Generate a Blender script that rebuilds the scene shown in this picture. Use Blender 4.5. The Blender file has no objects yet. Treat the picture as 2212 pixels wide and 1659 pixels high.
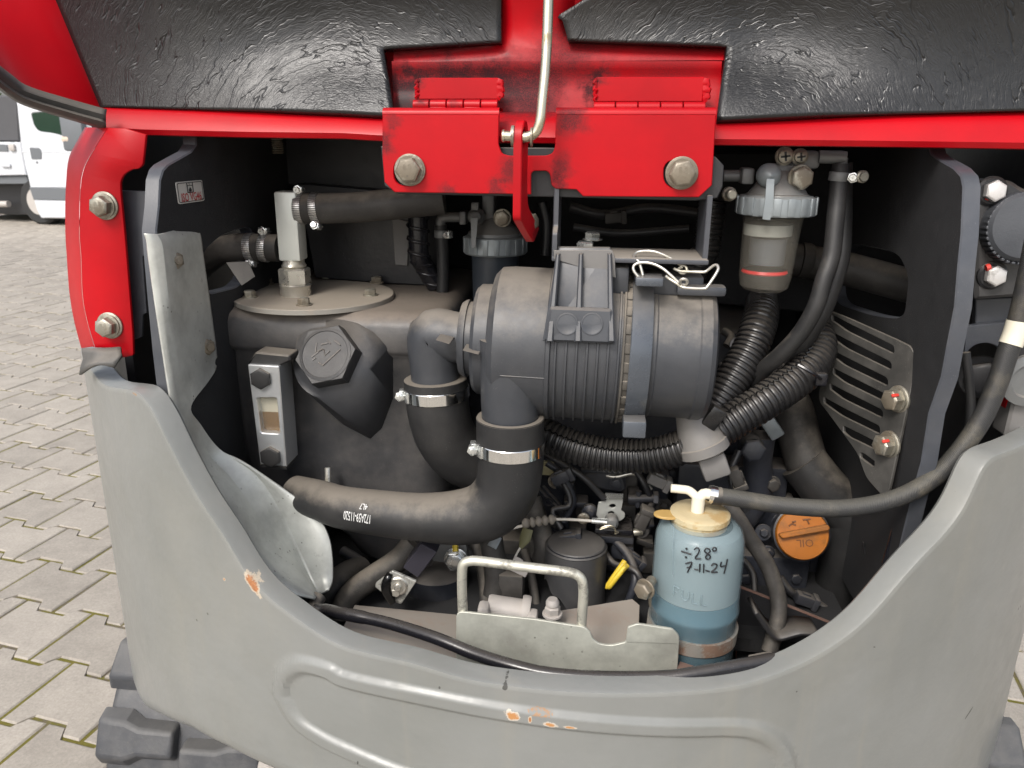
import bpy, bmesh, math, random
import numpy as np
from mathutils import Vector as V, Matrix, noise as mnoise
from mathutils.geometry import tessellate_polygon
random.seed(7)
SC = bpy.context.scene
COL = SC.collection
rad = math.radians
# ---------------------------------------------------------------- camera
FL, CX, CY = 1703.0, 1106.0, 829.5          # focal length and centre in picture units (2212 wide)
CAM = V((0.057, 0.0, 1.30))
YAW, PITCH, ROLL = rad(6), rad(17.5), rad(0.6)
FWD = V((-math.sin(YAW)*math.cos(PITCH), math.cos(YAW)*math.cos(PITCH), -math.sin(PITCH)))
RT0 = V((math.cos(YAW), math.sin(YAW), 0)); UP0 = RT0.cross(FWD)
RT = math.cos(ROLL)*RT0 + math.sin(ROLL)*UP0
UPV = -math.sin(ROLL)*RT0 + math.cos(ROLL)*UP0
cam = bpy.data.cameras.new('camera'); camo = bpy.data.objects.new('camera', cam); COL.objects.link(camo)
m3 = Matrix((RT, UPV, -FWD)).transposed()
camo.matrix_world = Matrix.Translation(CAM) @ m3.to_4x4()
cam.sensor_fit = 'HORIZONTAL'; cam.sensor_width = 36; cam.lens = 36*FL/2212
cam.clip_start = 0.02; cam.clip_end = 800
cam.dof.use_dof = True; cam.dof.focus_distance = 0.93; cam.dof.aperture_fstop = 14.0
SC.camera = camo
# ---------------------------------------------------------------- sky, sun, exposure
SUN_EL, SUN_AZ = rad(46), rad(-22)            # sun behind the camera, to the left
w = bpy.data.worlds.new('World'); SC.world = w; w.use_nodes = True
nt = w.node_tree; nt.nodes.clear()
sky = nt.nodes.new('ShaderNodeTexSky'); sky.sky_type = 'NISHITA'; sky.sun_disc = False
sky.sun_elevation = SUN_EL; sky.sun_rotation = rad(180) + rad(22)
sky.air_density = 1.0; sky.dust_density = 4.0; sky.ozone_density = 1.0
hs = nt.nodes.new('ShaderNodeHueSaturation'); hs.inputs['Saturation'].default_value = 0.5
bg = nt.nodes.new('ShaderNodeBackground'); bg.inputs[1].default_value = 0.15
wo = nt.nodes.new('ShaderNodeOutputWorld')
nt.links.new(sky.outputs[0], hs.inputs['Color']); nt.links.new(hs.outputs[0], bg.inputs[0]); nt.links.new(bg.outputs[0], wo.inputs[0])
sun = bpy.data.lights.new('sun', 'SUN'); sun.energy = 1.15; sun.angle = rad(14); sun.color = (1.0, 0.965, 0.92)
suno = bpy.data.objects.new('sun', sun); COL.objects.link(suno)
sdir = V((math.sin(SUN_AZ)*math.cos(SUN_EL), -math.cos(SUN_AZ)*math.cos(SUN_EL), math.sin(SUN_EL)))   # towards the sun
suno.rotation_euler = sdir.to_track_quat('Z', 'Y').to_euler(); suno.location = (-3, -4, 6)
SC.view_settings.view_transform = 'Standard'; SC.view_settings.look = 'None'
SC.view_settings.exposure = 0.72; SC.view_settings.gamma = 1.0
SC.view_settings.use_curve_mapping = False
SC.cycles.max_bounces = 8; SC.cycles.transparent_max_bounces = 12
# ---------------------------------------------------------------- sight lines of the camera onto real planes of the place
def ray(u, v): return FWD + RT*((u-CX)/FL) + UPV*((CY-v)/FL)
def P(u, v, Y): d = ray(u, v); return CAM + d*((Y-CAM.y)/d.y)
def QX(u, v, X): d = ray(u, v); return CAM + d*((X-CAM.x)/d.x)
def GZ(u, v, Z=0.0): d = ray(u, v); return CAM + d*((Z-CAM.z)/d.z)
def PN(u, v, p0, n): d = ray(u, v); return CAM + d*((p0-CAM).dot(n)/d.dot(n))
def CYL(u, v, r, xc=0.0, yc=1.472):
    d = ray(u, v); ox, oy = CAM.x-xc, CAM.y-yc
    a = d.x**2+d.y**2; b = 2*(ox*d.x+oy*d.y); c = ox*ox+oy*oy-r*r
    D = b*b-4*a*c
    return CAM + d*((-b-math.sqrt(max(D, 0)))/2/a)
def M(px, u, v, Y): return px*((P(u, v, Y)-CAM).dot(FWD))/FL       # a length in metres at that spot
def proj(p):
    q = p-CAM; z = q.dot(FWD); return CX+FL*q.dot(RT)/z, CY-FL*q.dot(UPV)/z
REG = {1: (0, 0), 2: (850, 0), 3: (1700, 0), 4: (0, 640), 5: (850, 640), 6: (1700, 640), 7: (0, 1280), 8: (850, 1280), 9: (1700, 1280)}
def kf(n, x, y):
    if isinstance(n, int): (ox, oy), k = REG[n], 2.572
    else: ox, oy, k = n
    return (ox+x/k)*0.86406, (oy+y/k)*0.86406
def k(n, x, y, Y): u, v = kf(n, x, y); return P(u, v, Y)
# ---------------------------------------------------------------- mesh building
def frame(axis):
    a = V(axis).normalized(); r = V((0, 0, 1)) if abs(a.z) < 0.9 else V((0, 1, 0))
    ex = r.cross(a).normalized(); return a, ex, a.cross(ex)
def catmull(pts, n):
    pts = [V(p) for p in pts]
    if len(pts) == 2: return [pts[0].lerp(pts[1], i/(n-1)) for i in range(n)]
    out = []; ext = [2*pts[0]-pts[1]] + pts + [2*pts[-1]-pts[-2]]
    dense = []
    for i in range(1, len(ext)-2):
        a, b, c, d = ext[i-1:i+3]
        for j in range(16):
            t = j/16; dense.append(0.5*((2*b)+(c-a)*t+(2*a-5*b+4*c-d)*t*t+(3*b-a-3*c+d)*t**3))
    dense.append(pts[-1])
    s = [0.0]
    for i in range(1, len(dense)): s.append(s[-1]+(dense[i]-dense[i-1]).length)
    j = 0
    for i in range(n):
        t = s[-1]*i/(n-1)
        while j < len(s)-2 and s[j+1] < t: j += 1
        f = (t-s[j])/max(s[j+1]-s[j], 1e-9); out.append(dense[j].lerp(dense[j+1], min(f, 1)))
    return out
def plen(pts): return sum((pts[i]-pts[i-1]).length for i in range(1, len(pts)))
def rnd(pts, r, n=5):
    """round the corners of a 2-D polygon; r one radius or one per corner"""
    out = []; N = len(pts)
    for i, p in enumerate(pts):
        rr = r[i] if isinstance(r, (list, tuple)) else r
        a = V(pts[i-1][:2]); b = V(p[:2]); c = V(pts[(i+1) % N][:2])
        d1 = (a-b); d2 = (c-b)
        q = min(rr, d1.length*0.48, d2.length*0.48)
        if q < 1e-6 or rr == 0: out.append((b.x, b.y)); continue
        s = b+d1.normalized()*q; e = b+d2.normalized()*q
        for j in range(n+1):
            t = j/n; pt = (1-t)**2*s+2*t*(1-t)*b+t*t*e; out.append((pt.x, pt.y))
    return out
def ell(cx, cy, rx, ry, n=24, a0=0): return [(cx+rx*math.cos(a0+2*math.pi*i/n), cy+ry*math.sin(a0+2*math.pi*i/n)) for i in range(n)]
class B:
    def __init__(s): s.v = []; s.f = []; s.mi = []; s.uv = {}
    def add(s, vs, fs, mi=0, uvs=None):
        o = len(s.v); s.v += [V(x) for x in vs]
        for i, f in enumerate(fs):
            if uvs: s.uv[len(s.f)] = uvs[i]
            s.f.append([o+j for j in f]); s.mi.append(mi)
        return s
    def grid(s, rows, mi=0, closed=False, uv=True):
        n = len(rows[0]); vs = [p for r in rows for p in r]; fs = []; us = []
        for i in range(len(rows)-1):
            for j in range(n if closed else n-1):
                j2 = (j+1) % n; fs.append([i*n+j, i*n+j2, (i+1)*n+j2, (i+1)*n+j])
                us.append([(j/n, i), ((j+1)/n, i), ((j+1)/n, i+1), (j/n, i+1)])
        return s.add(vs, fs, mi, us if uv else None)
    def tube(s, pts, r, seg=14, step=0.006, caps=True, mi=0, prof=None, raw=False, flat=None):
        pts = [V(p) for p in pts]
        if raw: q = pts
        else:
            L = plen(catmull(pts, 60)); q = catmull(pts, max(3, int(L/step)+1))
        n = len(q); rs = []
        for i in range(n):
            t = i/(n-1)
            if callable(r): x = r(t)
            elif isinstance(r, (list, tuple)):
                g = t*(len(r)-1); a = min(int(g), len(r)-2); x = r[a]+(r[a+1]-r[a])*(g-a)
            else: x = r
            if prof: x *= prof[i % len(prof)]
            rs.append(x)
        T = [(q[min(i+1, n-1)]-q[max(i-1, 0)]).normalized() for i in range(n)]
        a, ex, ey = frame(T[0]); vs = []; acc = 0; ss = []
        for i in range(n):
            if i: acc += (q[i]-q[i-1]).length
            ss.append(acc)
            ex = (ex-T[i]*ex.dot(T[i])).normalized(); ey = T[i].cross(ex)
            for j in range(seg):
                an = 2*math.pi*j/seg
                vs.append(q[i]+ex*(math.cos(an)*rs[i])+ey*(math.sin(an)*rs[i]*(flat or 1)))
        fs = []; us = []
        for i in range(n-1):
            for j in range(seg):
                j2 = (j+1) % seg
                fs.append([i*seg+j, i*seg+j2, (i+1)*seg+j2, (i+1)*seg+j]); us.append([(j/seg, ss[i]), ((j+1)/seg, ss[i]), ((j+1)/seg, ss[i+1]), (j/seg, ss[i+1])])
        if caps:
            fs.append(list(range(seg-1, -1, -1))); us.append([(0, 0)]*seg)
            fs.append([(n-1)*seg+j for j in range(seg)]); us.append([(0, 0)]*seg)
        return s.add(vs, fs, mi, us)
    def lathe(s, o, axis, prof, seg=32, caps=True, mi=0, rot=0.0, a0=0, a1=2*math.pi, sq=None):
        a, ex, ey = frame(axis); o = V(o); vs = []; full = abs(a1-a0-2*math.pi) < 1e-6
        m = seg if full else seg+1
        for (t, r) in prof:
            for j in range(m):
                an = rot+a0+(a1-a0)*j/seg
                rr = r
                if sq: c, d = abs(math.cos(an-rot)), abs(math.sin(an-rot)); rr = r/((c**sq+d**sq)**(1/sq))
                vs.append(o+a*t+ex*(math.cos(an)*rr)+ey*(math.sin(an)*rr))
        fs = []; us = []
        for i in range(len(prof)-1):
            for j in range(seg if full else seg):
                j2 = (j+1) % m
                fs.append([i*m+j, i*m+j2, (i+1)*m+j2, (i+1)*m+j]); us.append([(j/seg, prof[i][0]), ((j+1)/seg, prof[i][0]), ((j+1)/seg, prof[i+1][0]), (j/seg, prof[i+1][0])])
        if caps and full:
            if prof[0][1] > 1e-6: fs.append(list(range(m-1, -1, -1))); us.append([(0, 0)]*m)
            if prof[-1][1] > 1e-6: fs.append([(len(prof)-1)*m+j for j in range(m)]); us.append([(0, 0)]*m)
        return s.add(vs, fs, mi, us)
    def box(s, c, size, ax=None, bev=0.002, mi=0, taper=None):
        bm = bmesh.new(); bmesh.ops.create_cube(bm, size=1)
        for x in bm.verts:
            x.co = V((x.co.x*size[0], x.co.y*size[1], x.co.z*size[2]))
            if taper and x.co.z < 0: x.co.x *= taper; x.co.y *= taper
        if bev: bmesh.ops.bevel(bm, geom=bm.edges[:], offset=min(bev, min(size)*0.45), segments=2, profile=0.5, affect='EDGES')
        R = Matrix((ax[0], ax[1], ax[2])).transposed() if ax else Matrix.Identity(3)
        bm.verts.index_update()
        s.add([V(c)+R @ x.co for x in bm.verts], [[y.index for y in f.verts] for f in bm.faces], mi); bm.free(); return s
    def hull(s, pts, mi=0, sub=0):
        bm = bmesh.new()
        for p in pts: bm.verts.new(p)
        r = bmesh.ops.convex_hull(bm, input=bm.verts[:]); 
        for x in [x for x in bm.verts if not x.link_faces]: bm.verts.remove(x)
        bm.verts.index_update()
        s.add([x.co.copy() for x in bm.verts], [[y.index for y in f.verts] for f in bm.faces], mi); bm.free(); return s
    def plate(s, outline, t, holes=(), bev=0.0008, mi=0, mside=None, away=None, fn=None):
        """flat sheet: outline and holes are 3-D points on one plane; t thick, away from the camera (or along away)"""
        pts = [V(p) for p in outline]
        n = V((0, 0, 0))
        for i, p in enumerate(pts):
            q = pts[(i+1) % len(pts)]; n += V(((p.y-q.y)*(p.z+q.z), (p.z-q.z)*(p.x+q.x), (p.x-q.x)*(p.y+q.y)))
        n.normalize()
        back = V(away).normalized() if away is not None else None
        if back is None: back = -n if n.dot(CAM-pts[0]) > 0 else n
        nf = -back; ex = (pts[1]-pts[0]); ex = (ex-nf*ex.dot(nf)).normalized(); ey = nf.cross(ex); o = pts[0]
        def to2(p): d = V(p)-o; return V((d.dot(ex), d.dot(ey)))
        loops = []
        for li, lp in enumerate([pts]+[list(h) for h in holes]):
            q = [to2(p) for p in lp]
            q = [q[i] for i in range(len(q)) if (q[i]-q[i-1]).length > 1e-6]
            ar = sum(q[i-1].x*q[i].y-q[i].x*q[i-1].y for i in range(len(q)))
            if (ar > 0) != (li == 0): q = q[::-1]
            loops.append(q)
        def inset(q, d):
            out = []; N = len(q)
            for i in range(N):
                a = (q[i]-q[i-1]).normalized(); b = (q[(i+1) % N]-q[i]).normalized()
                na = V((-a.y, a.x)); nb = V((-b.y, b.x)); mm = na+nb
                if mm.length < 1e-6: mm = na
                mm.normalize(); out.append(q[i]+mm*(d/max(0.5, mm.dot(na))))
            return out
        w3 = lambda p, z: o+ex*p.x+ey*p.y+back*z
        ins = [inset(q, bev) for q in loops] if bev else loops
        flat = [p for q in ins for p in q]
        tri = tessellate_polygon([[V((p.x, p.y, 0)) for p in q] for q in ins])
        vs = [w3(p, 0) for p in flat]; N0 = len(flat)
        tri2 = []
        for a, b, c in tri:
            ar = (flat[b]-flat[a]).cross(flat[c]-flat[a]); tri2.append((a, b, c) if ar > 0 else (a, c, b))
        ff = [list(x) for x in tri2]; mi_l = [mi]*len(ff); ms = mi if mside is None else mside
        flo = [p for q in loops for p in q]
        o1 = N0
        if bev: vs += [w3(p, bev) for p in flo]; 
        else: o1 = 0
        o2 = len(vs); vs += [w3(p, t) for p in flo]
        base = 0
        for q in loops:
            L = len(q)
            for i in range(L):
                j = (i+1) % L
                if bev: ff.append([base+i, o1+base+i, o1+base+j, base+j]); mi_l.append(ms)
                ff.append([o1+base+i, o2+base+i, o2+base+j, o1+base+j]); mi_l.append(ms)
            base += L
        ff += [[o2+c, o2+b, o2+a] for a, b, c in tri2]; mi_l += [mi]*len(tri2)
        if fn: vs = [fn(x) for x in vs]
        oo = len(s.v); s.v += vs
        for f_, m_ in zip(ff, mi_l): s.f.append([oo+j for j in f_]); s.mi.append(m_)
        return s
    def bolt(s, p, axis, r, h, wr=0, wh=0, rot=0.2, mi=0, chamf=0.85):
        p = V(p); a = V(axis).normalized(); z = 0
        if wr: s.lathe(p, a, [(0, wr), (wh*0.8, wr), (wh, wr*0.96), (wh, r*0.7)], 24, mi=mi); z = wh
        s.lathe(p+a*z, a, [(0, r*0.97), (h*0.08, r), (h*0.8, r), (h*0.97, r*chamf), (h, r*chamf*0.93)], 6, mi=mi, rot=rot); return s
    def text(s, txt, o, ex, ey, size, mi=0, depth=0, fn=None, align='CENTER', bold=0.0):
        cu = bpy.data.curves.new('t', 'FONT'); cu.body = txt; cu.size = size; cu.align_x = align; cu.align_y = 'CENTER'; cu.offset = bold; cu.resolution_u = 2
        ob = bpy.data.objects.new('t', cu); COL.objects.link(ob); dg = bpy.context.evaluated_depsgraph_get()
        me = bpy.data.meshes.new_from_object(ob.evaluated_get(dg)); bpy.data.objects.remove(ob); bpy.data.curves.remove(cu)
        vs = [V(o)+V(ex)*x.co.x+V(ey)*x.co.y for x in me.vertices]
        if fn: vs = [fn(x) for x in vs]
        s.add(vs, [list(f.vertices) for f in me.polygons], mi); bpy.data.meshes.remove(me); return s
    def build(s, name, mats, parent=None, ang=35, label=None, cat=None, group=None, kind=None, solid=0, recalc=True, merge=0):
        if not isinstance(mats, (list, tuple)): mats = [mats]
        if parent is not None: org = ORG[parent]
        else:
            xs = [p.x for p in s.v]; ys = [p.y for p in s.v]; zs = [p.z for p in s.v]
            org = V(((min(xs)+max(xs))/2, (min(ys)+max(ys))/2, min(zs)))
        me = bpy.data.meshes.new(name)
        me.from_pydata([p-org for p in s.v], [], s.f)
        for m in mats: me.materials.append(m)
        me.polygons.foreach_set('material_index', s.mi)
        if s.uv:
            ul = me.uv_layers.new(name='UVMap')
            for fi, c in s.uv.items():
                ls = me.polygons[fi].loop_start
                for j, x in enumerate(c): ul.data[ls+j].uv = x
        if recalc or merge:
            bm = bmesh.new(); bm.from_mesh(me)
            if merge: bmesh.ops.remove_doubles(bm, verts=bm.verts, dist=merge)
            if recalc: bmesh.ops.recalc_face_normals(bm, faces=bm.faces)
            bm.to_mesh(me); bm.free()
        me.polygons.foreach_set('use_smooth', [True]*len(me.polygons))
        me.set_sharp_from_angle(angle=rad(ang))
        ob = bpy.data.objects.new(name, me); COL.objects.link(ob)
        ORG[ob] = org
        if parent is not None: ob.parent = parent
        else: ob.location = org
        if solid:
            sm = ob.modifiers.new('thickness', 'SOLIDIFY'); sm.thickness = abs(solid); sm.offset = -1 if solid > 0 else 1
        tag(ob, label, cat, group, kind); return ob
ORG = {}
def tag(o, label=None, cat=None, group=None, kind=None):
    if label: o['label'] = label
    if cat: o['category'] = cat
    if group: o['group'] = group
    if kind: o['kind'] = kind
    return o
def thing(name, label, cat, loc, group=None, kind=None):
    o = bpy.data.objects.new(name, None); COL.objects.link(o); o.location = loc; o.empty_display_size = 0.05
    ORG[o] = V(loc); return tag(o, label, cat, group, kind)
# ---------------------------------------------------------------- materials
class N:
    """a small node-graph writer"""
    def __init__(s, name):
        s.m = bpy.data.materials.new(name); s.m.use_nodes = True; s.t = s.m.node_tree; s.t.nodes.clear()
        s.out = s.n('OutputMaterial'); s.b = s.n('BsdfPrincipled'); s.l(s.b.outputs[0], s.out.inputs[0])
        s.tc = s.n('TexCoord'); s.geo = s.n('NewGeometry')
        s.pos = s.geo.outputs['Position']
    def n(s, t): return s.t.nodes.new('ShaderNode'+t)
    def l(s, a, b): s.t.links.new(a, b)
    def put(s, sock, x):
        if hasattr(x, 'links'): s.l(x, sock)
        else: sock.default_value = x
    def math(s, op, a, b=0.0, c=None, clamp=False):
        x = s.n('Math'); x.operation = op; x.use_clamp = clamp; s.put(x.inputs[0], a); s.put(x.inputs[1], b)
        if c is not None: s.put(x.inputs[2], c)
        return x.outputs[0]
    def mix(s, f, a, b):
        x = s.n('Mix'); x.data_type = 'RGBA'; s.put(x.inputs[0], f)
        s.put(x.inputs[6], a if hasattr(a, 'links') else (*a, 1)); s.put(x.inputs[7], b if hasattr(b, 'links') else (*b, 1)); return x.outputs[2]
    def noise(s, scale, detail=4, rough=0.6, vec=None, dist=0):
        x = s.n('TexNoise'); x.inputs['Scale'].default_value = scale; x.inputs['Detail'].default_value = detail; x.inputs['Roughness'].default_value = rough; x.inputs['Distortion'].default_value = dist
        s.l(vec or s.pos, x.inputs['Vector']); return x.outputs[0]
    def voro(s, scale, vec=None, feat='F1', out=0):
        x = s.n('TexVoronoi'); x.inputs['Scale'].default_value = scale; x.feature = feat; s.l(vec or s.pos, x.inputs['Vector']); return x.outputs[out]
    def ramp(s, f, a, b, lo=0.0, hi=1.0):
        x = s.n('MapRange'); s.put(x.inputs[0], f); x.inputs[1].default_value = a; x.inputs[2].default_value = b; x.inputs[3].default_value = lo; x.inputs[4].default_value = hi; x.interpolation_type = 'SMOOTHSTEP'; return x.outputs[0]
    def scale(s, vec, sc, rot=(0, 0, 0)):
        x = s.n('Mapping'); s.l(vec, x.inputs[0]); x.inputs['Scale'].default_value = sc; x.inputs['Rotation'].default_value = rot; return x.outputs[0]
    def sep(s, vec): x = s.n('SeparateXYZ'); s.l(vec, x.inputs[0]); return x.outputs
    def dist(s, p):
        x = s.n('VectorMath'); x.operation = 'DISTANCE'; s.l(s.pos, x.inputs[0]); x.inputs[1].default_value = p; return x.outputs['Value']
    def bump(s, h, strength=0.3, d=0.002, prev=None):
        x = s.n('Bump'); x.inputs['Strength'].default_value = strength; x.inputs['Distance'].default_value = d; s.l(h, x.inputs['Height'])
        if prev is not None: s.l(prev, x.inputs['Normal'])
        return x.outputs[0]
    def fin(s, col=None, rough=None, metal=0, nrm=None, spec=0.5, coat=0, alpha=None, trans=0, emit=None):
        b = s.b.inputs
        if col is not None: s.put(b['Base Color'], col if hasattr(col, 'links') else (*col, 1))
        if rough is not None: s.put(b['Roughness'], rough)
        s.put(b['Metallic'], metal); s.put(b['Specular IOR Level'], spec); s.put(b['Coat Weight'], coat); b['Coat Roughness'].default_value = 0.15
        if nrm is not None: s.l(nrm, b['Normal'])
        if alpha is not None: s.put(b['Alpha'], alpha)
        if trans: s.put(b['Transmission Weight'], trans)
        return s.m
DUST = (0.30, 0.262, 0.212)
def mat(name, col, rough=0.5, metal=0, var=0.15, dust=0.0, dcol=DUST, bump=0.15, bscale=300, spec=0.5, coat=0, specks=0.0, pits=0.0, stain=None, streak=0, film=0.0):
    s = N(name)
    n1 = s.noise(9, 5); n2 = s.noise(60, 4)
    k1 = s.math('MULTIPLY_ADD', s.math('ADD', n1, n2), var, 1-var)
    c = s.mix(1.0, (0, 0, 0), col)
    mx = s.n('Mix'); mx.data_type = 'RGBA'; mx.blend_type = 'MULTIPLY'; mx.inputs[0].default_value = 1
    mx.inputs[6].default_value = (*col, 1); cb = s.n('CombineColor')
    for i in range(3): s.l(k1, cb.inputs[i])
    s.l(cb.outputs[0], mx.inputs[7]); c = mx.outputs[2]
    r = s.math('MULTIPLY_ADD', n2, 0.25, rough-0.125, clamp=True)
    mt = metal
    if stain:                                            # (colour, amount): patches of wear
        f = s.ramp(s.math('ADD', s.noise(22, 6, 0.7), s.math('MULTIPLY', n2, 0.15)), 0.68-stain[1]*0.3, 0.80-stain[1]*0.3)
        c = s.mix(s.math('MULTIPLY', f, 0.8), c, stain[0]); 
        if metal: mt = s.math('MULTIPLY_ADD', f, -0.6*metal, metal)
    if film:                                             # thin even film of dust in patches
        c = s.mix(s.math('MULTIPLY', s.ramp(s.noise(14, 6, 0.65), 0.35, 0.75), film), c, tuple(0.75*(x*0.5+0.14) for x in dcol))
    if specks:
        f = s.ramp(s.voro(420), 0.0, 0.16, 1, 0); g = s.ramp(s.noise(35, 2), 0.5, 0.7)
        c = s.mix(s.math('MULTIPLY', s.math('MULTIPLY', f, g), specks), c, (0.5, 0.47, 0.42))
    if pits:
        f = s.ramp(s.voro(95), 0.05, 0.17, 1, 0); g = s.ramp(s.noise(16, 4), 0.44, 0.58); f = s.math('MULTIPLY', f, g)
        f2 = s.math('MULTIPLY', s.ramp(s.noise(55, 5, 0.75), 0.60, 0.70), g)
        c = s.mix(s.math('MULTIPLY', s.math('MAXIMUM', f, s.math('MULTIPLY', f2, 0.6)), pits), c, (0.09, 0.085, 0.07))
    if dust:
        nz = s.sep(s.geo.outputs['Normal'])[2]
        f = s.math('MULTIPLY', s.ramp(s.math('ADD', nz, s.math('MULTIPLY_ADD', s.noise(45, 5, 0.7), 0.9, -0.45)), 0.25, 1.0), dust)
        c = s.mix(f, c, dcol); r = s.math('MULTIPLY_ADD', f, 0.35, r, clamp=True)
        if metal: mt = s.math('MULTIPLY', mt if hasattr(mt, 'links') else metal, s.math('SUBTRACT', 1.0, s.math('MULTIPLY', f, 0.9)))
    nb = s.bump(s.noise(bscale, 3), bump, 0.0006) if bump else None
    return s.fin(c, r, mt, nb, spec, coat)
# ---------------------------------------------------------------- the materials
def red_paint(name, smudge):
    s = N(name); n = s.noise(7, 5); nf = s.noise(500, 2)
    c = s.mix(s.ramp(n, 0.3, 0.7), (0.44, 0.002, 0.007), (0.34, 0.0015, 0.006))
    r = s.math('MULTIPLY_ADD', n, 0.2, 0.28)
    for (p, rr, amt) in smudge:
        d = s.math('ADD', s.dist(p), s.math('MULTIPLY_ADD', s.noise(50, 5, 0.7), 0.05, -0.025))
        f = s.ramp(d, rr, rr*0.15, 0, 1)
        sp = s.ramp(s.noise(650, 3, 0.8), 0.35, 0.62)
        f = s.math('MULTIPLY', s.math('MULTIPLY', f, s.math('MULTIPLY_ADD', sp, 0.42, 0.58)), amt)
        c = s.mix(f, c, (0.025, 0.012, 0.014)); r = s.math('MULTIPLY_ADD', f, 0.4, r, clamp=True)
    sp = s.math('MULTIPLY', s.ramp(s.voro(260), 0.0, 0.10, 1, 0), s.ramp(s.noise(30, 3), 0.52, 0.62))
    c = s.mix(s.math('MULTIPLY', sp, 0.8), c, (0.05, 0.01, 0.012))
    return s.fin(c, r, 0, s.bump(s.noise(160, 2), 0.07, 0.0006), 0.22, 0.06)
def grey_paint(chips):
    s = N('grey_counterweight_paint'); n = s.noise(4, 6, 0.6); n2 = s.noise(28, 4)
    c = s.mix(s.ramp(n, 0.3, 0.7), (0.206, 0.211, 0.202), (0.172, 0.177, 0.166))
    st = s.noise(1, 5, 0.6, s.scale(s.pos, (30, 30, 2.2)))
    c = s.mix(s.math('MULTIPLY', s.ramp(st, 0.55, 0.8), 0.22), c, (0.27, 0.25, 0.20))
    sp = s.math('MULTIPLY', s.ramp(s.voro(120), 0.0, 0.07, 1, 0), s.ramp(s.noise(12, 3), 0.50, 0.66))
    c = s.mix(s.math('MULTIPLY', sp, 0.8), c, (0.085, 0.075, 0.06)); sp2 = s.math('MULTIPLY', s.ramp(s.noise(70, 5, 0.8), 0.66, 0.74), s.ramp(s.noise(5, 3), 0.5, 0.62)); c = s.mix(s.math('MULTIPLY', sp2, 0.35), c, (0.36, 0.34, 0.29))
    r = s.math('MULTIPLY_ADD', n2, 0.20, 0.22); bh = s.noise(140, 3)
    for (p, sc, rot, kind) in chips:
        mp = s.n('Mapping'); mp.vector_type = 'TEXTURE'; s.l(s.pos, mp.inputs[0]); mp.inputs['Location'].default_value = p; mp.inputs['Rotation'].default_value = rot; mp.inputs['Scale'].default_value = sc
        ln = s.n('VectorMath'); ln.operation = 'LENGTH'; s.l(mp.outputs[0], ln.inputs[0])
        d = s.math('ADD', ln.outputs['Value'], s.math('MULTIPLY_ADD', s.noise(190, 5, 0.75), 1.5, -0.75))
        ins = s.ramp(d, 0.95, 1.05, 1, 0); core = s.ramp(d, 0.55, 0.85, 1, 0)
        if kind == 'rust':
            c = s.mix(ins, c, (0.46, 0.39, 0.30)); c = s.mix(core, c, s.mix(s.noise(300, 4), (0.16, 0.045, 0.012), (0.50, 0.19, 0.05)))
        elif kind == 'edge': c = s.mix(s.math('MULTIPLY', ins, s.math('MULTIPLY', s.ramp(s.noise(300, 3), 0.40, 0.60), 0.75)), c, (0.34, 0.17, 0.06))
        elif kind == 'pale': c = s.mix(ins, c, (0.48, 0.43, 0.36)); c = s.mix(core, c, (0.42, 0.20, 0.07))
        else: c = s.mix(s.math('MULTIPLY', ins, 0.85), c, (0.035, 0.035, 0.03))
        r = s.math('MULTIPLY_ADD', ins, 0.35, r, clamp=True)
    wv = s.bump(s.noise(16, 3, 0.6), 0.35, 0.006)
    sc = s.ramp(s.noise(1, 3, 0.75, s.scale(s.pos, (420, 420, 26), (0.3, 0.5, 0))), 0.70, 0.80); sm_ = s.ramp(s.noise(7, 4), 0.5, 0.65)
    c = s.mix(s.math('MULTIPLY', s.math('MULTIPLY', sc, sm_), 0.35), c, (0.36, 0.36, 0.33))
    du = s.ramp(s.noise(3, 5, 0.65), 0.45, 0.75); c = s.mix(s.math('MULTIPLY', du, 0.34), c, (0.245, 0.235, 0.20)); r = s.math('MULTIPLY_ADD', du, 0.18, r, clamp=True)
    return s.fin(c, r, 0, s.bump(bh, 0.14, 0.0012, wv), 0.42, 0.08)
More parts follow.
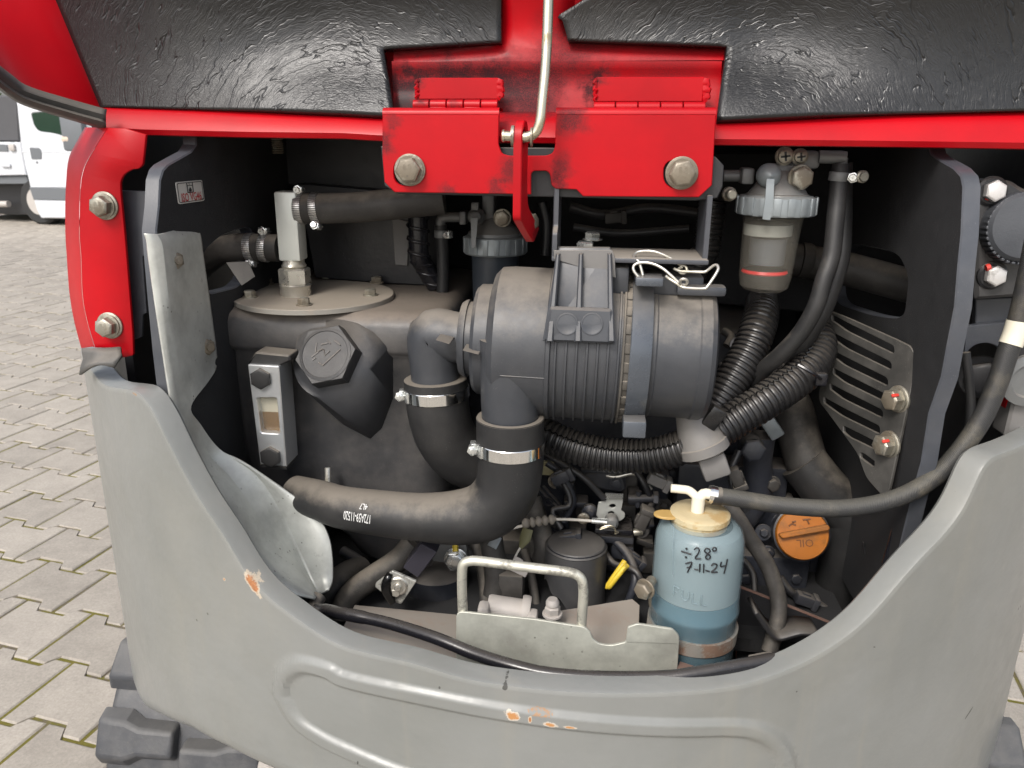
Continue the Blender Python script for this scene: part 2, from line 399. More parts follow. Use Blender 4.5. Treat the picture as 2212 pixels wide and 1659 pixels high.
def foam_mat(name, cen):
    s = N(name)
    x, y, z = s.sep(s.pos)[:3]
    wob = s.math('MULTIPLY_ADD', s.noise(10, 4), 0.05, -0.025)
    d = s.math('ADD', s.dist(cen), wob)
    a = s.math('ARCTAN2', s.math('SUBTRACT', z, cen[2]), s.math('SUBTRACT', x, cen[0]))
    def pol(ka, kr):
        c = s.n('CombineXYZ'); s.l(s.math('MULTIPLY', a, ka), c.inputs[0]); s.l(s.math('MULTIPLY', d, kr), c.inputs[1]); return c.outputs[0]
    def crease(ka, kr, wd, det=3):
        n = s.noise(1.0, det, 0.55, pol(ka, kr)); return s.ramp(s.math('ABSOLUTE', s.math('SUBTRACT', n, 0.5)), 0.0, wd, 1, 0)
    rng = s.math('MULTIPLY', s.ramp(d, 0.04, 0.11), s.ramp(d, 0.30, 0.42, 1, 0))
    c1 = s.math('MULTIPLY', s.math('MULTIPLY', crease(1.5, 52.0, 0.013, 2), s.ramp(s.noise(12, 3), 0.36, 0.50)), rng)
    c2 = s.math('MULTIPLY', crease(3.0, 150.0, 0.05, 2), s.math('MULTIPLY', s.ramp(s.noise(16, 3), 0.36, 0.58), s.ramp(d, 0.40, 0.25, 0, 1)))
    c3 = crease(7.0, 360.0, 0.12, 1)
    fine = s.noise(480, 5, 0.75)
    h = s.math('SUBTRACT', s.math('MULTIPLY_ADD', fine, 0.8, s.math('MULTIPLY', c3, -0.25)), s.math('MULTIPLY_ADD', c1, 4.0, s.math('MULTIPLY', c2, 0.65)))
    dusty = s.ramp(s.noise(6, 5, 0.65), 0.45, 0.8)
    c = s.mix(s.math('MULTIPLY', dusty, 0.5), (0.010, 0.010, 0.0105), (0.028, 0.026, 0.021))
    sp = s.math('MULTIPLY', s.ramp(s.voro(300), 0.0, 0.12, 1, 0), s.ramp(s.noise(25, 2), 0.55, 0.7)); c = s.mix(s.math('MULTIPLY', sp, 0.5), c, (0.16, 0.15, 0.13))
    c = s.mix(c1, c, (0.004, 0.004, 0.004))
    r = s.math('MULTIPLY_ADD', dusty, 0.22, 0.27)
    return s.fin(c, r, 0, s.bump(h, 0.30, 0.0013), 0.55)
def clamp_mat():
    s = N('hose_clamp_band'); uv = s.sep(s.tc.outputs['UV'])
    fr = s.math('FRACT', s.math('MULTIPLY', uv[0], 46.0)); sl = s.ramp(s.math('ABSOLUTE', s.math('SUBTRACT', fr, 0.5)), 0.18, 0.26, 1, 0)
    n = s.noise(120, 3)
    return s.fin(s.mix(sl, (0.60, 0.59, 0.57), (0.16, 0.155, 0.15)), s.math('MULTIPLY_ADD', n, 0.2, 0.28), 0.85, s.bump(s.math('SUBTRACT', 1.0, sl), 0.6, 0.001))
def braid_mat():
    s = N('braided_rubber'); uv = s.sep(s.tc.outputs['UV'])
    a = s.math('FRACT', s.math('ADD', s.math('MULTIPLY', uv[0], 14.0), s.math('MULTIPLY', uv[1], 500.0)))
    h = s.ramp(s.math('ABSOLUTE', s.math('SUBTRACT', a, 0.5)), 0, 0.5)
    f = s.ramp(s.noise(30, 5, 0.7), 0.45, 0.75); nz = s.sep(s.geo.outputs['Normal'])[2]
    c = s.mix(s.math('MULTIPLY', f, 0.5), (0.030, 0.030, 0.030), (0.13, 0.115, 0.085))
    c = s.mix(s.math('MULTIPLY', s.ramp(nz, 0.2, 1), 0.35), c, (0.16, 0.15, 0.12))
    return s.fin(c, 0.55, 0, s.bump(h, 0.35, 0.0008), 0.4)
M_RED = red_paint('red_paint', [])
M_GALV = mat('galvanised_steel', (0.52, 0.53, 0.50), 0.42, 0.5, 0.2, dust=0.2, stain=((0.28, 0.27, 0.23), 0.3), bump=0.2, bscale=180)
M_ZINC = mat('zinc_plated_steel', (0.62, 0.60, 0.54), 0.30, 0.8, 0.3, bump=0.12, bscale=220, stain=((0.30, 0.27, 0.20), 0.3))
M_BOLT = mat('weathered_bolt_zinc', (0.35, 0.33, 0.275), 0.42, 0.7, 0.55, bump=0.5, bscale=420, stain=((0.14, 0.11, 0.075), 0.62), pits=0.6)
M_SCREW = mat('bright_screw_zinc', (0.70, 0.71, 0.69), 0.25, 0.85, 0.25, bump=0.2, bscale=500)
M_CHROME = mat('polished_band', (0.80, 0.80, 0.78), 0.10, 1.0, 0.05, bump=0.03, bscale=60)
M_CLAMP = clamp_mat()
M_ROD = mat('yellow_zinc_rod', (0.55, 0.50, 0.38), 0.25, 0.85, 0.2, bump=0.1, bscale=300, stain=((0.22, 0.17, 0.09), 0.25))
M_DKPAINT = mat('dark_grey_paint', (0.052, 0.057, 0.068), 0.36, 0, 0.3, bump=0.15, bscale=350, specks=0.5, film=0.12)
M_BLKPAINT = mat('black_paint', (0.024, 0.024, 0.026), 0.42, 0, 0.3, bump=0.2, bscale=250, specks=0.35, dust=0.25)
M_FELT = mat('black_felt', (0.028, 0.028, 0.029), 0.85, 0, 0.5, bump=0.7, bscale=600, specks=0.6, spec=0.2)
M_PLAST = mat('dusty_black_plastic', (0.036, 0.039, 0.045), 0.42, 0, 0.28, dust=0.55, bump=0.14, bscale=400, film=0.07, specks=0.45)
M_PLAST2 = mat('blue_black_plastic', (0.042, 0.046, 0.054), 0.40, 0, 0.25, dust=0.35, bump=0.14, bscale=400, film=0.08, specks=0.3)
M_TANK = mat('tank_plastic', (0.046, 0.046, 0.048), 0.44, 0, 0.3, dust=0.62, bump=0.35, bscale=420, film=0.32, specks=0.6, dcol=(0.26, 0.215, 0.17))
M_STRAP = mat('satin_band_paint', (0.075, 0.085, 0.10), 0.28, 0.2, 0.25, dust=0.3, bump=0.25, bscale=500, film=0.1)
M_RUB = mat('black_rubber', (0.018, 0.018, 0.0185), 0.50, 0, 0.3, dust=0.5, bump=0.2, bscale=450, film=0.08, specks=0.45, spec=0.4)
M_RUBD = mat('dusty_rubber', (0.030, 0.028, 0.026), 0.58, 0, 0.35, dust=0.5, bump=0.35, bscale=300, film=0.22, specks=0.4, spec=0.35)
M_GLOSS = mat('glossy_black_tube', (0.012, 0.012, 0.015), 0.22, 0, 0.2, bump=0.15, bscale=500, specks=0.25, dust=0.12)
M_COND = mat('corrugated_black_plastic', (0.011, 0.011, 0.012), 0.30, 0, 0.2, dust=0.18, bump=0.1, bscale=400, film=0.06)
M_CONDD = mat('dusty_corrugated_plastic', (0.060, 0.058, 0.054), 0.55, 0, 0.2, dust=0.5, bump=0.1, bscale=400, film=0.3)
M_CAST = mat('grey_casting', (0.16, 0.165, 0.165), 0.5, 0.3, 0.3, dust=0.35, bump=0.35, bscale=350, film=0.15)
M_CAST2 = mat('pale_grey_casting', (0.24, 0.265, 0.275), 0.42, 0.3, 0.25, dust=0.2, bump=0.3, bscale=350)
M_ENG = mat('engine_dark_paint', (0.022, 0.025, 0.034), 0.42, 0.1, 0.4, dust=0.35, bump=0.4, bscale=200, film=0.16, specks=0.4)
M_ENGB = mat('engine_brown_dust', (0.034, 0.031, 0.028), 0.65, 0, 0.4, dust=0.4, bump=0.4, bscale=200, film=0.25)
M_DUSTY = mat('dust_covered_panel', (0.26, 0.235, 0.205), 0.8, 0, 0.2, dust=0.7, dcol=(0.36, 0.32, 0.275), bump=0.2, bscale=150, stain=((0.26, 0.17, 0.13), 0.35), film=0.5, spec=0.2)
M_PLATED = mat('dust_covered_plate', (0.27, 0.255, 0.225), 0.6, 0.15, 0.25, dust=0.85, dcol=(0.285, 0.245, 0.195), bump=0.15, bscale=220, stain=((0.27, 0.24, 0.20), 0.2))
M_ALU = mat('brushed_aluminium', (0.66, 0.67, 0.67), 0.33, 0.75, 0.1, bump=0.06, bscale=300)
M_RUBT = mat('track_rubber', (0.040, 0.043, 0.050), 0.5, 0, 0.35, dust=0.3, dcol=(0.17, 0.16, 0.14), bump=0.6, bscale=200, film=0.4, specks=0.5, pits=0.5)
M_SEAL = mat('seal_rubber', (0.050, 0.050, 0.047), 0.55, 0, 0.25, dust=0.3, bump=0.2, bscale=200, film=0.3, specks=0.3)
M_ORANGE = mat('orange_plastic', (0.37, 0.118, 0.010), 0.42, 0, 0.25, dust=0.3, dcol=(0.28, 0.16, 0.07), bump=0.15, bscale=300, stain=((0.22, 0.085, 0.015), 0.45))
M_CREAM = mat('yellowed_plastic', (0.50, 0.43, 0.27), 0.45, 0, 0.15, dust=0.35, dcol=(0.36, 0.26, 0.13), bump=0.1, bscale=300, stain=((0.36, 0.22, 0.07), 0.45))
M_CREAM2 = mat('pale_plastic', (0.68, 0.64, 0.52), 0.45, 0, 0.1, bump=0.08, bscale=300)
M_WHITE = mat('white_vehicle_paint', (0.58, 0.60, 0.63), 0.3, 0, 0.06, bump=0.0, coat=0.4)
M_TRIM = mat('grey_trim_plastic', (0.13, 0.14, 0.15), 0.6, 0, 0.1, bump=0.1)
M_TYRE = mat('tyre_rubber', (0.025, 0.025, 0.025), 0.8, 0, 0.2, bump=0.3)
M_CANVAS = mat('dark_grey_canvas', (0.075, 0.075, 0.08), 0.8, 0, 0.2, bump=0.2, bscale=60)
M_INK = mat('black_ink', (0.012, 0.012, 0.014), 0.5, bump=0)
M_WINK = mat('white_print', (0.62, 0.62, 0.60), 0.6, bump=0, var=0.25)
M_REDINK = mat('red_print', (0.42, 0.035, 0.035), 0.5, bump=0)
M_LABEL = mat('silver_label', (0.62, 0.60, 0.56), 0.35, 0.2, 0.06, bump=0)
M_REDMARK = mat('red_marking_paint', (0.62, 0.05, 0.035), 0.5, bump=0.1)
M_YEL = mat('yellow_wire', (0.66, 0.48, 0.04), 0.45, 0, 0.25, bump=0.1, stain=((0.10, 0.08, 0.03), 0.2))
M_WHITEW = mat('white_wire', (0.55, 0.52, 0.46), 0.5, 0, 0.2, bump=0.1)
M_BEIGE = mat('dusty_pale_metal', (0.46, 0.43, 0.40), 0.55, 0.1, 0.12, dust=0.4, dcol=(0.40, 0.36, 0.31), bump=0.15, bscale=250)
M_GREYBOOT = mat('dusty_grey_rubber', (0.155, 0.150, 0.145), 0.6, 0, 0.2, dust=0.5, bump=0.2, bscale=250, film=0.35)
M_CLOTH = mat('grey_woven_tag', (0.20, 0.19, 0.175), 0.8, 0, 0.2, bump=0.4, bscale=400)
M_GREASE = mat('black_grease', (0.006, 0.006, 0.006), 0.18, 0, 0.1, bump=0.5, bscale=250)
def glass_mat(name, col, alpha, rough=0.2, dusty=0.0):
    s = N(name); a = s.math('MULTIPLY_ADD', s.noise(40, 4), dusty, alpha, clamp=True)
    return s.fin(col, rough, 0, None, 0.5, 0, a)
M_BOWL = glass_mat('clouded_plastic_bowl', (0.24, 0.225, 0.19), 0.18, 0.15, 0.25)
M_PANE = glass_mat('gauge_window', (0.6, 0.58, 0.5), 0.07, 0.1)
M_OIL = mat('amber_oil', (0.13, 0.058, 0.006), 0.2, 0, 0.2, bump=0)
M_PALEO = mat('pale_gauge_back', (0.46, 0.43, 0.33), 0.35, 0, 0.05, bump=0)
M_BOTTLE = glass_mat('translucent_bottle', (0.29, 0.385, 0.41), 0.24, 0.25, 0.14)
M_COOL = mat('blue_coolant', (0.012, 0.075, 0.118), 0.2, 0, 0.06, bump=0)
M_HAZYW = mat('pale_bottle_back', (0.175, 0.220, 0.232), 0.5, 0, 0.06, bump=0)
M_BRAID = braid_mat()
M_VGLASS = mat('dark_green_window_glass', (0.012, 0.035, 0.022), 0.08, 0, 0.2, bump=0)
M_REDRING = mat('red_float_ring', (0.75, 0.02, 0.02), 0.4, bump=0)
M_RUSTP = mat('rusty_red_primer', (0.12, 0.045, 0.032), 0.75, 0, 0.3, dust=0.3, bump=0.3)
def paver_mat():
    s = N('concrete_paver'); oi = s.n('ObjectInfo'); rv = oi.outputs['Random']
    at = s.n('Attribute'); at.attribute_name = 'tone'; 
    tone = s.math('ADD', s.math('MULTIPLY', rv, 0.16), s.math('MULTIPLY', at.outputs['Fac'], 0.16))
    n = s.noise(9, 6, 0.7); f = s.noise(130, 5, 0.8); sp = s.voro(170)
    v = s.math('ADD', s.math('MULTIPLY_ADD', n, 0.55, 0.56), s.math('SUBTRACT', tone, 0.12))
    v = s.math('MULTIPLY', v, s.math('MULTIPLY_ADD', f, 0.9, 0.55))
    c = s.mix(v, (0.0, 0.0, 0.0), (0.415, 0.374, 0.320))
    st = s.ramp(s.noise(14, 5, 0.7), 0.62, 0.8); c = s.mix(s.math('MULTIPLY', st, 0.6), c, (0.27, 0.235, 0.175))
    gr = s.ramp(sp, 0.0, 0.2, 1, 0); c = s.mix(s.math('MULTIPLY', gr, 0.55), c, (0.20, 0.18, 0.155))
    return s.fin(c, 0.85, 0, s.bump(f, 0.4, 0.002), 0.25)
M_PAVER = paver_mat()
def soil_mat():
    s = N('mossy_joint_sand'); n = s.noise(5, 5, 0.65); n2 = s.noise(38, 4)
    m = s.ramp(s.math('ADD', n, s.math('MULTIPLY_ADD', n2, 0.4, -0.2)), 0.38, 0.54)
    c = s.mix(m, s.mix(n2, (0.11, 0.092, 0.065), (0.20, 0.17, 0.13)), s.mix(n2, (0.165, 0.130, 0.035), (0.150, 0.150, 0.035)))
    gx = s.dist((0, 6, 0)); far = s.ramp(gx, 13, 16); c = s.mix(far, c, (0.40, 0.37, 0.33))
    return s.fin(c, 0.95, 0, s.bump(s.noise(220, 4, 0.8), 0.8, 0.004), 0.1)
# ---------------------------------------------------------------- the ground: concrete interlocking pavers
b = B(); Z0 = -0.0042
b.add([(-260, -260, Z0), (260, -260, Z0), (260, 260, Z0), (-260, 260, Z0)], [[0, 1, 2, 3]])
paving = b.build('paving', soil_mat(), kind='structure', label='pale grey interlocking concrete paving with moss in its joints')
PW = V((0.2285, -0.0405, 0)); PER = PW.length; EW = PW.normalized(); EJ = V((-EW.y, EW.x, 0)); PR = 0.192
D0 = GZ(*kf(7, 210, 930)); D0 = V((D0.x, D0.y, 0))
def stone_outline(g=0.0045, d=0.0165):
    h = PR/2-g; L = PER/2-g
    return [(-L, -h-d), (-L*0.60, -h-d), (-L*0.42, -h+d), (L*0.42, -h+d), (L*0.60, -h-d), (L, -h-d),
            (L, h+d), (L*0.60, h+d), (L*0.42, h-d), (-L*0.42, h-d), (-L*0.60, h+d), (-L, h+d)]
OUT = stone_outline(); INS = stone_outline(0.0085)
def stone_mesh():
    vs = [(x, y, 0.0) for x, y in INS]+[(x, y, -0.0032) for x, y in OUT]+[(x, y, -0.03) for x, y in OUT]
    fs = []
    n = 12
    fs += [[0, 1, 10, 11], [1, 2, 9, 10], [2, 3, 8, 9], [3, 4, 7, 8], [4, 5, 6, 7]]
    for i in range(n):
        j = (i+1) % n; fs.append([i, n+i, n+j, j]); fs.append([n+i, 2*n+i, 2*n+j, n+j])
    return vs, fs
SV, SF = stone_mesh()
me0 = bpy.data.meshes.new('paver'); me0.from_pydata([V(p) for p in SV], [], SF); me0.materials.append(M_PAVER)
bmx = bmesh.new(); bmx.from_mesh(me0); bmesh.ops.recalc_face_normals(bmx, faces=bmx.faces); bmx.to_mesh(me0); bmx.free()
SF = [list(p.vertices) for p in me0.polygons]
cells = []
for j in range(-40, 90):
    for i in range(-75, 60):
        c = D0+EW*((i+0.5*(j % 2)+0.5)*PER)+EJ*((j+0.5)*PR)
        if (c-V((-3, 5, 0))).length < 11.5: cells.append(c)
def vis(c):
    q = c-CAM
    if q.dot(FWD) < 0.3: return False
    u, v = proj(c)
    return (-60 < u < 400 and 470 < v < 1760) or (2140 < u < 2300 and 1380 < v < 1700)
near = sorted([c for c in cells if vis(c)], key=lambda c: (c-CAM).length)
PIECES = near[:300]; pset = set((round(c.x, 3), round(c.y, 3)) for c in PIECES)
ang0 = math.atan2(EW.y, EW.x)
for c in PIECES:
    o = bpy.data.objects.new('paver', me0); COL.objects.link(o); o.parent = paving
    o.location = V((c.x, c.y, random.uniform(-0.002, 0.002)))-ORG[paving]
    o.rotation_euler = (random.uniform(-0.006, 0.006), random.uniform(-0.006, 0.006), ang0+random.uniform(-0.012, 0.012))
rest = [c for c in cells if (round(c.x, 3), round(c.y, 3)) not in pset]
sv = np.array(SV); ca, sa = math.cos(ang0), math.sin(ang0); nS = len(SV)
rx = sv[:, 0]*ca-sv[:, 1]*sa; ry = sv[:, 0]*sa+sv[:, 1]*ca
cc = np.array([(c.x, c.y, random.uniform(-0.002, 0.002)) for c in rest])
allv = np.zeros((len(rest), nS, 3)); allv[:, :, 0] = rx+cc[:, 0:1]; allv[:, :, 1] = ry+cc[:, 1:2]; allv[:, :, 2] = sv[:, 2]+cc[:, 2:3]
allv -= np.array(ORG[paving])
allf = [[a+nS*i for a in f] for i in range(len(rest)) for f in SF]
me = bpy.data.meshes.new('far_pavers'); me.from_pydata(allv.reshape(-1, 3).tolist(), [], allf); me.materials.append(M_PAVER)
att = me.attributes.new('tone', 'FLOAT', 'POINT'); att.data.foreach_set('value', np.repeat(np.random.RandomState(3).rand(len(rest)), nS).astype(np.float32))
o = bpy.data.objects.new('far_pavers', me); COL.objects.link(o); o.parent = paving; o['kind'] = 'stuff'
# tufts of moss and grass in the joints
b = B(); rng = random.Random(5)
for c in near[:420]:
    if rng.random() < 0.16:
        p = c+EJ*(PR/2)*rng.choice((-1, 1))+EW*rng.uniform(-0.1, 0.1)
        for q in range(rng.randint(4, 14)):
            a = rng.uniform(0, 6.28); r = rng.uniform(0, 0.016); h = rng.uniform(0.003, 0.011); o_ = p+V((r*math.cos(a)*1.6, r*math.sin(a)*0.6, -0.006))
            d = V((math.cos(a), math.sin(a), 0))*0.004; e = V((-d.y, d.x, 0))*0.5
            b.add([o_-e, o_+e, o_+d+V((0, 0, h))], [[0, 1, 2]])
b.build('moss', mat('green_moss', (0.15, 0.19, 0.035), 0.9, 0, 0.5, bump=0, spec=0.1), kind='stuff', label='yellow green moss growing in the paving joints', recalc=False)
# ---------------------------------------------------------------- the white truck standing beyond
Kv = (0, 200, 4.147)
tp0 = GZ(*kf(Kv, 330, 1500)); tp0 = V((tp0.x, tp0.y, 0)); TA = rad(10)
TE = V((math.cos(TA), -math.sin(TA), 0)); TN = V((-math.sin(TA), -math.cos(TA), 0))      # along the truck, out of its side
def tv(x, y, d=0.0): u, v = kf(Kv, x, y); return PN(u, v, tp0+TN*d, TN)
def tl(pts, d=0.0): return [tv(x, y, d) for x, y in pts]
def ext(p, de, dz): return p+TE*de+V((0, 0, dz))
truck = thing('pickup_truck', 'white flatbed truck with grey trim parked on the paving', 'truck', tp0)
# cab body with roof (the roof reaches above the picture)
top = 2.15; c0 = tv(165, 280); cb_ = tv(310, 1115); cr = tv(345, 1240); base_z = cr.z
prof = [V((c0.x, c0.y, 0))+V((0, 0, top)), c0, tv(210, 640), tv(255, 900), tv(300, 1110), tv(345, 1240), tv(425, 1430)]
x1 = ext(tv(425, 1430), 1.25, 0)
prof += [x1, ext(x1, 0.05, 0.55), ext(x1, 0.75, 0.62), ext(x1, 0.62, 0.95), ext(x1, 0.10, 1.08), ext(x1, -0.42, 1.75)]
b = B(); b.plate(prof, 1.75, bev=0.03, away=-TN); b.build('cab', M_WHITE, truck)
dz = tl(rnd([(205, 235), (700, 235), (1010, 500), (1060, 640), (1020, 1115), (318, 1115), (262, 900), (214, 640), (180, 300)], 14), 0.012)
win = tl(rnd([(318, 340), (700, 300), (960, 560), (860, 660), (760, 640), (680, 590), (560, 556), (400, 535), (350, 470)], 30), 0.012)
b = B(); b.plate(dz, 0.022, [win], bev=0.006); dr = b.build('door', M_WHITE, truck)
b = B(); b.plate(tl(rnd([(322, 344), (698, 306), (955, 560), (858, 655), (760, 635), (680, 585), (560, 550), (402, 530), (354, 468)], 30), 0.006), 0.01, bev=0); b.build('window', M_VGLASS, dr)
b = B(); b.plate(tl(rnd([(303, 700), (405, 705), (430, 740), (428, 822), (325, 822)], 10), 0.020), 0.02, bev=0.005); b.build('handle', M_TRIM, dr)
b = B(); b.plate(tl([(214, 738), (1030, 745), (1030, 762), (220, 752)], 0.017), 0.01, bev=0.004); b.build('crease', M_WHITE, dr)
b = B(); b.lathe(tv(385, 855, 0.012), TN, [(0, 0.017), (0.006, 0.016), (0.008, 0.012)], 16); b.build('lock', M_TRIM, dr)
b = B(); b.plate(tl([(300, 1112), (1050, 1132), (1060, 1258), (345, 1240)], 0.02), 0.03, bev=0.006); b.build('trim_strip', M_TRIM, truck)
b = B(); b.plate(tl(rnd([(350, 1246), (1060, 1262), (1010, 1428), (425, 1432), (380, 1350)], 12), 0.015), 0.05, bev=0.01); b.build('sill', M_WHITE, truck)
b = B(); b.box(tv(775, 555, 0.20), (0.36, 0.12, 0.46), (TE, TN, V((0, 0, 1))), 0.04)
mr = b.build('mirror', M_TRIM, truck)
b = B(); b.box(tv(752, 612, 0.20)-TE*0.07, (0.14, 0.13, 0.09), (TE, TN, V((0, 0, 1))), 0.03); b.build('indicator', mat('pale_indicator', (0.62, 0.50, 0.40), 0.3, bump=0), mr)
b = B(); b.plate(tl([(-420, 640), (208, 645), (265, 985), (-420, 1000)], 0.0), 0.05, bev=0.01); bd = b.build('dropside', M_WHITE, truck)
b = B(); b.plate(tl([(-60, 665), (70, 672), (82, 740), (-60, 738)], 0.015), 0.012, bev=0.004); b.build('latch', M_TRIM, bd)
b = B(); b.box(tv(125, 700, 0.02), (0.10, 0.04, 0.09), (TE, TN, V((0, 0, 1))), 0.015); b.build('catch', M_BEIGE, bd)
b = B(); b.box(tv(60, 885, 0.02), (0.16, 0.03, 0.05), (TE, TN, V((0, 0, 1))), 0.012); b.build('hinge', M_WHITE, bd)
b = B(); b.plate(tl([(-420, 160), (175, 160), (200, 640), (-420, 640)], -0.06), 1.6, bev=0.02, away=-TN); b.build('canvas_load', M_CANVAS, truck)
b = B(); b.plate(tl([(-420, 1000), (270, 990), (300, 1080), (-420, 1080)], -0.05), 1.5, bev=0.01, away=-TN); b.build('bed_frame', M_TRIM, truck)
b = B(); b.plate(tl([(-420, 1075), (300, 1080), (335, 1240), (385, 1390), (180, 1400), (-420, 1370)], -0.25), 1.2, bev=0.01, away=-TN); b.build('chassis', M_BLKPAINT, truck)
b = B(); b.tube([tv(-200, 1290, -0.1), tv(90, 1285, -0.1)], 0.045, 12); b.build('exhaust_pipe', M_BEIGE, truck)
wr = M(172, *kf(Kv, 370, 1330), tp0.y)/4.147*0.864
wc = V((tv(372, 1330).x, tv(372, 1330).y, 0.33))-TN*0.05
b = B(); b.lathe(wc, -TN, [(0, 0.20), (0.0, 0.30), (0.03, 0.33), (0.19, 0.33), (0.22, 0.30)], 40); wh_ = b.build('wheel', M_TYRE, truck)
b = B(); b.lathe(wc+TN*0.004, -TN, [(0.0, 0.19), (0.03, 0.17), (0.05, 0.06), (0.0, 0.05)], 24); b.build('rim', M_BEIGE, wh_)
for dx in (2.6, -2.6):
    b = B(); b.lathe(wc+TE*dx, -TN, [(0, 0.20), (0.0, 0.30), (0.03, 0.33), (0.19, 0.33), (0.22, 0.30)], 32); b.build('wheel', M_TYRE, truck)
# a leafy hedge behind the truck
b = B(); rng = random.Random(11); hc = tp0-TN*5.0
for i in range(5200):
    p = hc+TE*rng.uniform(-8, 8)-TN*rng.uniform(0, 1.2); p.z = rng.uniform(0, 2.6)*(0.9+0.1*math.sin(p.x*3))
    a = V((rng.gauss(0, 1), rng.gauss(0, 1), rng.gauss(0, 1))).normalized(); e = a.orthogonal().normalized(); f_ = a.cross(e); s_ = rng.uniform(0.05, 0.11)
    b.add([p-e*s_, p+f_*s_*0.5, p+e*s_, p-f_*s_*0.5], [[0, 1, 2, 3]])
b.build('hedge', mat('hedge_leaves', (0.055, 0.10, 0.025), 0.6, 0, 0.5, bump=0), kind='stuff', label='green leafy hedge growing behind the white truck', recalc=False)
# ================================================================ the excavator: body, hood, hinge, panels
exc = thing('excavator', 'compact excavator with grey counterweight and its red engine hood swung open', 'excavator', (0, 1.47, 0))
R0, YC = 0.81, 1.472
def th(p): return math.atan2(p.x, YC-p.y)
def onr(t, z, r): return V((r*math.sin(t), YC-r*math.cos(t), z))
rimF = [kf(4, 660, 822), kf(4, 870, 862), kf(4, 925, 920), kf(4, 990, 1010), kf(4, 1080, 1200), kf(4, 1200, 1430), kf(4, 1300, 1600), kf(7, 1450, 170), kf(7, 1560, 360), kf(7, 1690, 520), kf(7, 1850, 645), kf(7, 2000, 752), kf(7, 2212, 868), kf(8, 430, 962), kf(8, 800, 1070), kf(8, 1100, 1118), kf(8, 1400, 1150), kf(8, 1800, 1165), kf(8, 2212, 1152), kf(9, 400, 1110), kf(9, 700, 1010), kf(9, 930, 895), kf(9, 1130, 755), kf(9, 1260, 630), kf(9, 1500, 350), kf(9, 1800, 20), kf(6, 1960, 1330), kf(6, 2030, 1280), kf(6, 2120, 1250)]
rp = []
for u, v in rimF:
    q = CYL(u, v, R0); rp.append((th(q)*R0, q.z))
lz, rz_ = rp[0][1]+0.004, rp[-1][1]
rp = [(-1.35, lz), (-0.80, lz), (-0.66, lz)] + rp + [(rp[-1][0]+0.06, rz_), (0.9, rz_-0.002), (1.35, rz_)]
cr_ = catmull([V((a, z, 0)) for a, z in rp], 560)
_z = np.array([(p.x, p.y) for p in cr_]); _k = np.hanning(15)[1:-1]; _k /= _k.sum(); _pz = np.pad(_z, ((6, 6), (0, 0)), mode='edge')
_s = np.stack([np.convolve(_pz[:, i], _k, 'valid') for i in (0, 1)], 1); cr_ = [V((a, b_, 0)) for a, b_ in _s]
NB = 150
bead = [(607, 1500), (610, 1466), (630, 1443), (662, 1436), (720, 1452), kf(8, 0, 1065), kf(8, 500, 1178), kf(8, 1000, 1275), kf(8, 1400, 1334), kf(8, 1800, 1372), kf(8, 2212, 1388), kf(9, 300, 1385), kf(9, 450, 1398), kf(9, 560, 1440), kf(9, 640, 1515), kf(9, 690, 1640), (1700, 1725), (1655, 1775), (1560, 1790), (1300, 1775), (1000, 1712), (860, 1668), (760, 1626), (690, 1592), (640, 1555)]
bp = [CYL(u, v, R0) for u, v in bead]; bq = [V((th(p)*R0, p.z, 0)) for p in bp]
bq = catmull(bq+[bq[0]], 160); bqa = np.array([(p.x, p.y) for p in bq]); bqb = np.roll(bqa, -1, 0)
def beadh(s, z):
    p = np.array((s, z)); d = bqb-bqa; L = (d*d).sum(1)+1e-12
    t = np.clip(((p-bqa)*d).sum(1)/L, 0, 1); e = np.sqrt(((bqa+d*t[:, None]-p)**2).sum(1).min()); q = e/0.0130
    return 0.0055*(1 if q < 0.38 else 0.5+0.5*math.cos(math.pi*(q-0.38)/0.62)) if q < 1 else 0.0
def botz(s): return float(np.interp(s, [-1.3, -.75, -.66, -.58, -.476, -.39, -.23, 0, .3, .45, .58, .74, 1.3], [.455, .47, .495, .535, .575, .590, .602, .592, .535, .485, .430, .372, .35]))
grid = []; lip = [[] for _ in range(6)]
tang = []
for i in range(len(cr_)):
    t = (cr_[min(i+2, len(cr_)-1)]-cr_[max(i-2, 0)]).normalized(); tang.append(V((-t.y, t.x, 0)))     # points into the opening (up)
for i, p in enumerate(cr_):
    n = tang[i]
    def L(sh, dep): q = p-n*sh; return onr(q.x/R0, q.y, R0-dep)
    lip[0].append(L(0.0048, 0)); lip[1].append(L(0.0014, 0.0013)); lip[2].append(L(0.0, 0.0048)); lip[3].append(L(0.0, 0.026)); lip[4].append(L(0.004, 0.030)); lip[5].append(L(0.05, 0.034))
    q = p-n*0.0048; col = []
    t = q.x/R0; zt = q.y; zb = botz(q.x)
    for j in range(1, NB+1):
        z = zt+(zb-zt)*j/NB; h = 0.0
        if 0.57 < z < 0.80 and abs(q.x) < 0.35: h = beadh(q.x, z)
        col.append(onr(t, z, R0+h))
    for a in range(1, 7):
        an = a/6*math.pi/2; col.append(onr(t, zb-0.035*math.sin(an), R0-0.035*(1-math.cos(an))))
    col.append(onr(t, zb-0.037, R0-0.30))
    grid.append(col)
rows_ = [lip[5], lip[4], lip[3], lip[2], lip[1], lip[0]] + [[grid[i][j] for i in range(len(cr_))] for j in range(len(grid[0]))]
b = B(); b.grid(rows_, uv=False)
def chip(u, v, sc, tilt, kind, r=R0):
    p = CYL(u, v, r); return (tuple(p), sc, (0, rad(tilt), th(p)), kind)
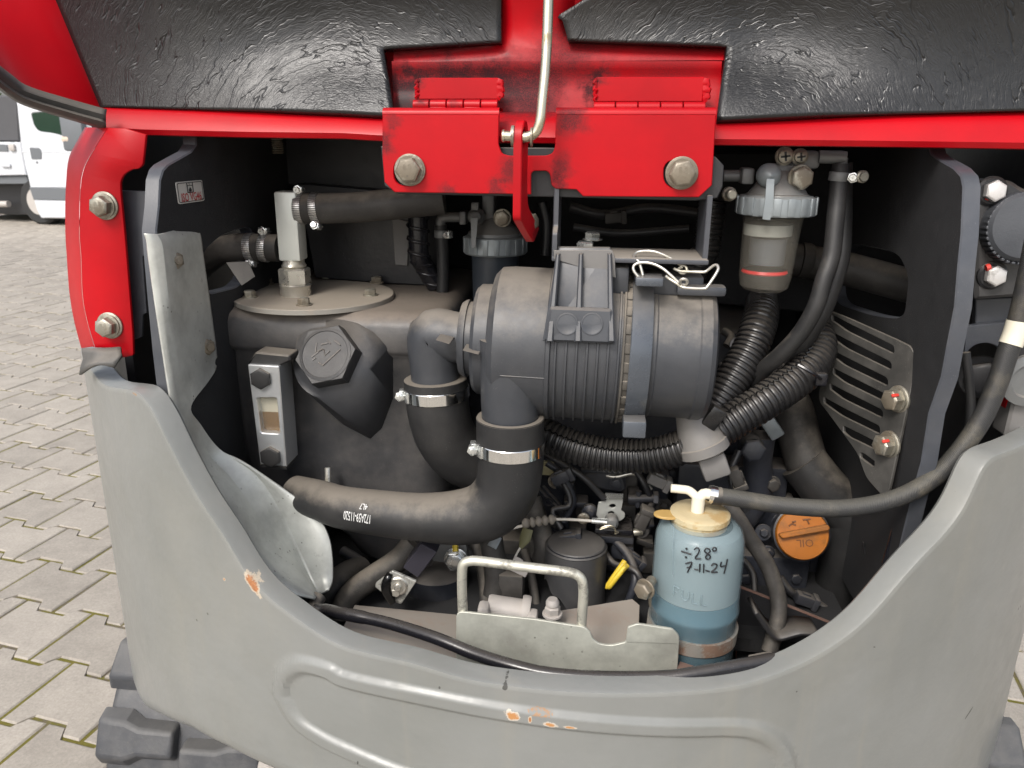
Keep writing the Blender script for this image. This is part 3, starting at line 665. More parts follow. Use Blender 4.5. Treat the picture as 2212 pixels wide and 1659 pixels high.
chips = [chip(*kf(7, 1622, 468), (0.017, 0.02, 0.0055), 48, 'rust'), chip(*kf(7, 1442, 432), (0.002, 0.02, 0.002), 0, 'pale'),
         chip(*kf(8, 1112, 1288), (0.0085, 0.02, 0.0060), 20, 'pale'), chip(*kf(8, 1225, 1312), (0.0022, 0.02, 0.0045), 0, 'rust'), chip(*kf(8, 1352, 1345), (0.0075, 0.02, 0.0035), 12, 'pale'), chip(*kf(8, 1290, 1275), (0.014, 0.02, 0.004), 6, 'edge'),
         chip(*kf(8, 1480, 1362), (0.008, 0.02, 0.0018), 5, 'pale'), chip(*kf(8, 1070, 1080), (0.0028, 0.03, 0.0034), 10, 'dark', R0-0.012), chip(*kf(8, 640, 1130), (0.00125, 0.02, 0.00175), 0, 'dark'), chip(*kf(9, 1860, 1290), (0.0105, 0.02, 0.0018), -32, 'dark'),
         chip(*kf(9, 2178, 968), (0.006, 0.02, 0.003), -55, 'pale'), chip(*kf(4, 1215, 1245), (0.021, 0.012, 0.0035), 60, 'edge', R0-0.03), chip(*kf(4, 860, 884), (0.007, 0.02, 0.0013), 5, 'edge'), chip(*kf(9, 750, 1155), (0.001, 0.02, 0.001), 0, 'dark'), chip(*kf(9, 1250, 868), (0.0015, 0.02, 0.00075), 20, 'dark'), chip(*kf(8, 130, 1590), (0.001, 0.02, 0.0025), 10, 'dark'), chip(*kf(7, 1265, 695), (0.0015, 0.02, 0.0015), 10, 'dark'), chip(*kf(7, 1335, 655), (0.0015, 0.02, 0.0015), 10, 'dark'), chip(*kf(9, 2013, 1218), (0.001, 0.02, 0.00075), 0, 'dark')]
b.build('counterweight', grey_paint(chips), exc, ang=32)
# ---- dark walls and floor of the engine bay
b = B(); b.box((0, 1.50, 0.95), (1.0, 0.02, 0.95), bev=0); b.build('bulkhead', M_FELT, exc)
b = B(); b.box((0, 1.275, 1.338), (1.06, 0.53, 0.01), bev=0); b.build('bay_roof', M_FELT, exc)
b = B(); b.box((0, 1.25, 0.66), (0.84, 0.66, 0.02), bev=0); b.build('bay_floor', M_FELT, exc)
for sx in (-1, 1):
    b = B(); b.box((sx*0.575, 1.26, 0.98), (0.012, 0.56, 0.76), bev=0); b.build('side_wall', M_BLKPAINT, exc)
# ---- thick steel frame plates with felt lined inner faces
def xplate(X, pts, t, name, away):
    b = B(); b.plate([QX(u, v, X) for u, v in pts[0]]+[V((X, y, z)) for y, z in pts[1]], t, bev=0.0015, mside=1, away=away)
    return b.build(name, [M_FELT, M_DKPAINT], exc)
lpF = [kf(1, 1262, 872), kf(1, 1262, 930), kf(1, 1230, 975), kf(1, 1080, 1060), kf(1, 1050, 1095), kf(1, 1030, 1160), kf(1, 1022, 1330), kf(1, 1005, 1480), (349, 640), (360, 760), (376, 900), (395, 1010)]
C8_ = (500, 400, 4.424)
lh = [QX(*kf(C8_, x, y), -0.432) for x, y in rnd([(-40, 1330), (60, 1000), (220, 850), (400, 775), (560, 745), (600, 900), (580, 1180), (420, 1400), (100, 1480)], 60)]
b = B(); b.plate([QX(u, v, -0.432) for u, v in lpF[::-1]]+[V((-0.432, y, z)) for y, z in ((1.02, 1.335), (1.45, 1.335), (1.45, 0.70), (0.88, 0.70))], 0.017, [lh], bev=0.0015, mside=1, away=(-1, 0, 0))
pl = b.build('frame_plate', [M_FELT, M_DKPAINT], exc)
rpF = [kf(3, 1600, 945), kf(3, 1610, 985), kf(3, 1640, 1010), kf(3, 1760, 1080), kf(3, 1805, 1130), kf(3, 1820, 1200), kf(3, 1808, 1500), kf(6, 1787, 60), kf(6, 1765, 330), kf(6, 1720, 560), kf(6, 1680, 780), kf(6, 1600, 1010), kf(6, 1550, 1330), kf(6, 1515, 1450)]
X_R = 0.425
q0 = QX(*rpF[-1], X_R)
nf = rpF[::-1]
cut = [QX(*kf(6, *p), X_R) for p in rnd([(1470, 130), (1400, -20), (1100, -80), (980, 60), (1000, 300), (1250, 380), (1440, 400)], 70)]
b = B(); b.plate([QX(u, v, X_R) for u, v in nf]+[V((X_R, 1.06, 1.335)), V((X_R, 1.45, 1.335)), V((X_R, 1.45, 0.70)), V((X_R, q0.y+0.03, 0.70))], 0.017, [cut], bev=0.0015, mside=1, away=(1, 0, 0))
prr = b.build('frame_plate', [M_FELT, M_DKPAINT], exc)
# label on the left plate
xl = -0.4314
c_ = [QX(*kf(1, x, y), xl) for x, y in ((1130, 1170), (1300, 1155), (1312, 1295), (1150, 1312))]
ex = (c_[1]-c_[0]); ey = (c_[0]-c_[3]); mid = (c_[0]+c_[1]+c_[2]+c_[3])/4; ex1, ey1 = ex.normalized(), ey.normalized()
W_, H_ = ex.length, ey.length
def lab(x, y, d=0.0): return mid+ex*(x-0.5)+ey*(y-0.5)+V((d, 0, 0))
b = B(); b.plate([lab(x, y) for x, y in rnd([(0, 0), (1, 0), (1, 1), (0, 1)], 0.08)], 0.0006, bev=0.0001, away=(-1, 0, 0))
rim = rnd([(0.03, 0.05), (0.97, 0.05), (0.97, 0.95), (0.03, 0.95)], 0.07)
fr_ = [lab(x, y, 0.0004) for x, y in rim]; fi = [lab(0.5+(x-0.5)*0.96, 0.5+(y-0.5)*0.93, 0.0004) for x, y in rim]
for i in range(len(fr_)):
    j = (i+1) % len(fr_); b.add([fr_[i], fr_[j], fi[j], fi[i]], [[0, 1, 2, 3]], 1)
def bar(x0, y0, x1, y1, mi): b.add([lab(x0, y0, 0.0005), lab(x1, y0, 0.0005), lab(x1, y1, 0.0005), lab(x0, y1, 0.0005)], [[0, 1, 2, 3]], mi)
for q in ((0.37, 0.46, 0.40, 0.92), (0.58, 0.46, 0.61, 0.92), (0.37, 0.46, 0.61, 0.50), (0.37, 0.78, 0.61, 0.81), (0.46, 0.81, 0.48, 0.92), (0.83, 0.10, 0.97, 0.13)): bar(*q, 1)
b.add([lab(0.485, 0.73, 0.0006)]+[lab(0.485+0.055*math.sin(a), 0.585-0.075*math.cos(a), 0.0006) for a in [math.pi*(1.75-1.5*i/10) - math.pi for i in range(11)]], [list(range(12))], 1)
sc_ = W_*0.165
b.text('ISO VG46', lab(0.5, 0.25, 0.0006), ex1*1.12, ey1*(H_*0.40/(sc_*0.72)), sc_, 2, bold=sc_*0.010)
b.build('sticker', [M_LABEL, M_INK, M_REDINK], pl, recalc=False)
# ---- red rear side panel, left, with two bolts; dark plate behind it
YP = 0.895
crease = [kf(1, 690, 822), kf(1, 610, 950), kf(1, 540, 1080), kf(1, 515, 1230), kf(1, 510, 1500), kf(4, 520, 0), kf(4, 530, 250), kf(4, 560, 420), kf(4, 610, 590)]
ledge = [kf(1, 545, 818), kf(1, 500, 900), kf(1, 440, 1025), kf(1, 425, 1220), kf(1, 425, 1500), kf(4, 440, 100), kf(4, 470, 330), kf(4, 497, 470), kf(4, 525, 590)]
Cc = catmull([P(u, v, YP) for u, v in crease], 40); Ll = catmull([P(u, v, YP+0.055) for u, v in ledge], 40)
right = [kf(1, x, y) for x, y in rnd([(800, 825), (937, 866), (917, 1060), (890, 1086), (850, 1088), (795, 1120), (772, 1170), (775, 1250), (800, 1500)], [0, 4, 12, 12, 15, 25, 20, 0, 0])]+[kf(4, x, y) for x, y in rnd([(812, 0), (852, 500), (856, 640), (785, 655), (770, 590)], [0, 0, 14, 8, 0])]
b = B()
bend = [c+V((-0.006, 0.005, 0)) for c in Cc]
b.grid([Ll, [l.lerp(c, 0.5)+V((-0.004, -0.006, 0)) for l, c in zip(Ll, bend)], bend, [c+V((-0.0015, 0.0012, 0)) for c in Cc], Cc], uv=False)
b.plate([P(u, v, YP) for u, v in right]+[c for c in Cc[::-1]], 0.004, bev=0.0006, away=(0, 1, 0))
sp_ = b.build('side_panel', M_RED, exc, ang=50, recalc=True, merge=0.0003)
for cx_, cy_, rg in ((678, 1322, 1), (710, 445, 4)):
    p = k(rg, cx_, cy_, YP-0.0005)
    b = B(); b.lathe(p, (0, -1, 0), [(0, 0.0165), (0.0022, 0.0165), (0.0028, 0.0155)], 32); b.lathe(p, (0, -1, 0), [(0.0026, 0.0140), (0.0052, 0.0140), (0.0056, 0.0125)], 32); b.build('washer', M_BOLT, sp_)
    b = B(); b.bolt(p+V((0, -0.0055, 0)), (0, -1, 0), 0.0122, 0.0115, rot=0.35); 
    b.text('8.8', p+V((0.001, -0.0173, 0.0030)), (1, 0, 0), (0, 0, 1), 0.0075); b.build('bolt', M_BOLT, sp_)
b = B(); b.plate([P(*kf(1, x, y), YP+0.02) for x, y in ((740, 1222), (940, 1230), (935, 1646))]+[P(*kf(4, x, y), YP+0.02) for x, y in rnd([(915, 0), (942, 366), (916, 378), (912, 520), (870, 538), (760, 525)], [0, 0, 14, 14, 14, 0])], 0.004, bev=0.0006); b.build('mounting_plate', M_DKPAINT, exc)
# rubber flap between panel and counterweight
top_ = catmull([k(4, 525, 590, 0.91), k(4, 620, 592, 0.885), k(4, 775, 583, 0.885)], 16)
mid_ = catmull([k(4, 535, 660, 0.90), k(4, 640, 655, 0.872), k(4, 783, 640, 0.875)], 16)
bot_ = catmull([k(4, 508, 765, 0.895), k(4, 575, 715, 0.868), k(4, 640, 698, 0.862), k(4, 735, 722, 0.866)], 16)
b = B(); b.grid([top_, [a.lerp(c, 0.5)+V((0, -0.001, 0)) for a, c in zip(top_, mid_)], mid_, [a.lerp(c, 0.5)+V((0, -0.002, 0)) for a, c in zip(mid_, bot_)], bot_], uv=False); b.build('rubber_flap', M_SEAL, exc, ang=80, solid=0.003)
# ---- hood: red shell, foam panels, edge seal
def hy(u, v):
    """depth of the hood's inner face"""
    t = (255-v)/255.0
    g = math.exp(-((max(abs(u-1185), 375)-440)/230.0)**2)
    return 0.952+(0.022+0.070*g)*t-(0.020+0.040*g)*t*t
def hp(u, v, d=0.0): return P(u, v, hy(u, v)+d)
lipF = [(236, 287), (314, 291), (520, 296), kf(1, 2212, 890), kf(2, 265, 905), (1185, 309), kf(3, 220, 930), kf(3, 1100, 940), kf(3, 1700, 948), kf(3, 2212, 956), (2420, 330), (2700, 345)]
us = [x for x, _ in lipF]; vs_ = [y for _, y in lipF]
def lipv(u): return float(np.interp(u, us, vs_))
ftF = [(232, 235), kf(1, 1470, 725), kf(1, 2212, 757), kf(2, 260, 770), (1185, 262), kf(3, 230, 802), kf(3, 850, 770), kf(3, 1400, 748), kf(3, 2212, 724), (2420, 240), (2700, 236)]
fu = [x for x, _ in ftF]; fv = [y for _, y in ftF]
def footv(u): return float(np.interp(u, fu, fv))
b = B(); rows_ = [[] for _ in range(14)]
for i in range(150):
    u = 232+(2700-232)*i/149; vl = lipv(u); vf = footv(u)
    A = P(u, vl, 0.925); 
    rows_[0].append(A+V((0, 0.055, 0.004))); rows_[1].append(A+V((0, 0.008, -0.001))); rows_[2].append(A); rows_[3].append(A+V((0, -0.0035, 0.006)))
    D_ = hp(u, vf-25, 0.018); C_ = A+V((0, -0.004, 0.0135))
    for j in range(4, 8):
        t = (j-3)/5; rows_[j].append(C_.lerp(D_, t)+V((0, -0.006*math.sin(math.pi*t), 0.004*math.sin(math.pi*t))))
    for j in range(8, 14):
        v = vf-25-(vf+145)*((j-8)/5); rows_[j].append(hp(u, v, 0.018))
b.grid(rows_, uv=False)
# raised spine above the bracket and shallow dish around it
sp0 = [(1100, -150), (1100, 20), (1096, 80), (1070, 108), (905, 122)]
spn = catmull([hp(u, v, -0.004) for u, v in ((1085, -150), (1085, 30), (1078, 88), (1040, 104), (850, 120))], 40)
spx = catmull([hp(u, v, 0.017) for u, v in ((1070, -150), (1070, 30), (1060, 78), (1030, 92), (850, 106))], 40)
spi = catmull([hp(u, v, -0.010) for u, v in ((1112, -150), (1112, 40), (1110, 104), (1080, 122), (850, 134))], 40)
sqn = catmull([hp(u, v, -0.004) for u, v in ((1225, -150), (1225, 30), (1232, 86), (1290, 100), (1570, 114))], 40)
sqx = catmull([hp(u, v, 0.017) for u, v in ((1242, -150), (1242, 30), (1252, 76), (1300, 88), (1570, 101))], 40)
sqi = catmull([hp(u, v, -0.010) for u, v in ((1200, -150), (1200, 40), (1204, 106), (1262, 120), (1570, 130))], 40)
b.grid([spx, spn, spi, [a.lerp(c, 0.5) for a, c in zip(spi, sqi)], sqi, sqn, sqx], uv=False)
low = [hp(u, 262, 0.0) for u in np.linspace(850, 1570, 40)]
# lower dish: from the spine foot down to the hinge line
up_l = [hp(u, 134 if u < 1080 else 122, -0.010) for u in np.linspace(846, 1560, 40)]
dish = [[hp(u, vv, dd) for u in np.linspace(846+(vv-130)*0.05, 1560-(vv-130)*0.08, 40)] for vv, dd in ((132, -0.010), (140, -0.0092), (150, -0.006), (160, -0.002), (172, 0.001), (190, 0.003), (215, 0.004), (262, 0.004))]
b.grid(dish, uv=False)
# left wall of the hood coming towards the camera
LW = [((236, 287), 0.925), ((150, 262), 0.905), ((70, 222), 0.872), ((0, 160), 0.83), ((-160, 40), 0.75), ((-330, -120), 0.68)]
lowp = catmull([P(*q, y) for q, y in LW], 30)
edge_t = []
for i, p in enumerate(lowp):
    t = i/29
    edge_t.append(P(75-700*t, -170-60*t, 0.985-0.20*t))
corner = [hp(135+0.404*v, v, 0.018) for v in np.linspace(240, -170, 12)]
rows_ = []
for j in range(12):
    s = j/11; rows_.append([corner[j].lerp(lowp[-1].lerp(edge_t[-1], s), t) if False else (lowp[int(round(t*29))].lerp(edge_t[int(round(t*29))], s))*min(1, t*3)+corner[j]*(1-min(1, t*3)) for t in np.linspace(0, 1, 30)])
b.grid(rows_, uv=False)
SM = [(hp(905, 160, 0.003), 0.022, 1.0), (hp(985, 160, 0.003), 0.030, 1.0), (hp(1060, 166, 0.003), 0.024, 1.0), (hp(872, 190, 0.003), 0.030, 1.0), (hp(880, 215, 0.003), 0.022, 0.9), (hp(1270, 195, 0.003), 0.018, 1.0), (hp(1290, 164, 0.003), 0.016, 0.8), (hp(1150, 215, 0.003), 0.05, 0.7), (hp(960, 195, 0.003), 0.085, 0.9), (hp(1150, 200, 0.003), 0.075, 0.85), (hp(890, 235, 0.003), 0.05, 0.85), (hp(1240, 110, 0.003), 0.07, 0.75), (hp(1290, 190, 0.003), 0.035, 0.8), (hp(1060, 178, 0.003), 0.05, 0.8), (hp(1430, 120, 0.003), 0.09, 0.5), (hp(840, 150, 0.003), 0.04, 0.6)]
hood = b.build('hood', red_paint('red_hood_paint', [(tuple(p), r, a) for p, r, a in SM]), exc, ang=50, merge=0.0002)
# foam panels
def bulge(u, v):
    c = 0.012*math.exp(-((abs(u-1185)-450)/240.0)**2-((v-235)/80.0)**2)
    return -0.006-c
def fp(u, v): return P(u, v, hy(u, v)+bulge(u, v))
uL = lambda v: 135+0.404*v
def uR(v): return 833+max(0, v-113)*0.15
b = B(); rr_ = []
vl_ = list(np.linspace(1, 0.0, 40))
for t in vl_:
    row = []
    for s in np.linspace(0, 1, 60):
        v_top = -170; u_ = 0
        v = 113*(1-t)+(-170)*t if t > 0.0 else 113
        row.append(fp(uL(v)+s*(uR(v)-uL(v)), v))
    rr_.append(row)
for t in np.linspace(0, 1, 26)[1:]:
    row = []
    for s in np.linspace(0, 1, 60):
        ub = uL(235)+s*(uR(257)-uL(235)); vb = footv(ub)
        v = 113+(vb-113)*t; u0 = uL(113)+s*(uR(113)-uL(113)); row.append(fp(u0+(ub-u0)*t, v))
    rr_.append(row)
b.grid(rr_, uv=False)
rr_ = []
for t in np.linspace(1, 0, 40):
    rr_.append([fp(uR(0)+s*(1085-uR(0)), (113-16*s)*(1-t)-170*t) for s in np.linspace(0, 1, 22)])
b.grid(rr_, uv=False)
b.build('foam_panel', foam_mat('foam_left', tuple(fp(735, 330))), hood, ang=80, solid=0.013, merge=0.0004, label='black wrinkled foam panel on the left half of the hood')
vR = lambda v: 1565-max(0, v-107)*0.15
b = B(); rr_ = []
for t in np.linspace(1, 0, 40):
    v0 = lambda s: 107*(1-t)-170*t
    rr_.append([fp(1565+s*(2700-1565), v0(s)) for s in np.linspace(0, 1, 80)])
for t in np.linspace(0, 1, 26)[1:]:
    row = []
    for s in np.linspace(0, 1, 80):
        ub = 1546+s*(2700-1546); vb = footv(ub); v = 107+(vb-107)*t; u0 = 1565+s*(2700-1565); row.append(fp(u0+(ub-u0)*t, v))
    rr_.append(row)
b.grid(rr_, uv=False)
rr_ = []
for t in np.linspace(1, 0, 40):
    row = []
    for s in np.linspace(0, 1, 24):
        vb = 93+14*s; v = vb*(1-t)-170*t
        ul = 1228-0.25*(93-v) if v > 40 else (1206 + max(0, 35-v)*1.5)
        ul = min(ul, 1560); row.append(fp(ul+s*(1565-ul), v))
    rr_.append(row)
b.grid(rr_, uv=False)
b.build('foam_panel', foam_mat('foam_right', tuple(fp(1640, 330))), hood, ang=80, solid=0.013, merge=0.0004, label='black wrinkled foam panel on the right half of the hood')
# rubber edge seal on the lower left edge of the hood
SL = [((229, 262), 0.905), ((150, 240), 0.880), ((60, 212), 0.845), ((22, 190), 0.825), ((-30, 150), 0.79), ((-160, 55), 0.72)]
outer = catmull([P(u, v, y) for (u, v), y in SL], 40)
b = B(); rw = []
for a, (du, dv, dy) in enumerate(((2, -26, 0.004), (0, -13, -0.004), (0, -2, -0.002), (0, 3, -0.010), (0, 13, -0.006), (0, 19, 0.010))):
    rw.append(catmull([P(u+du, v+dv*(1.0 if i < 3 else 1.15), y+dy) for i, ((u, v), y) in enumerate(SL)], 40))
b.grid(rw, uv=False); b.build('edge_seal', M_SEAL, hood, ang=60, solid=-0.003)
# ---- hinge bracket with slots
YB = 0.885
k2 = lambda x, y: kf(2, x, y)
ob_ = rnd([(272, 735), (1022, 735), (1018, 930), (1040, 988), (1085, 1001), (1325, 1001), (1368, 985), (1383, 940), (1388, 735), (2418, 735), (2392, 1190), (2308, 1268), (1562, 1262), (1520, 1218), (1385, 1213), (1358, 1190), (1352, 1120), (1330, 1098), (1245, 1098), (1228, 1118), (1228, 1250), (350, 1236), (286, 1170), (272, 1000)], [0, 0, 20, 18, 15, 15, 18, 20, 0, 0, 0, 0, 0, 0, 10, 16, 16, 16, 16, 10, 0, 0, 0, 0])
s1 = rnd([(345, 1020), (520, 1020), (520, 1195), (345, 1195)], 80); s2 = rnd([(2080, 1030), (2290, 1030), (2290, 1205), (2080, 1205)], 80)
b = B(); b.plate([P(*k2(*p), YB) for p in ob_], 0.005, [[P(*k2(*p), YB) for p in s1], [P(*k2(*p), YB) for p in s2]], bev=0.0008)
for xa, xb in ((272, 1022), (1388, 2418)):                       # rolled top edges running back to the hinges
    A_ = P(*k2(xa, 735), YB); B_ = P(*k2(xb, 735), YB); rw = []
    for j in range(8):
        an = j/7*math.pi/2; r_ = 0.007; rw.append([A_.lerp(B_, t)+V((0, r_*(1-math.cos(an)), r_*math.sin(an))) for t in (0, 0.5, 1)])
    rw.append([A_.lerp(B_, t)+V((0, 0.035, 0.007)) for t in (0, 0.5, 1)])
    for r2 in list(rw)[::-1]: rw.append([p+V((0, 0.0022, -0.0035)) for p in r2])
    b.grid(rw, uv=False)
SB = [(P(*k2(280, 900), YB), 0.022, 0.8), (P(*k2(1090, 1100), YB), 0.020, 0.75), (P(*k2(700, 1250), YB), 0.016, 0.7), (P(*k2(1000, 1250), YB), 0.018, 0.7), (P(*k2(1430, 1080), YB), 0.022, 0.75), (P(*k2(1480, 760), YB), 0.026, 0.85), (P(*k2(330, 790), YB), 0.012, 0.5), (P(*k2(1400, 1190), YB), 0.016, 0.7)]
brk = b.build('hinge_bracket', red_paint('red_bracket_paint', [(tuple(p), r, a) for p, r, a in SB]), exc, ang=40)
for x, y in ((452, 1092), (2196, 1112)):
    p = P(*k2(x, y), YB-0.0005); hx = -0.3 if x < 1000 else 0.0
    b = B(); b.lathe(p, (0, -1, 0), [(0, 0.0172), (0.0030, 0.0172), (0.0036, 0.0160)], 36); b.build('washer', M_BOLT, brk)
    b = B(); b.bolt(p+V((0, -0.0036, 0)), (0, -1, 0), 0.0140, 0.0105, 0.0158, 0.0022, rot=0.1); b.text('8.8', p+V((0, -0.0166, 0.0035)), (1, 0, 0), (0, 0, 1), 0.008); b.build('bolt', M_BOLT, brk)
# black carrier plate behind the bracket
b = B(); b.plate([P(*kf(2, x, y), YB+0.012) for x, y in ((262, 940), (2300, 960), (2300, 1000), (2390, 1000))]+[P(*kf(3, x, y), YB+0.012) for x, y in ((230, 1010), (282, 1065), (275, 1200), (240, 1275), (100, 1290))]+[P(*kf(2, x, y), YB+0.012) for x, y in ((1400, 1268), (380, 1248), (285, 1195))], 0.008, bev=0.001); b.build('carrier_plate', M_BLKPAINT, exc)
# ---- two hinges welded to the hood
for x0, x1, y, lf, dark in ((470, 1018, 675, [(505, 500), (1020, 500), (1030, 640), (500, 640)], 1), (1628, 2350, 690, [(1650, 495), (2205+140, 495), (2330, 655), (1640, 655)], 0)):
    h = thing('hinge', None, None, (0, 0, 0)); h.parent = exc; h.location = V((0, 0, 0))-ORG[exc]; ORG[h] = V((0, 0, 0))
    ya = 0.905; r_ = M(11.0, *k2(x0, y), ya); n = 5
    p0 = P(*k2(x0, y), ya); p1 = P(*k2(x1, y), ya); ax = (p1-p0).normalized(); L = (p1-p0).length/n
    for i in range(n):
        b = B(); b.lathe(p0+ax*(L*i+0.0006), ax, [(0, r_*0.9), (0.0006, r_), (L-0.0018, r_), (L-0.0012, r_*0.9)], 20)
        if i % 2: b.box(p0+ax*(L*(i+0.5))+V((0, -r_*0.6, -r_*0.75)), (L*0.95, 0.004, 0.004), bev=0.0008)
        b.build('knuckle', red_paint('red_knuckle_paint_%d' % (i % 3), [(tuple(p0+ax*L*0.5), 0.016, 0.95), (tuple(p0+ax*L*2.5), 0.012, 0.7)] if dark else []) if i < 3 else M_RED, h)
    b = B(); b.plate([P(*k2(*p), 0.9405) for p in rnd(lf, 8)], 0.012, bev=0.001)
    for q in range(14):                                          # weld beads along both ends
        sx_, sy_ = (lf[0] if q < 7 else lf[1]); tt = (q % 7)/6
        if q % 7 == 0:
            wp = [P(*k2(sx_+(-8 if q < 7 else 8)+7*math.sin(j*2.3+q), sy_+8+j/11*(lf[3][1]-sy_-12)), 0.9425) for j in range(12)]
            b.tube(wp, [0.0036, 0.005, 0.004, 0.0055, 0.0042, 0.005, 0.0035], 8, 0.002, flat=0.6)
    b.build('hinge_leaf', red_paint('red_leaf_paint', [(tuple(P(*k2(lf[0][0], lf[0][1]), 0.945)), 0.018, 0.9)]), h)
# ---- prop rod and its stay
rodp = [k(2, 1352, -420, 0.885), k(2, 1340, 0, 0.872), k(2, 1325, 380, 0.858), k(2, 1302, 640, 0.846), k(2, 1288, 770, 0.842), k(2, 1262, 845, 0.842), k(2, 1205, 880, 0.842), k(2, 1130, 877, 0.842), k(2, 1052, 874, 0.842)]
b = B(); b.tube(rodp, M(11.3, *k2(1330, 400), 0.85), 18, 0.003); b.lathe(k(2, 1052, 874, 0.842), (-1, 0, 0), [(-0.001, 0.0066), (0.001, 0.0062), (0.0018, 0.005)], 18)
pr = b.build('prop_rod', M_ROD, exc, label='yellowish zinc plated prop rod holding the hood open')
b = B(); b.lathe(k(2, 1112, 876, 0.842), (1, 0, 0), [(-0.0015, 0.0105), (0.0015, 0.0105)], 24); b.lathe(k(2, 1232, 882, 0.842), (1, 0, 0), [(-0.001, 0.0095), (0.001, 0.0095)], 24); b.build('washer', M_BOLT, pr)
zt = k(2, 1150, 772, 0.845).z; zm = k(2, 1125, 1000, 0.842).z; zb = k(2, 1125, 1405, 0.842).z; ze = k(2, 1210, 1540, 0.92).z
xs_ = k(2, 1140, 876, 0.842).x
stw = lambda p: V((p.x+0.17*(p.y-0.834), p.y, p.z))
out = [(0.834, zt-0.012), (0.834, zb), (0.892, ze), (0.915, ze+0.014), (0.862, zb+0.012), (0.858, zm-0.02), (0.860, zm), (0.860, zt-0.010), (0.854, zt), (0.844, zt)]
b = B(); hz_ = k(2, 1160, 876, 0.842).z
b.plate([V((xs_+0.0055, y, z)) for y, z in rnd(out, [0.008, 0.006, 0.004, 0.004, 0.01, 0.01, 0.01, 0.01, 0.008, 0.008])], 0.0085, [[V((xs_+0.0055, 0.8445+0.0075*math.cos(a), hz_+0.0085*math.sin(a))) for a in np.linspace(0, 6.1, 18)]], bev=0.001, away=(-1, 0, 0), fn=stw)
st_ = b.build('stay_bar', red_paint('red_stay_paint', [((xs_, 0.90, ze), 0.03, 0.8), ((xs_, 0.86, hz_), 0.014, 0.8)]), exc)
b = B(); b.bolt(k(2, 1225, 1425, 0.90), (1, -0.4, 0.2), 0.0085, 0.006, 0.010, 0.0015); b.build('bolt', M_BOLT, st_)
# ---- rubber tracks under the counterweight
def track(xa, xb, mirror):
    tr = thing('rubber_track', None, None, (0, 0, 0)); tr.parent = exc; tr.location = -ORG[exc]; ORG[tr] = V((0, 0, 0))
    cy, cz, r = 1.205, 0.262, 0.255; xm = (xa+xb)/2; w_ = xb-xa
    b = B(); rows_ = []
    pts = []
    for a in np.linspace(-90, 90, 37): an = rad(a); pts.append((cy-r*math.cos(an), cz+r*math.sin(an)))
    pts += [(cy+0.3, cz+r), (2.6, cz+r)]
    pts = [(2.6, cz-r), (cy+0.3, cz-r)]+pts
    for y, z in pts: rows_.append([V((x, y, z)) for x in (xa+0.012, xa+0.02, xm, xb-0.02, xb-0.012)])
    b.grid(rows_, uv=False); b.build('belt', M_RUBT, tr, ang=60, solid=0.02)
    n = 8
    for i in range(n+6):
        a = -85+i*26.0
        for sd in (-1, 1):
            aa = a+(0 if sd > 0 else 5)
            if i < n-1 and aa < 92:
                an = rad(aa); c = V((0, cy-r*math.cos(an), cz+r*math.sin(an))); nr = V((0, -math.cos(an), math.sin(an))); tg = V((0, math.sin(an), math.cos(an)))
            else:
                d_ = (aa-92)*0.0044; c = V((0, cy+max(0, d_), cz+r)); nr = V((0, 0, 1)); tg = V((0, 1, 0))
            X0 = xm-0.012*sd; X1 = xa if sd < 0 else xb
            X0, X1 = xm+0.006*sd, (xa if sd < 0 else xb)
            hs, hl, ht = 0.030, 0.044, 0.024
            vs = []
            for xx, lw in ((X0, hs), (X0+(X1-X0)*0.45, hs*1.05), (X0+(X1-X0)*0.62, hl), (X1, hl)):
                for (e, g) in ((-1, 0), (-0.72, 1), (0.72, 1), (1, 0)):
                    hh = ht*g*(0.72 if xx == X1 else 1); vs.append(V((xx, 0, 0))+c+nr*(hh-0.002)+tg*(e*lw*(0.9 if g else 1)))
            fs = []
            for s_ in range(3):
                for e in range(3): fs.append([s_*4+e, s_*4+e+1, s_*4+e+5, s_*4+e+4])
            fs += [[0, 1, 2, 3], [12, 13, 14, 15]]
            b = B(); b.add(vs, fs); bl = b.build('tread_lug', M_RUBT, tr, ang=25)
            mb = bl.modifiers.new('edge', 'BEVEL'); mb.width = 0.006; mb.segments = 3
    b = B(); b.lathe((xm, cy, cz), (1, 0, 0), [(-w_*0.3, 0.16), (-w_*0.3, 0.22), (w_*0.3, 0.22), (w_*0.3, 0.16)], 30); b.build('idler_wheel', M_BLKPAINT, tr)
TX0 = P(226, 1640, 0.97).x; TX1 = P(572, 1640, 0.97).x
track(TX0, TX1, False); track(-TX1, -TX0, True)
b = B(); b.box((0, 1.55, 0.40), (0.62, 0.9, 0.22), bev=0.03); b.build('undercarriage', M_BLKPAINT, exc)
b = B(); b.lathe((0, YC, 0.54), V((0, 0, 1)), [(0, 0.60), (0.05, 0.60)], 48); b.build('slew_deck', M_BLKPAINT, exc)
b = B(); b.tube([GZ(*kf(7, 1700, 1600), 0.50), GZ(*kf(7, 1960, 1660), 0.47)], 0.022, 16); b.build('pipe', M_BEIGE, exc)
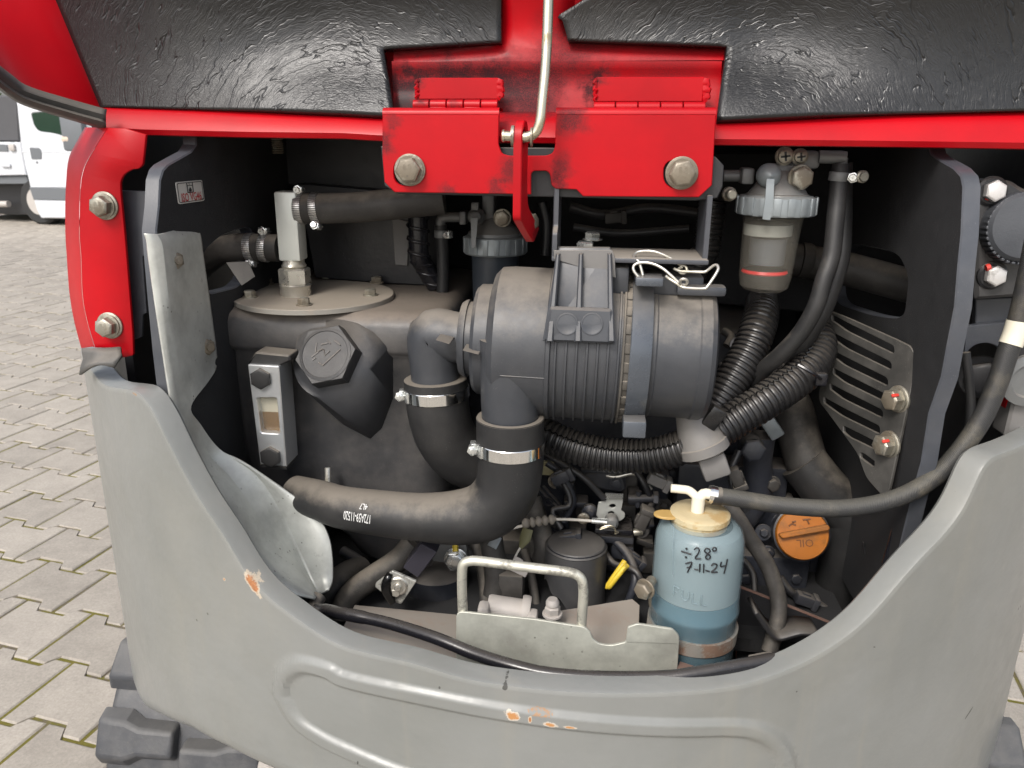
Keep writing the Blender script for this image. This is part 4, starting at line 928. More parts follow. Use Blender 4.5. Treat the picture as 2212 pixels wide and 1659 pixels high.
# ================================================================ the things inside the engine bay
C1 = (1200, 1150, 4.424); C2 = (700, 1300, 4.424); C3 = (1050, 400, 5.53); C4 = (2300, 400, 2.37); C7 = (1500, 580, 4.424); C8 = (500, 400, 4.424)
Zv = V((0, 0, 1)); Xv = V((1, 0, 0)); Yv = V((0, 1, 0))
def kp(n, pts, Y): return [k(n, x, y, Y) for x, y in pts]
def mz(n, px, x, y, Y):
    kk = 2.572 if isinstance(n, int) else n[2]
    return M(px/kk*0.86406, *kf(n, x, y), Y)
def cpath(spec):
    """spec: (region, x, y, Y) points"""
    return [k(*q) for q in spec]
def screw_head(b, p, d, r=0.0048, h=0.004, mi=0):
    a, ex, ey = frame(d)
    b.lathe(p, a, [(0, r*1.25), (h*0.35, r*1.25), (h*0.4, r*0.95), (h, r*0.88)], 12, mi=mi)
    for q in (ex, ey): b.box(p+a*h, (r*1.5, r*0.28, 0.0008), (q, a.cross(q), a), 0, mi=mi)
def clamp(parent, c, axis, r, out, w=0.0105, band=None, sc=1.0):
    c = V(c); a = V(axis).normalized(); o = V(out); o = (o-a*o.dot(a)).normalized(); t = a.cross(o)
    if t.dot(CAM-c) < 0: t = -t
    b = B(); b.lathe(c, a, [(-w/2, r-0.001), (-w/2, r+0.0009), (-w/2+0.0008, r+0.0013), (w/2-0.0008, r+0.0013), (w/2, r+0.0009), (w/2, r-0.001)], 40)
    cl = b.build('hose_clamp', band or M_CLAMP, parent)
    p = c+o*(r+0.0050*sc)
    b = B(); b.box(p, (0.013*sc, w*1.05, 0.0075*sc), (t, a, o), 0.0015); b.box(p-t*0.004*sc-o*0.003*sc, (0.020*sc, w*0.9, 0.0025), (t, a, o), 0.0008); b.build('screw_housing', M_SCREW, cl)
    b = B(); b.tube([p-t*0.006*sc, p+t*0.010*sc], 0.0035*sc, 10); b.lathe(p+t*0.009*sc, t, [(0, 0.0062*sc), (0.0015*sc, 0.0062*sc), (0.0018*sc, 0.0050*sc), (0.005*sc, 0.0047*sc), (0.0055*sc, 0.004*sc)], 6, rot=0.3)
    for q in (a, o): b.box(p+t*0.0146*sc, (0.0075*sc, 0.0013*sc, 0.0006), (q, t.cross(q), t), 0)
    b.build('screw', M_SCREW, cl); return cl
def hose(name, label, spec, r, mat_=None, cat='hose', group=None, seg=18, step=0.006, parent=None):
    if parent is not None: cat = None
    b = B(); b.tube(cpath(spec) if not isinstance(spec[0], V) else spec, r, seg, step); return b.build(name, mat_ or M_RUB, parent, label=label, cat=cat, group=group, ang=60)
# ---------------------------------------------------------------- hydraulic tank
ztop = P(680, 640, 1.08).z
tank = thing('hydraulic_tank', 'dusty black plastic hydraulic tank with round bolted cover and hexagonal filler cap', 'tank', V((P(690, 900, 1.1).x, 1.12, 0.68)))
yf = 0.985
xa = P(450, 720, yf).x; xb = P(955, 720, yf).x; zs = k(4, 1500, 600, yf).z
def rrect(z, x0, x1, y0, y1, r, n=8):
    out = []
    for cx_, cy_, a0 in ((x1-r, y1-r, 0), (x0+r, y1-r, 90), (x0+r, y0+r, 180), (x1-r, y0+r, 270)):
        for i in range(n): a = rad(a0+90*i/(n-1)); out.append(V((cx_+r*math.cos(a), cy_+r*math.sin(a), z)))
    return out
xm0 = P(715, 1150, yf).x; xm1 = P(935, 1150, yf).x
zl1 = P(700, 1060, yf).z; zl2 = P(800, 1190, yf).z; zl3 = P(800, 1240, yf).z
rows_ = [rrect(ztop-0.003, xa+0.03, xb-0.03, yf+0.035, 1.38, 0.03), rrect(ztop-0.004, xa+0.016, xb-0.016, yf+0.018, 1.385, 0.035), rrect(ztop-0.010, xa+0.005, xb-0.005, yf+0.006, 1.39, 0.04), rrect(ztop-0.020, xa, xb, yf, 1.39, 0.042),
         rrect(zs+0.006, xa, xb, yf, 1.39, 0.042), rrect(zs, xa+0.003, xb, yf+0.004, 1.39, 0.042), rrect(zs-0.006, xa+0.006, xb, yf+0.011, 1.39, 0.042), rrect(zl1, xa+0.008, xb, yf+0.013, 1.39, 0.042),
         rrect(zl1-0.03, xm0*0.6+xa*0.4, xb-0.004, yf+0.014, 1.39, 0.05), rrect(zl2, xm0, xm1, yf+0.02, 1.37, 0.055), rrect(zl3+0.008, xm0+0.012, xm1-0.012, yf+0.03, 1.36, 0.055), rrect(zl3, xm0+0.035, xm1-0.035, yf+0.055, 1.34, 0.05)]
b = B(); b.grid(rows_, closed=True, uv=False)
o_ = len(b.v); b.f.append(list(range(32))); b.mi.append(0); b.f.append(list(range(o_-32, o_))); b.mi.append(0)
b.build('tank_body', M_TANK, tank, ang=50)
pc = P(680, 640, 1.08); pr_ = M(169, 680, 640, 1.08)
b = B(); b.lathe((pc.x, pc.y, ztop-0.003), Zv, [(0, pr_), (0.006, pr_), (0.0068, pr_-0.0008), (0.0068, 0.0)], 64, caps=False); cov = b.build('cover_plate', M_PLATED, tank)
for x, y in ((555, 1495), (740, 1350), (1405, 1278), (1955, 1335), (1885, 1475), (1150, 1582)):
    p = GZ(*kf(C8, x, y+25), ztop+0.0036); b = B(); b.bolt(p, Zv, 0.0082, 0.0080, 0.0105, 0.0022, rot=random.uniform(0, 1)); b.build('bolt', M_BOLT, cov)
# filler boss and cap
ccap = P(706, 768, 0.948); fax = V((-0.10, -0.87, 0.50)).normalized()
a_, ex_, ey_ = frame(fax); rb_ = M(92, 706, 768, 0.93)
ring = [ccap-a_*0.016+ex_*(math.cos(t)*rb_)+ey_*(math.sin(t)*rb_) for t in np.linspace(0, 2*math.pi, 36, endpoint=False)]
ring2 = [ccap-a_*0.022+ex_*(math.cos(t)*rb_*1.03)+ey_*(math.sin(t)*rb_*1.03) for t in np.linspace(0, 2*math.pi, 36, endpoint=False)]
back = [P(u, v, yf+0.012) for u, v in ((645, 706), (820, 706), (850, 740), (850, 860), (825, 925), (800, 948), (775, 935), (700, 870), (650, 800))]+[P(u, v, yf+0.05) for u, v in ((645, 720), (850, 720), (850, 900), (790, 960), (660, 820))]
M_CAPP = mat('dark_cap_plastic', (0.026, 0.026, 0.027), 0.5, 0, 0.25, dust=0.12, bump=0.5, bscale=700, specks=0.5)
b = B(); b.hull(ring+ring2+back); b.build('filler_neck', mat('neck_plastic', (0.032, 0.033, 0.036), 0.4, 0, 0.25, dust=0.25, bump=0.25, bscale=450, specks=0.5), tank, ang=75)
rc = M(64, 706, 768, 0.925)
b = B(); b.lathe(ccap-a_*0.018, a_, [(0, rc*1.10), (0.004, rc*1.14), (0.021, rc*1.13), (0.0235, rc*1.09)], 6, rot=0.25); b.lathe(ccap-a_*0.02, a_, [(0, rc*0.96), (0.0235, rc*0.96), (0.0262, rc*0.94), (0.0270, rc*0.84), (0.0262, rc*0.82), (0.0262, 0)], 48, caps=False)
cap = b.build('filler_cap', M_CAPP, tank)
def onc(x, y, d=0.0):                                   # a spot on the cap's face from the picture
    u, v = kf(4, x, y); return PN(u, v, ccap+a_*(0.0065+d), a_)
b = B()
for st in ([(2005, 650), (2050, 615)], [(2035, 560), (2030, 620), (2075, 600)], [(2150, 545), (2190, 575)], [(2050, 685), (2075, 705), (2190, 600)], [(2065, 570), (2110, 560)], [(2100, 540), (2125, 565)], [(2010, 670), (2030, 655)], [(2080, 600), (2090, 640), (2120, 610)]):
    b.tube([onc(x, y) for x, y in st], 0.0011, 6, raw=True)
b.build('emblem', M_TANK, cap)
# sight gauge
yg = 0.935
fp_ = kp(4, rnd([(1592, 698), (1792, 710), (1842, 1358), (1672, 1338)], 8), yg)
wn = kp(4, rnd([(1650, 912), (1778, 912), (1800, 1145), (1678, 1138)], [16]*4), yg)
gauge = thing('sight_gauge', 'aluminium oil level gauge with amber oil in its window on the black tank', 'gauge', P(615, 1010, yg))
b = B(); b.plate(fp_, 0.042, [wn], bev=0.0012, away=Yv); b.build('gauge_body', M_ALU, gauge)
b = B(); b.plate(kp(4, rnd([(1592, 700), (1640, 618), (1862, 640), (1866, 676), (1792, 710)], [4, 14, 14, 4, 4]), yg+0.006), 0.03, bev=0.002); b.build('end_cap', M_RUB, gauge)
b = B(); b.plate(kp(4, [(1672, 1340), (1842, 1360), (1845, 1374), (1680, 1354)], yg+0.003), 0.036, bev=0); b.build('end_cap', M_RUB, gauge)
b = B(); b.plate(kp(4, [(1640, 895), (1790, 895), (1810, 1160), (1668, 1150)], yg+0.005), 0.0015, bev=0); b.build('window', M_PANE, gauge)
b = B(); b.plate(kp(4, [(1670, 900), (1790, 900), (1795, 1012), (1690, 1008)], yg+0.012), 0.01, bev=0); b.build('float', M_PALEO, gauge)
b = B(); b.plate(kp(4, [(1680, 1000), (1795, 1005), (1812, 1160), (1690, 1150)], yg+0.0115), 0.012, bev=0); b.build('oil', M_OIL, gauge)
for x, y in ((1682, 785), (1745, 1285)):
    b = B(); b.bolt(k(4, x, y, yg), (0, -1, 0), mz(4, 70, x, y, yg), 0.007, rot=0.55); b.build('bolt', M_RUB, gauge)
# ---------------------------------------------------------------- fitting on the tank, with its two hoses
yt = 1.052
fit = thing('return_fitting', 'pale square block fitting screwed upright into the tank cover', 'fitting', GZ(*kf(C8, 1060, 1415), ztop+0.004))
b = B(); fl = kp(C8, [(800, 345), (1045, 335), (1110, 1150), (885, 1115)], yt); wfx = (fl[1]-fl[0]).length; hfx = (fl[0]-fl[3]).length
cen = (fl[0]+fl[1]+fl[2]+fl[3])/4+V((0, wfx/2, 0))
b.box(cen, (wfx, wfx, hfx), bev=0.003); b.build('block', mat('silver_zinc_block', (0.60, 0.62, 0.58), 0.42, 0.35, 0.08, dust=0.25, bump=0.05, bscale=200), fit)
zb_ = cen.z-hfx/2
cxy = V((cen.x, cen.y, 0))
b = B(); b.lathe(cxy+Zv*(zb_-0.012), Zv, [(0, 0.0145), (0.004, 0.0175), (0.008, 0.0150), (0.013, 0.0150)], 28); b.build('neck', M_ZINC, fit)
b = B(); b.lathe(cxy+Zv*(zb_-0.034), Zv, [(0, 0.0205), (0.002, 0.0222), (0.021, 0.0222), (0.023, 0.0200)], 6, rot=0.5); b.build('hex_nut', M_ZINC, fit)
b = B(); b.lathe(cxy+Zv*(ztop+0.003), Zv, [(0, 0.0215), (zb_-0.040-ztop, 0.0215), (zb_-0.038-ztop, 0.0225), (zb_-0.036-ztop, 0.0205)], 36); b.build('collar', M_ZINC, fit)
hr = M(32.5, 666, 447, 1.06)
sp = [(C8, 1090, 535, 1.068), (C8, 1400, 535, 1.066), (C8, 1800, 520, 1.06), (C8, 2200, 480, 1.055), (C8, 2700, 430, 1.06)]
h1 = thing('hydraulic_hose', 'thick dusty black hose clamped to the upper side of the block fitting', 'hose', k(C8, 1090, 535, 1.068), 'hoses on the block fitting')
hose('rubber', None, sp, hr, M_RUBD, None, parent=h1)
clamp(h1, k(C8, 1118, 535, 1.068), Xv, hr, (0, 0, 1)); clamp(h1, k(C8, 1292, 535, 1.067), (1, 0.0, 0.06), hr, (0, -0.35, -1))
hl = M(29.5, 620, 537, 1.06)
h2 = thing('hydraulic_hose', 'thick dusty black hose clamped to the lower side of the block fitting', 'hose', k(C8, 860, 970, 1.068), 'hoses on the block fitting')
hose('rubber', None, [(C8, 880, 975, 1.068), (C8, 620, 965, 1.068), (C8, 400, 965, 1.07), (C8, 220, 1010, 1.08), (C8, 60, 1130, 1.10), (C8, -40, 1250, 1.13)], hl, M_RUBD, None, parent=h2)
clamp(h2, k(C8, 722, 968, 1.068), (1, 0, -0.05), hl, (-0.1, 0, 1)); clamp(h2, k(C8, 565, 965, 1.068), (1, 0, 0.05), hl, (0, -0.25, -1))
b = B(); b.plate(kp(C8, [(288, 1135), (530, 1122), (605, 1290), (460, 1390)], 1.035), 0.0015, bev=0.0003); b.build('cloth_tag', M_CLOTH, None, label='grey cloth tag hanging under the lower tank hose', cat='tag')
# ---------------------------------------------------------------- panels behind
b = B(); b.plate([P(u, v, 1.24) for u, v in ((540, 290), (900, 290), (900, 425), (548, 392))], 0.02, bev=0.002); b.build('upper_panel', M_BLKPAINT, exc)
b = B(); b.plate([P(u, v, 1.20) for u, v in rnd([(640, 395), (950, 420), (945, 618), (815, 612), (680, 600)], 4)], 0.02, bev=0.002); b.build('inner_panel', mat('oily_black_panel', (0.016, 0.016, 0.018), 0.38, 0, 0.3, bump=0.6, bscale=90, specks=0.7), exc)
b = B(); b.plate([P(u, v, 1.195) for u, v in ((846, 470), (885, 480), (880, 575), (853, 572))], 0.004, bev=0.001); b.build('bracket_strip', M_GREYBOOT, exc)
b = B(); b.lathe(P(598, 300, 1.12), (0, 0, -1), [(0, 0.007)]+[(0.003*i+0.002*j, 0.0088-0.0025*j) for i in range(7) for j in (0, 1)], 16); b.build('stud', M_BOLT, exc)
b = B(); b.plate([P(u, v, 1.30) for u, v in ((1540, 330), (2000, 330), (2000, 700), (1540, 655))], 0.02, bev=0.002); b.build('inner_panel', M_FELT, exc)
# ---------------------------------------------------------------- air cleaner
AX = lambda u: P(u, 740, 0.838).x
zA, zB = P(1100, 737, 0.93).z, P(1500, 761, 0.93).z; xA, xB = P(1100, 737, 0.93).x, P(1500, 761, 0.93).x
def axp(x): return V((x, 0.932, zA+(zB-zA)*(x-xA)/(xB-xA)))
adir = (axp(1)-axp(0)).normalized()
R_ = M(160, 1100, 737, 0.93)
ac = thing('air_cleaner', 'large dusty black cylindrical air cleaner hanging in the centre of the bay', 'air cleaner', axp(AX(1290))-Zv*0.11)
def AL(b, prof, seg=64, **kw):                           # profile given as (picture u at the front, radius)
    o = axp(AX(1000)); b.lathe(o, adir, [((AX(u)-AX(1000)), r) for u, r in prof], seg, **kw)
b = B(); AL(b, [(968, 0.30*R_), (968, 0.49*R_), (976, 0.52*R_), (984, 0.53*R_), (985, 0.50*R_), (992, 0.50*R_), (1003, 0.50*R_), (1003, 0.70*R_), (1012, 0.745*R_), (1040, 0.75*R_), (1042, 0.80*R_), (1046, 0.90*R_), (1060, 0.985*R_), (1085, 1.0*R_), (1176, 1.0*R_), (1178, 1.02*R_), (1186, 1.02*R_), (1188, 0.995*R_)], caps=False)
b.build('housing', M_PLAST, ac, ang=28)
pr = [(1186, 0.985*R_)]
for i in range(7):
    u = 1196+i*23; pr += [(u, 0.985*R_), (u+1, 1.018*R_), (u+5, 1.018*R_), (u+6, 0.985*R_)]
pr += [(1345, 0.985*R_)]
b = B(); AL(b, pr, caps=False); b.build('ribbed_section', M_PLAST, ac, ang=28)
b = B(); AL(b, [(1344, 0.98*R_), (1345, 1.015*R_), (1349, 1.015*R_), (1350, 0.975*R_), (1374, 0.965*R_)], caps=False)
for i in range(26):                                      # scallops round the dusty joint
    t = 2*math.pi*i/26; a2, e1, e2 = frame(adir)
    b.box(axp(AX(1356))+(e1*math.cos(t)+e2*math.sin(t))*R_*0.972, (0.007, 0.012, 0.004), (adir, a2.cross(e1*math.cos(t)+e2*math.sin(t)), e1*math.cos(t)+e2*math.sin(t)), 0.0025)
b.build('joint_ring', mat('dust_caked_plastic', (0.07, 0.063, 0.053), 0.8, 0, 0.5, dust=0.6, bump=0.4, bscale=200, film=0.5), ac)
b = B(); AL(b, [(1366, 0.86*R_), (1368, 0.905*R_), (1420, 0.90*R_), (1424, 0.885*R_), (1518, 0.885*R_), (1522, 0.90*R_), (1545, 0.895*R_), (1556, 0.86*R_), (1562, 0.78*R_), (1562, 0.0)], caps=False); b.build('end_cap', M_PLAST, ac, ang=28)
b = B(); AL(b, [(1362, 0.93*R_), (1362, 1.0*R_), (1364, 1.008*R_), (1408, 0.985*R_), (1410, 0.98*R_), (1410, 0.90*R_)], caps=False)
a2, e1, e2 = frame(adir)
bd_ = b.build('band', M_STRAP, ac, ang=28)
for c_, s_ in ((k(C7, 540, 530, 0.872), (0.030, 0.03, 0.010)), (k(5, 1890, 1090, 0.858), (0.026, 0.03, 0.020))):
    b = B(); b.box(c_, s_, bev=0.002); b.build('band_lug', M_STRAP, bd_)

# ribs on the shoulders and the mould seam
for x, y, L in ((660, 555, 90), (840, 622, 105)):
    b = B(); p0 = k(5, x-L/2, y-15, 0.872 if x < 700 else 0.855); p1 = k(5, x+L/2, y+6, 0.872 if x < 700 else 0.855); p2 = k(5, x+L/2, y+11, 0.876 if x < 700 else 0.86)
    b.hull([p0, p1, p2, p0+Yv*0.03, p1+Yv*0.03, p2+Yv*0.03, p1+V((0, -0.004, 0))]); b.build('rib', M_PLAST, ac)
a2, e1, e2 = frame(adir); sm_ = []
fr0 = V((0, -1, 0)); fr0 = (fr0-adir*fr0.dot(adir)).normalized(); upd = adir.cross(fr0); upd = upd if upd.z > 0 else -upd
for u in np.linspace(1048, 1180, 12): sm_.append(axp(AX(u))+(fr0*math.cos(-0.20)+upd*math.sin(-0.20))*(R_*(1.0 if u > 1080 else 0.90+0.1*(u-1048)/32)))
b = B(); b.tube(sm_, 0.0007, 6, raw=True); b.build('mould_seam', M_PLAST, ac)
# outlet port (front, downwards) and elbow (left end)
pt = P(1096, 728, 0.8770); pb = P(1103, 925, 0.8770); dd = (pb-pt); rp_ = M(62, 1103, 905, 0.868)
b = B(); b.lathe(pt, dd, [(0, rp_*0.97), (dd.length*0.68, rp_), (dd.length, rp_)], 40); b.build('inlet_port', M_PLAST, ac, ang=50)
re_ = M(52, 938, 740, 0.945)
el = [k(5, 760, 500, 0.94), k(5, 690, 490, 0.94), k(5, 600, 505, 0.94), k(5, 572, 590, 0.94), k(5, 590, 700, 0.94), k(5, 605, 820, 0.94)]
b = B(); b.tube([axp(AX(985))]+[axp(AX(965))]+[V((P(943, 715, 0.94).x, 0.94, axp(AX(940)).z)), P(936, 745, 0.94), P(938, 790, 0.94), P(942, 835, 0.94)], [re_*1.05, re_*1.03, re_*1.12, re_*1.05, re_, re_*1.02], 32, 0.004); b.build('outlet_elbow', M_PLAST, ac, ang=50)
# mounting saddle with moulded channels
def sadY(y): return 0.868-0.052*min(1, max(0, y/520.0))**0.8
so = [(1385, 5), (1742, 10), (1768, 566), (1303, 545)]
b = B(); b.plate(kp(5, rnd([(1388, -25), (1742, -20), (1768, 566), (1303, 545)], 5), 0.838), 0.004, bev=0.001, fn=None)
for (xt, xb_) in ((1392, 1350), (1545, 1530), (1735, 1745)):
    wv = 14
    p = [k(5, xt-wv, 8, 0.838), k(5, xt+wv, 8, 0.838), k(5, xb_+wv*1.6, 540, 0.838), k(5, xb_-wv*1.6, 540, 0.838)]
    b.plate(p, 0.010, bev=0.0015, fn=lambda q: q+V((0, -0.009, 0)))
b.plate(kp(5, rnd([(1350, 330), (1750, 345), (1764, 560), (1310, 542)], 20), 0.838), 0.006, bev=0.0025, fn=lambda q: q+V((0, -0.004, 0)))
for j, (cx_, cy_) in enumerate(((1460, 440), (1620, 440))): b.lathe(k(5, cx_, cy_, 0.8342), (0, -1, 0), [(0, 0.012), (0.0003, 0.0118), (0.0003, 0.0105), (0.0, 0.010), (0.0, 0)], 28, caps=False)
zlo, zhi = k(5, 1500, 560, 0.838).z, k(5, 1500, 5, 0.838).z
def lean(q):                                             # the saddle hugs the drum: the top leans back
    t = (q.z-zlo)/(zhi-zlo); return V((q.x, q.y+0.040*max(0, t)**2-0.001, q.z))
b.v = [lean(q) for q in b.v]
b.build('mounting_saddle', M_PLAST2, ac, ang=30)
b = B(); b.box(axp(AX(1335))+V((0, -0.02, R_*0.99)), (0.02, 0.06, 0.03), bev=0.003); b.box(axp(AX(1470))+V((-0.01, -0.01, R_*0.93)), (0.075, 0.05, 0.022), bev=0.003); b.box(axp(AX(1520))+V((0.0, -0.035, R_*0.90)), (0.055, 0.02, 0.012), bev=0.004); b.build('clip_seat', M_PLAST2, ac)
# wire clips
w1 = cpath([(C7, 475, 480, 0.868), (C7, 430, 330, 0.872), (C7, 375, 285, 0.878), (C7, 400, 228, 0.885), (C7, 500, 210, 0.886), (C7, 620, 222, 0.884), (C7, 760, 280, 0.882), (C7, 890, 362, 0.880)])
w1b = cpath([(C7, 890, 362, 0.880), (C7, 950, 385, 0.878), (C7, 955, 440, 0.876), (C7, 900, 455, 0.876), (C7, 865, 415, 0.878), (C7, 905, 385, 0.874)])
w2 = cpath([(C7, 455, 530, 0.864), (C7, 380, 440, 0.866), (C7, 372, 375, 0.868), (C7, 440, 340, 0.868), (C7, 560, 345, 0.866), (C7, 680, 395, 0.862), (C7, 780, 475, 0.858), (C7, 880, 570, 0.854)])
w3 = cpath([(C7, 820, 405, 0.880), (C7, 880, 432, 0.876), (C7, 960, 438, 0.874), (C7, 1150, 442, 0.870), (C7, 1180, 430, 0.870), (C7, 1270, 365, 0.866), (C7, 1305, 385, 0.862), (C7, 1295, 440, 0.858), (C7, 1190, 600, 0.850), (C7, 1150, 625, 0.850), (C7, 960, 618, 0.850), (C7, 890, 600, 0.852), (C7, 850, 570, 0.853), (C7, 770, 520, 0.857), (C7, 725, 485, 0.858)])
w4 = [k(C7, 925+42*math.cos(t), 552+34*math.sin(t), 0.848+0.004*math.sin(t)) for t in np.linspace(0, 6.6, 22)]
cl_ = B()
for pts in (w1, w1b, w2): cl_.tube(pts, 0.00165, 8, 0.002)
cl_.build('wire_clip', M_ZINC, ac, ang=80)
b = B(); b.tube(w3, 0.00165, 8, 0.002); b.tube(w4, 0.0016, 8, 0.002); b.build('wire_bail', M_ZINC, ac, ang=80)
# ---------------------------------------------------------------- steel hanger for the air cleaner
YH = 0.905
hg = thing('hanger_bracket', 'black steel hanger bracket with two zinc bolts above the air cleaner', 'bracket', P(1360, 545, YH))
zH = k(2, 1500, 1640, YH).z
A0 = k(2, 1365, 1500, YH-0.03).x; A1 = P(1528, 500, YH).x
b = B(); b.box(((A0+A1)/2, YH+0.01, zH+0.0), (A1-A0, 0.085, 0.0055), bev=0.0015)
b.plate([V((A0, y, z)) for y, z in rnd([(YH-0.032, zH-0.002), (YH-0.032, zH+0.028), (YH-0.018, zH+0.034), (YH-0.018, k(2, 1420, 1180, YH-0.018).z), (YH+0.05, k(2, 1420, 1180, YH).z), (YH+0.05, zH-0.002)], 0.003)], 0.0055, bev=0.001, away=(1, 0, 0))
b.plate([V((A1-0.0055, y, z)) for y, z in [(YH-0.02, zH-0.002), (YH-0.02, zH+0.07), (YH+0.05, zH+0.07), (YH+0.05, zH-0.002)]], 0.0055, bev=0.001, away=(1, 0, 0))
b.build('bracket', mat('dusty_black_steel', (0.060, 0.063, 0.072), 0.4, 0, 0.25, dust=0.85, dcol=(0.27, 0.24, 0.20), bump=0.2, bscale=250, specks=0.4), hg)
for x, y, yy in ((1625, 1530, YH+0.018), (1575, 1600, YH-0.008)):
    p = GZ(*kf(2, x, y+12), zH+0.0027); b = B(); b.bolt(p, Zv, 0.0105, 0.009, 0.0130, 0.0018, rot=0.4); b.build('bolt', M_SCREW, hg)
b = B(); b.plate([P(u, v, YH-0.034) for u, v in ((1196, 541), (1322, 540), (1328, 556), (1330, 600), (1198, 560))], 0.002, bev=0.0003); b.build('edge_strip', M_GREYBOOT, hg)
# ---------------------------------------------------------------- intake hose with printed number, and the outlet hose
h3 = thing('intake_hose', 'thick black elbow hose with printed number running from the air cleaner port to the left', 'hose', P(1000, 1160, 0.87))
ip = [P(1102, 902, 0.8745), P(1102, 950, 0.8745), P(1102, 1010, 0.874), P(1090, 1062, 0.873), P(1050, 1103, 0.872), P(985, 1118, 0.872), P(900, 1116, 0.873), P(820, 1108, 0.876), P(740, 1096, 0.888), P(690, 1080, 0.908), P(640, 1066, 0.935)]
r0 = M(74, 1102, 905, 0.868); 
rs_ = [r0, r0*0.99, r0*0.97, r0*0.93, r0*0.86, r0*0.75, r0*0.70, r0*0.69, r0*0.68, r0*0.66, r0*0.62]
def rint(t): return float(np.interp(t, [0, 0.08, 0.2, 0.30, 0.40, 0.52, 0.7, 1.0], [r0, r0, r0*0.97, r0*0.93, r0*0.85, r0*0.74, r0*0.70, r0*0.60]))
b = B(); b.tube(ip, rint, 36, 0.005); b.lathe(ip[0]+Zv*0.0005, (ip[0]-ip[1]), [(-0.004, r0*0.99), (0.0005, r0*0.985), (0.001, r0*0.96), (0.001, rp_*1.0)], 40, caps=False)
b.build('rubber', M_RUB, h3, ang=60)
c0_, c1_ = P(850, 1111, 0.875), P(760, 1096, 0.880); tax = (c1_-c0_).normalized(); rt_ = 0.0
front = (CAM-c0_); front = (front-tax*front.dot(tax)).normalized(); dn = tax.cross(front)
if dn.z > 0: dn = -dn
rr = r0*0.705
def ontube(q):
    d = q-c0_; s = d.dot(tax); hh = d.dot(dn); an = hh/rr
    return c0_+tax*s+(front*math.cos(an)+dn*math.sin(an))*(rr+0.0012)
b = B()
mid_t = c0_.lerp(c1_, 0.66)+dn*(rr*0.36); b.text('172A59-11520', mid_t, tax*0.66, dn*1.75, 0.0090, fn=ontube, bold=0.0001)
b.text('4L7', c0_.lerp(c1_, 0.55)-dn*(rr*0.12), tax, dn*1.5, 0.0068, fn=ontube)
b.build('print', M_WINK, h3, recalc=False)
def chromeclamp(parent, c, axis, r, out, w, tl):
    c = V(c); a = V(axis).normalized()
    b = B(); b.lathe(c, a, [(-w/2, r-0.001), (-w/2, r+0.0008), (-w/2+0.0008, r+0.0014), (w/2-0.0008, r+0.0014), (w/2, r+0.0008), (w/2, r-0.001)], 56); cl = b.build('hose_clamp', M_CHROME, parent)
    o = V(out); o = (o-a*o.dot(a)).normalized(); t = a.cross(o); 
    if t.dot(CAM-c) < 0: t = -t
    p = c+o*(r+0.006)
    b = B(); b.box(p-o*0.002, (0.014, w*0.85, 0.007), (t, a, o), 0.002); b.box(p-o*0.006+t*0.012, (0.02, w*1.0, 0.002), ((t-o*0.4).normalized(), a, (o+t*0.4).normalized()), 0.0006); b.build('screw_housing', M_SCREW, cl)
    b = B(); b.tube([p-t*0.004, p+t*0.012], 0.0032, 10); b.lathe(p+t*0.010, t, [(0, 0.0068), (0.0016, 0.0068), (0.002, 0.0052), (0.006, 0.005), (0.0065, 0.004)], 6, rot=0.2); b.box(p+t*0.0166, (0.008, 0.0014, 0.0006), (a, t.cross(a), t), 0); b.build('screw', M_SCREW, cl)
chromeclamp(h3, P(1102, 962, 0.8745), Zv, r0*0.995, (-1, -0.25, 0), 0.0155, 0)
h4 = thing('outlet_hose', 'black rubber elbow hose curving from the air cleaner elbow behind the intake hose', 'hose', P(960, 1000, 0.95))
r1 = M(68, 942, 850, 0.94)
op = [P(941, 818, 0.94), P(944, 860, 0.94), P(950, 900, 0.942), P(965, 945, 0.948), P(1000, 985, 0.96), P(1060, 1010, 0.98), P(1130, 1020, 1.0)]
b = B(); b.tube(op, [r1, r1, r1*0.99, r1*0.98, r1*0.96, r1*0.9, r1*0.85], 34, 0.005); b.lathe(op[0], op[0]-op[1], [(-0.003, r1), (0.0005, r1*0.985), (0.001, r1*0.95), (0.001, re_)], 40, caps=False); b.build('rubber', M_RUB, h4, ang=60)
chromeclamp(h4, P(943.5, 846, 0.94), op[0]-op[1], r1*0.998, (-1, -0.2, 0.05), 0.0150, 0)
# ---------------------------------------------------------------- galvanised deflector plate, left
gp = thing('deflector_plate', 'pale galvanised metal deflector plate bending from the left frame plate down to a rounded tongue', 'metal plate', P(600, 1290, 0.86))
rowsG = [((930, -146), (1012, -140), (1232, -190), .825, .836, .93), ((945, -100), (1045, -80), (1288, -145), .825, .838, .94), ((955, 0), (1060, 20), (1310, 0), .825, .838, .94), ((1000, 300), (1090, 300), (1350, 280), .824, .838, .945), ((1050, 600), (1132, 600), (1393, 600), .822, .84, .95), ((1075, 760), (1158, 760), (1393, 715), .822, .842, .945), ((1090, 850), (1172, 850), (1340, 808), .820, .843, .91), ((1112, 980), (1214, 980), (1229, 968), .818, .848, .853),
         ((1150, 1100), (1268, 1110), (1290, 1082), .812, .855, .865), ((1230, 1330), (1345, 1285), (1412, 1240), .805, .872, .885), ((1400, 1640), (1480, 1425), (1602, 1358), .795, .874, .892), ((1520, 1780), (1610, 1605), (1862, 1530), .79, .870, .898), ((1610, 1960), (1755, 1838), (2030, 1665), .785, .862, .896), ((1750, 2105), (1860, 1970), (2118, 1832), .785, .852, .888), ((1880, 2165), (1945, 2065), (2137, 2062), .79, .840, .876), ((2030, 2196), (2040, 2186), (2108, 2146), .805, .825, .86)]
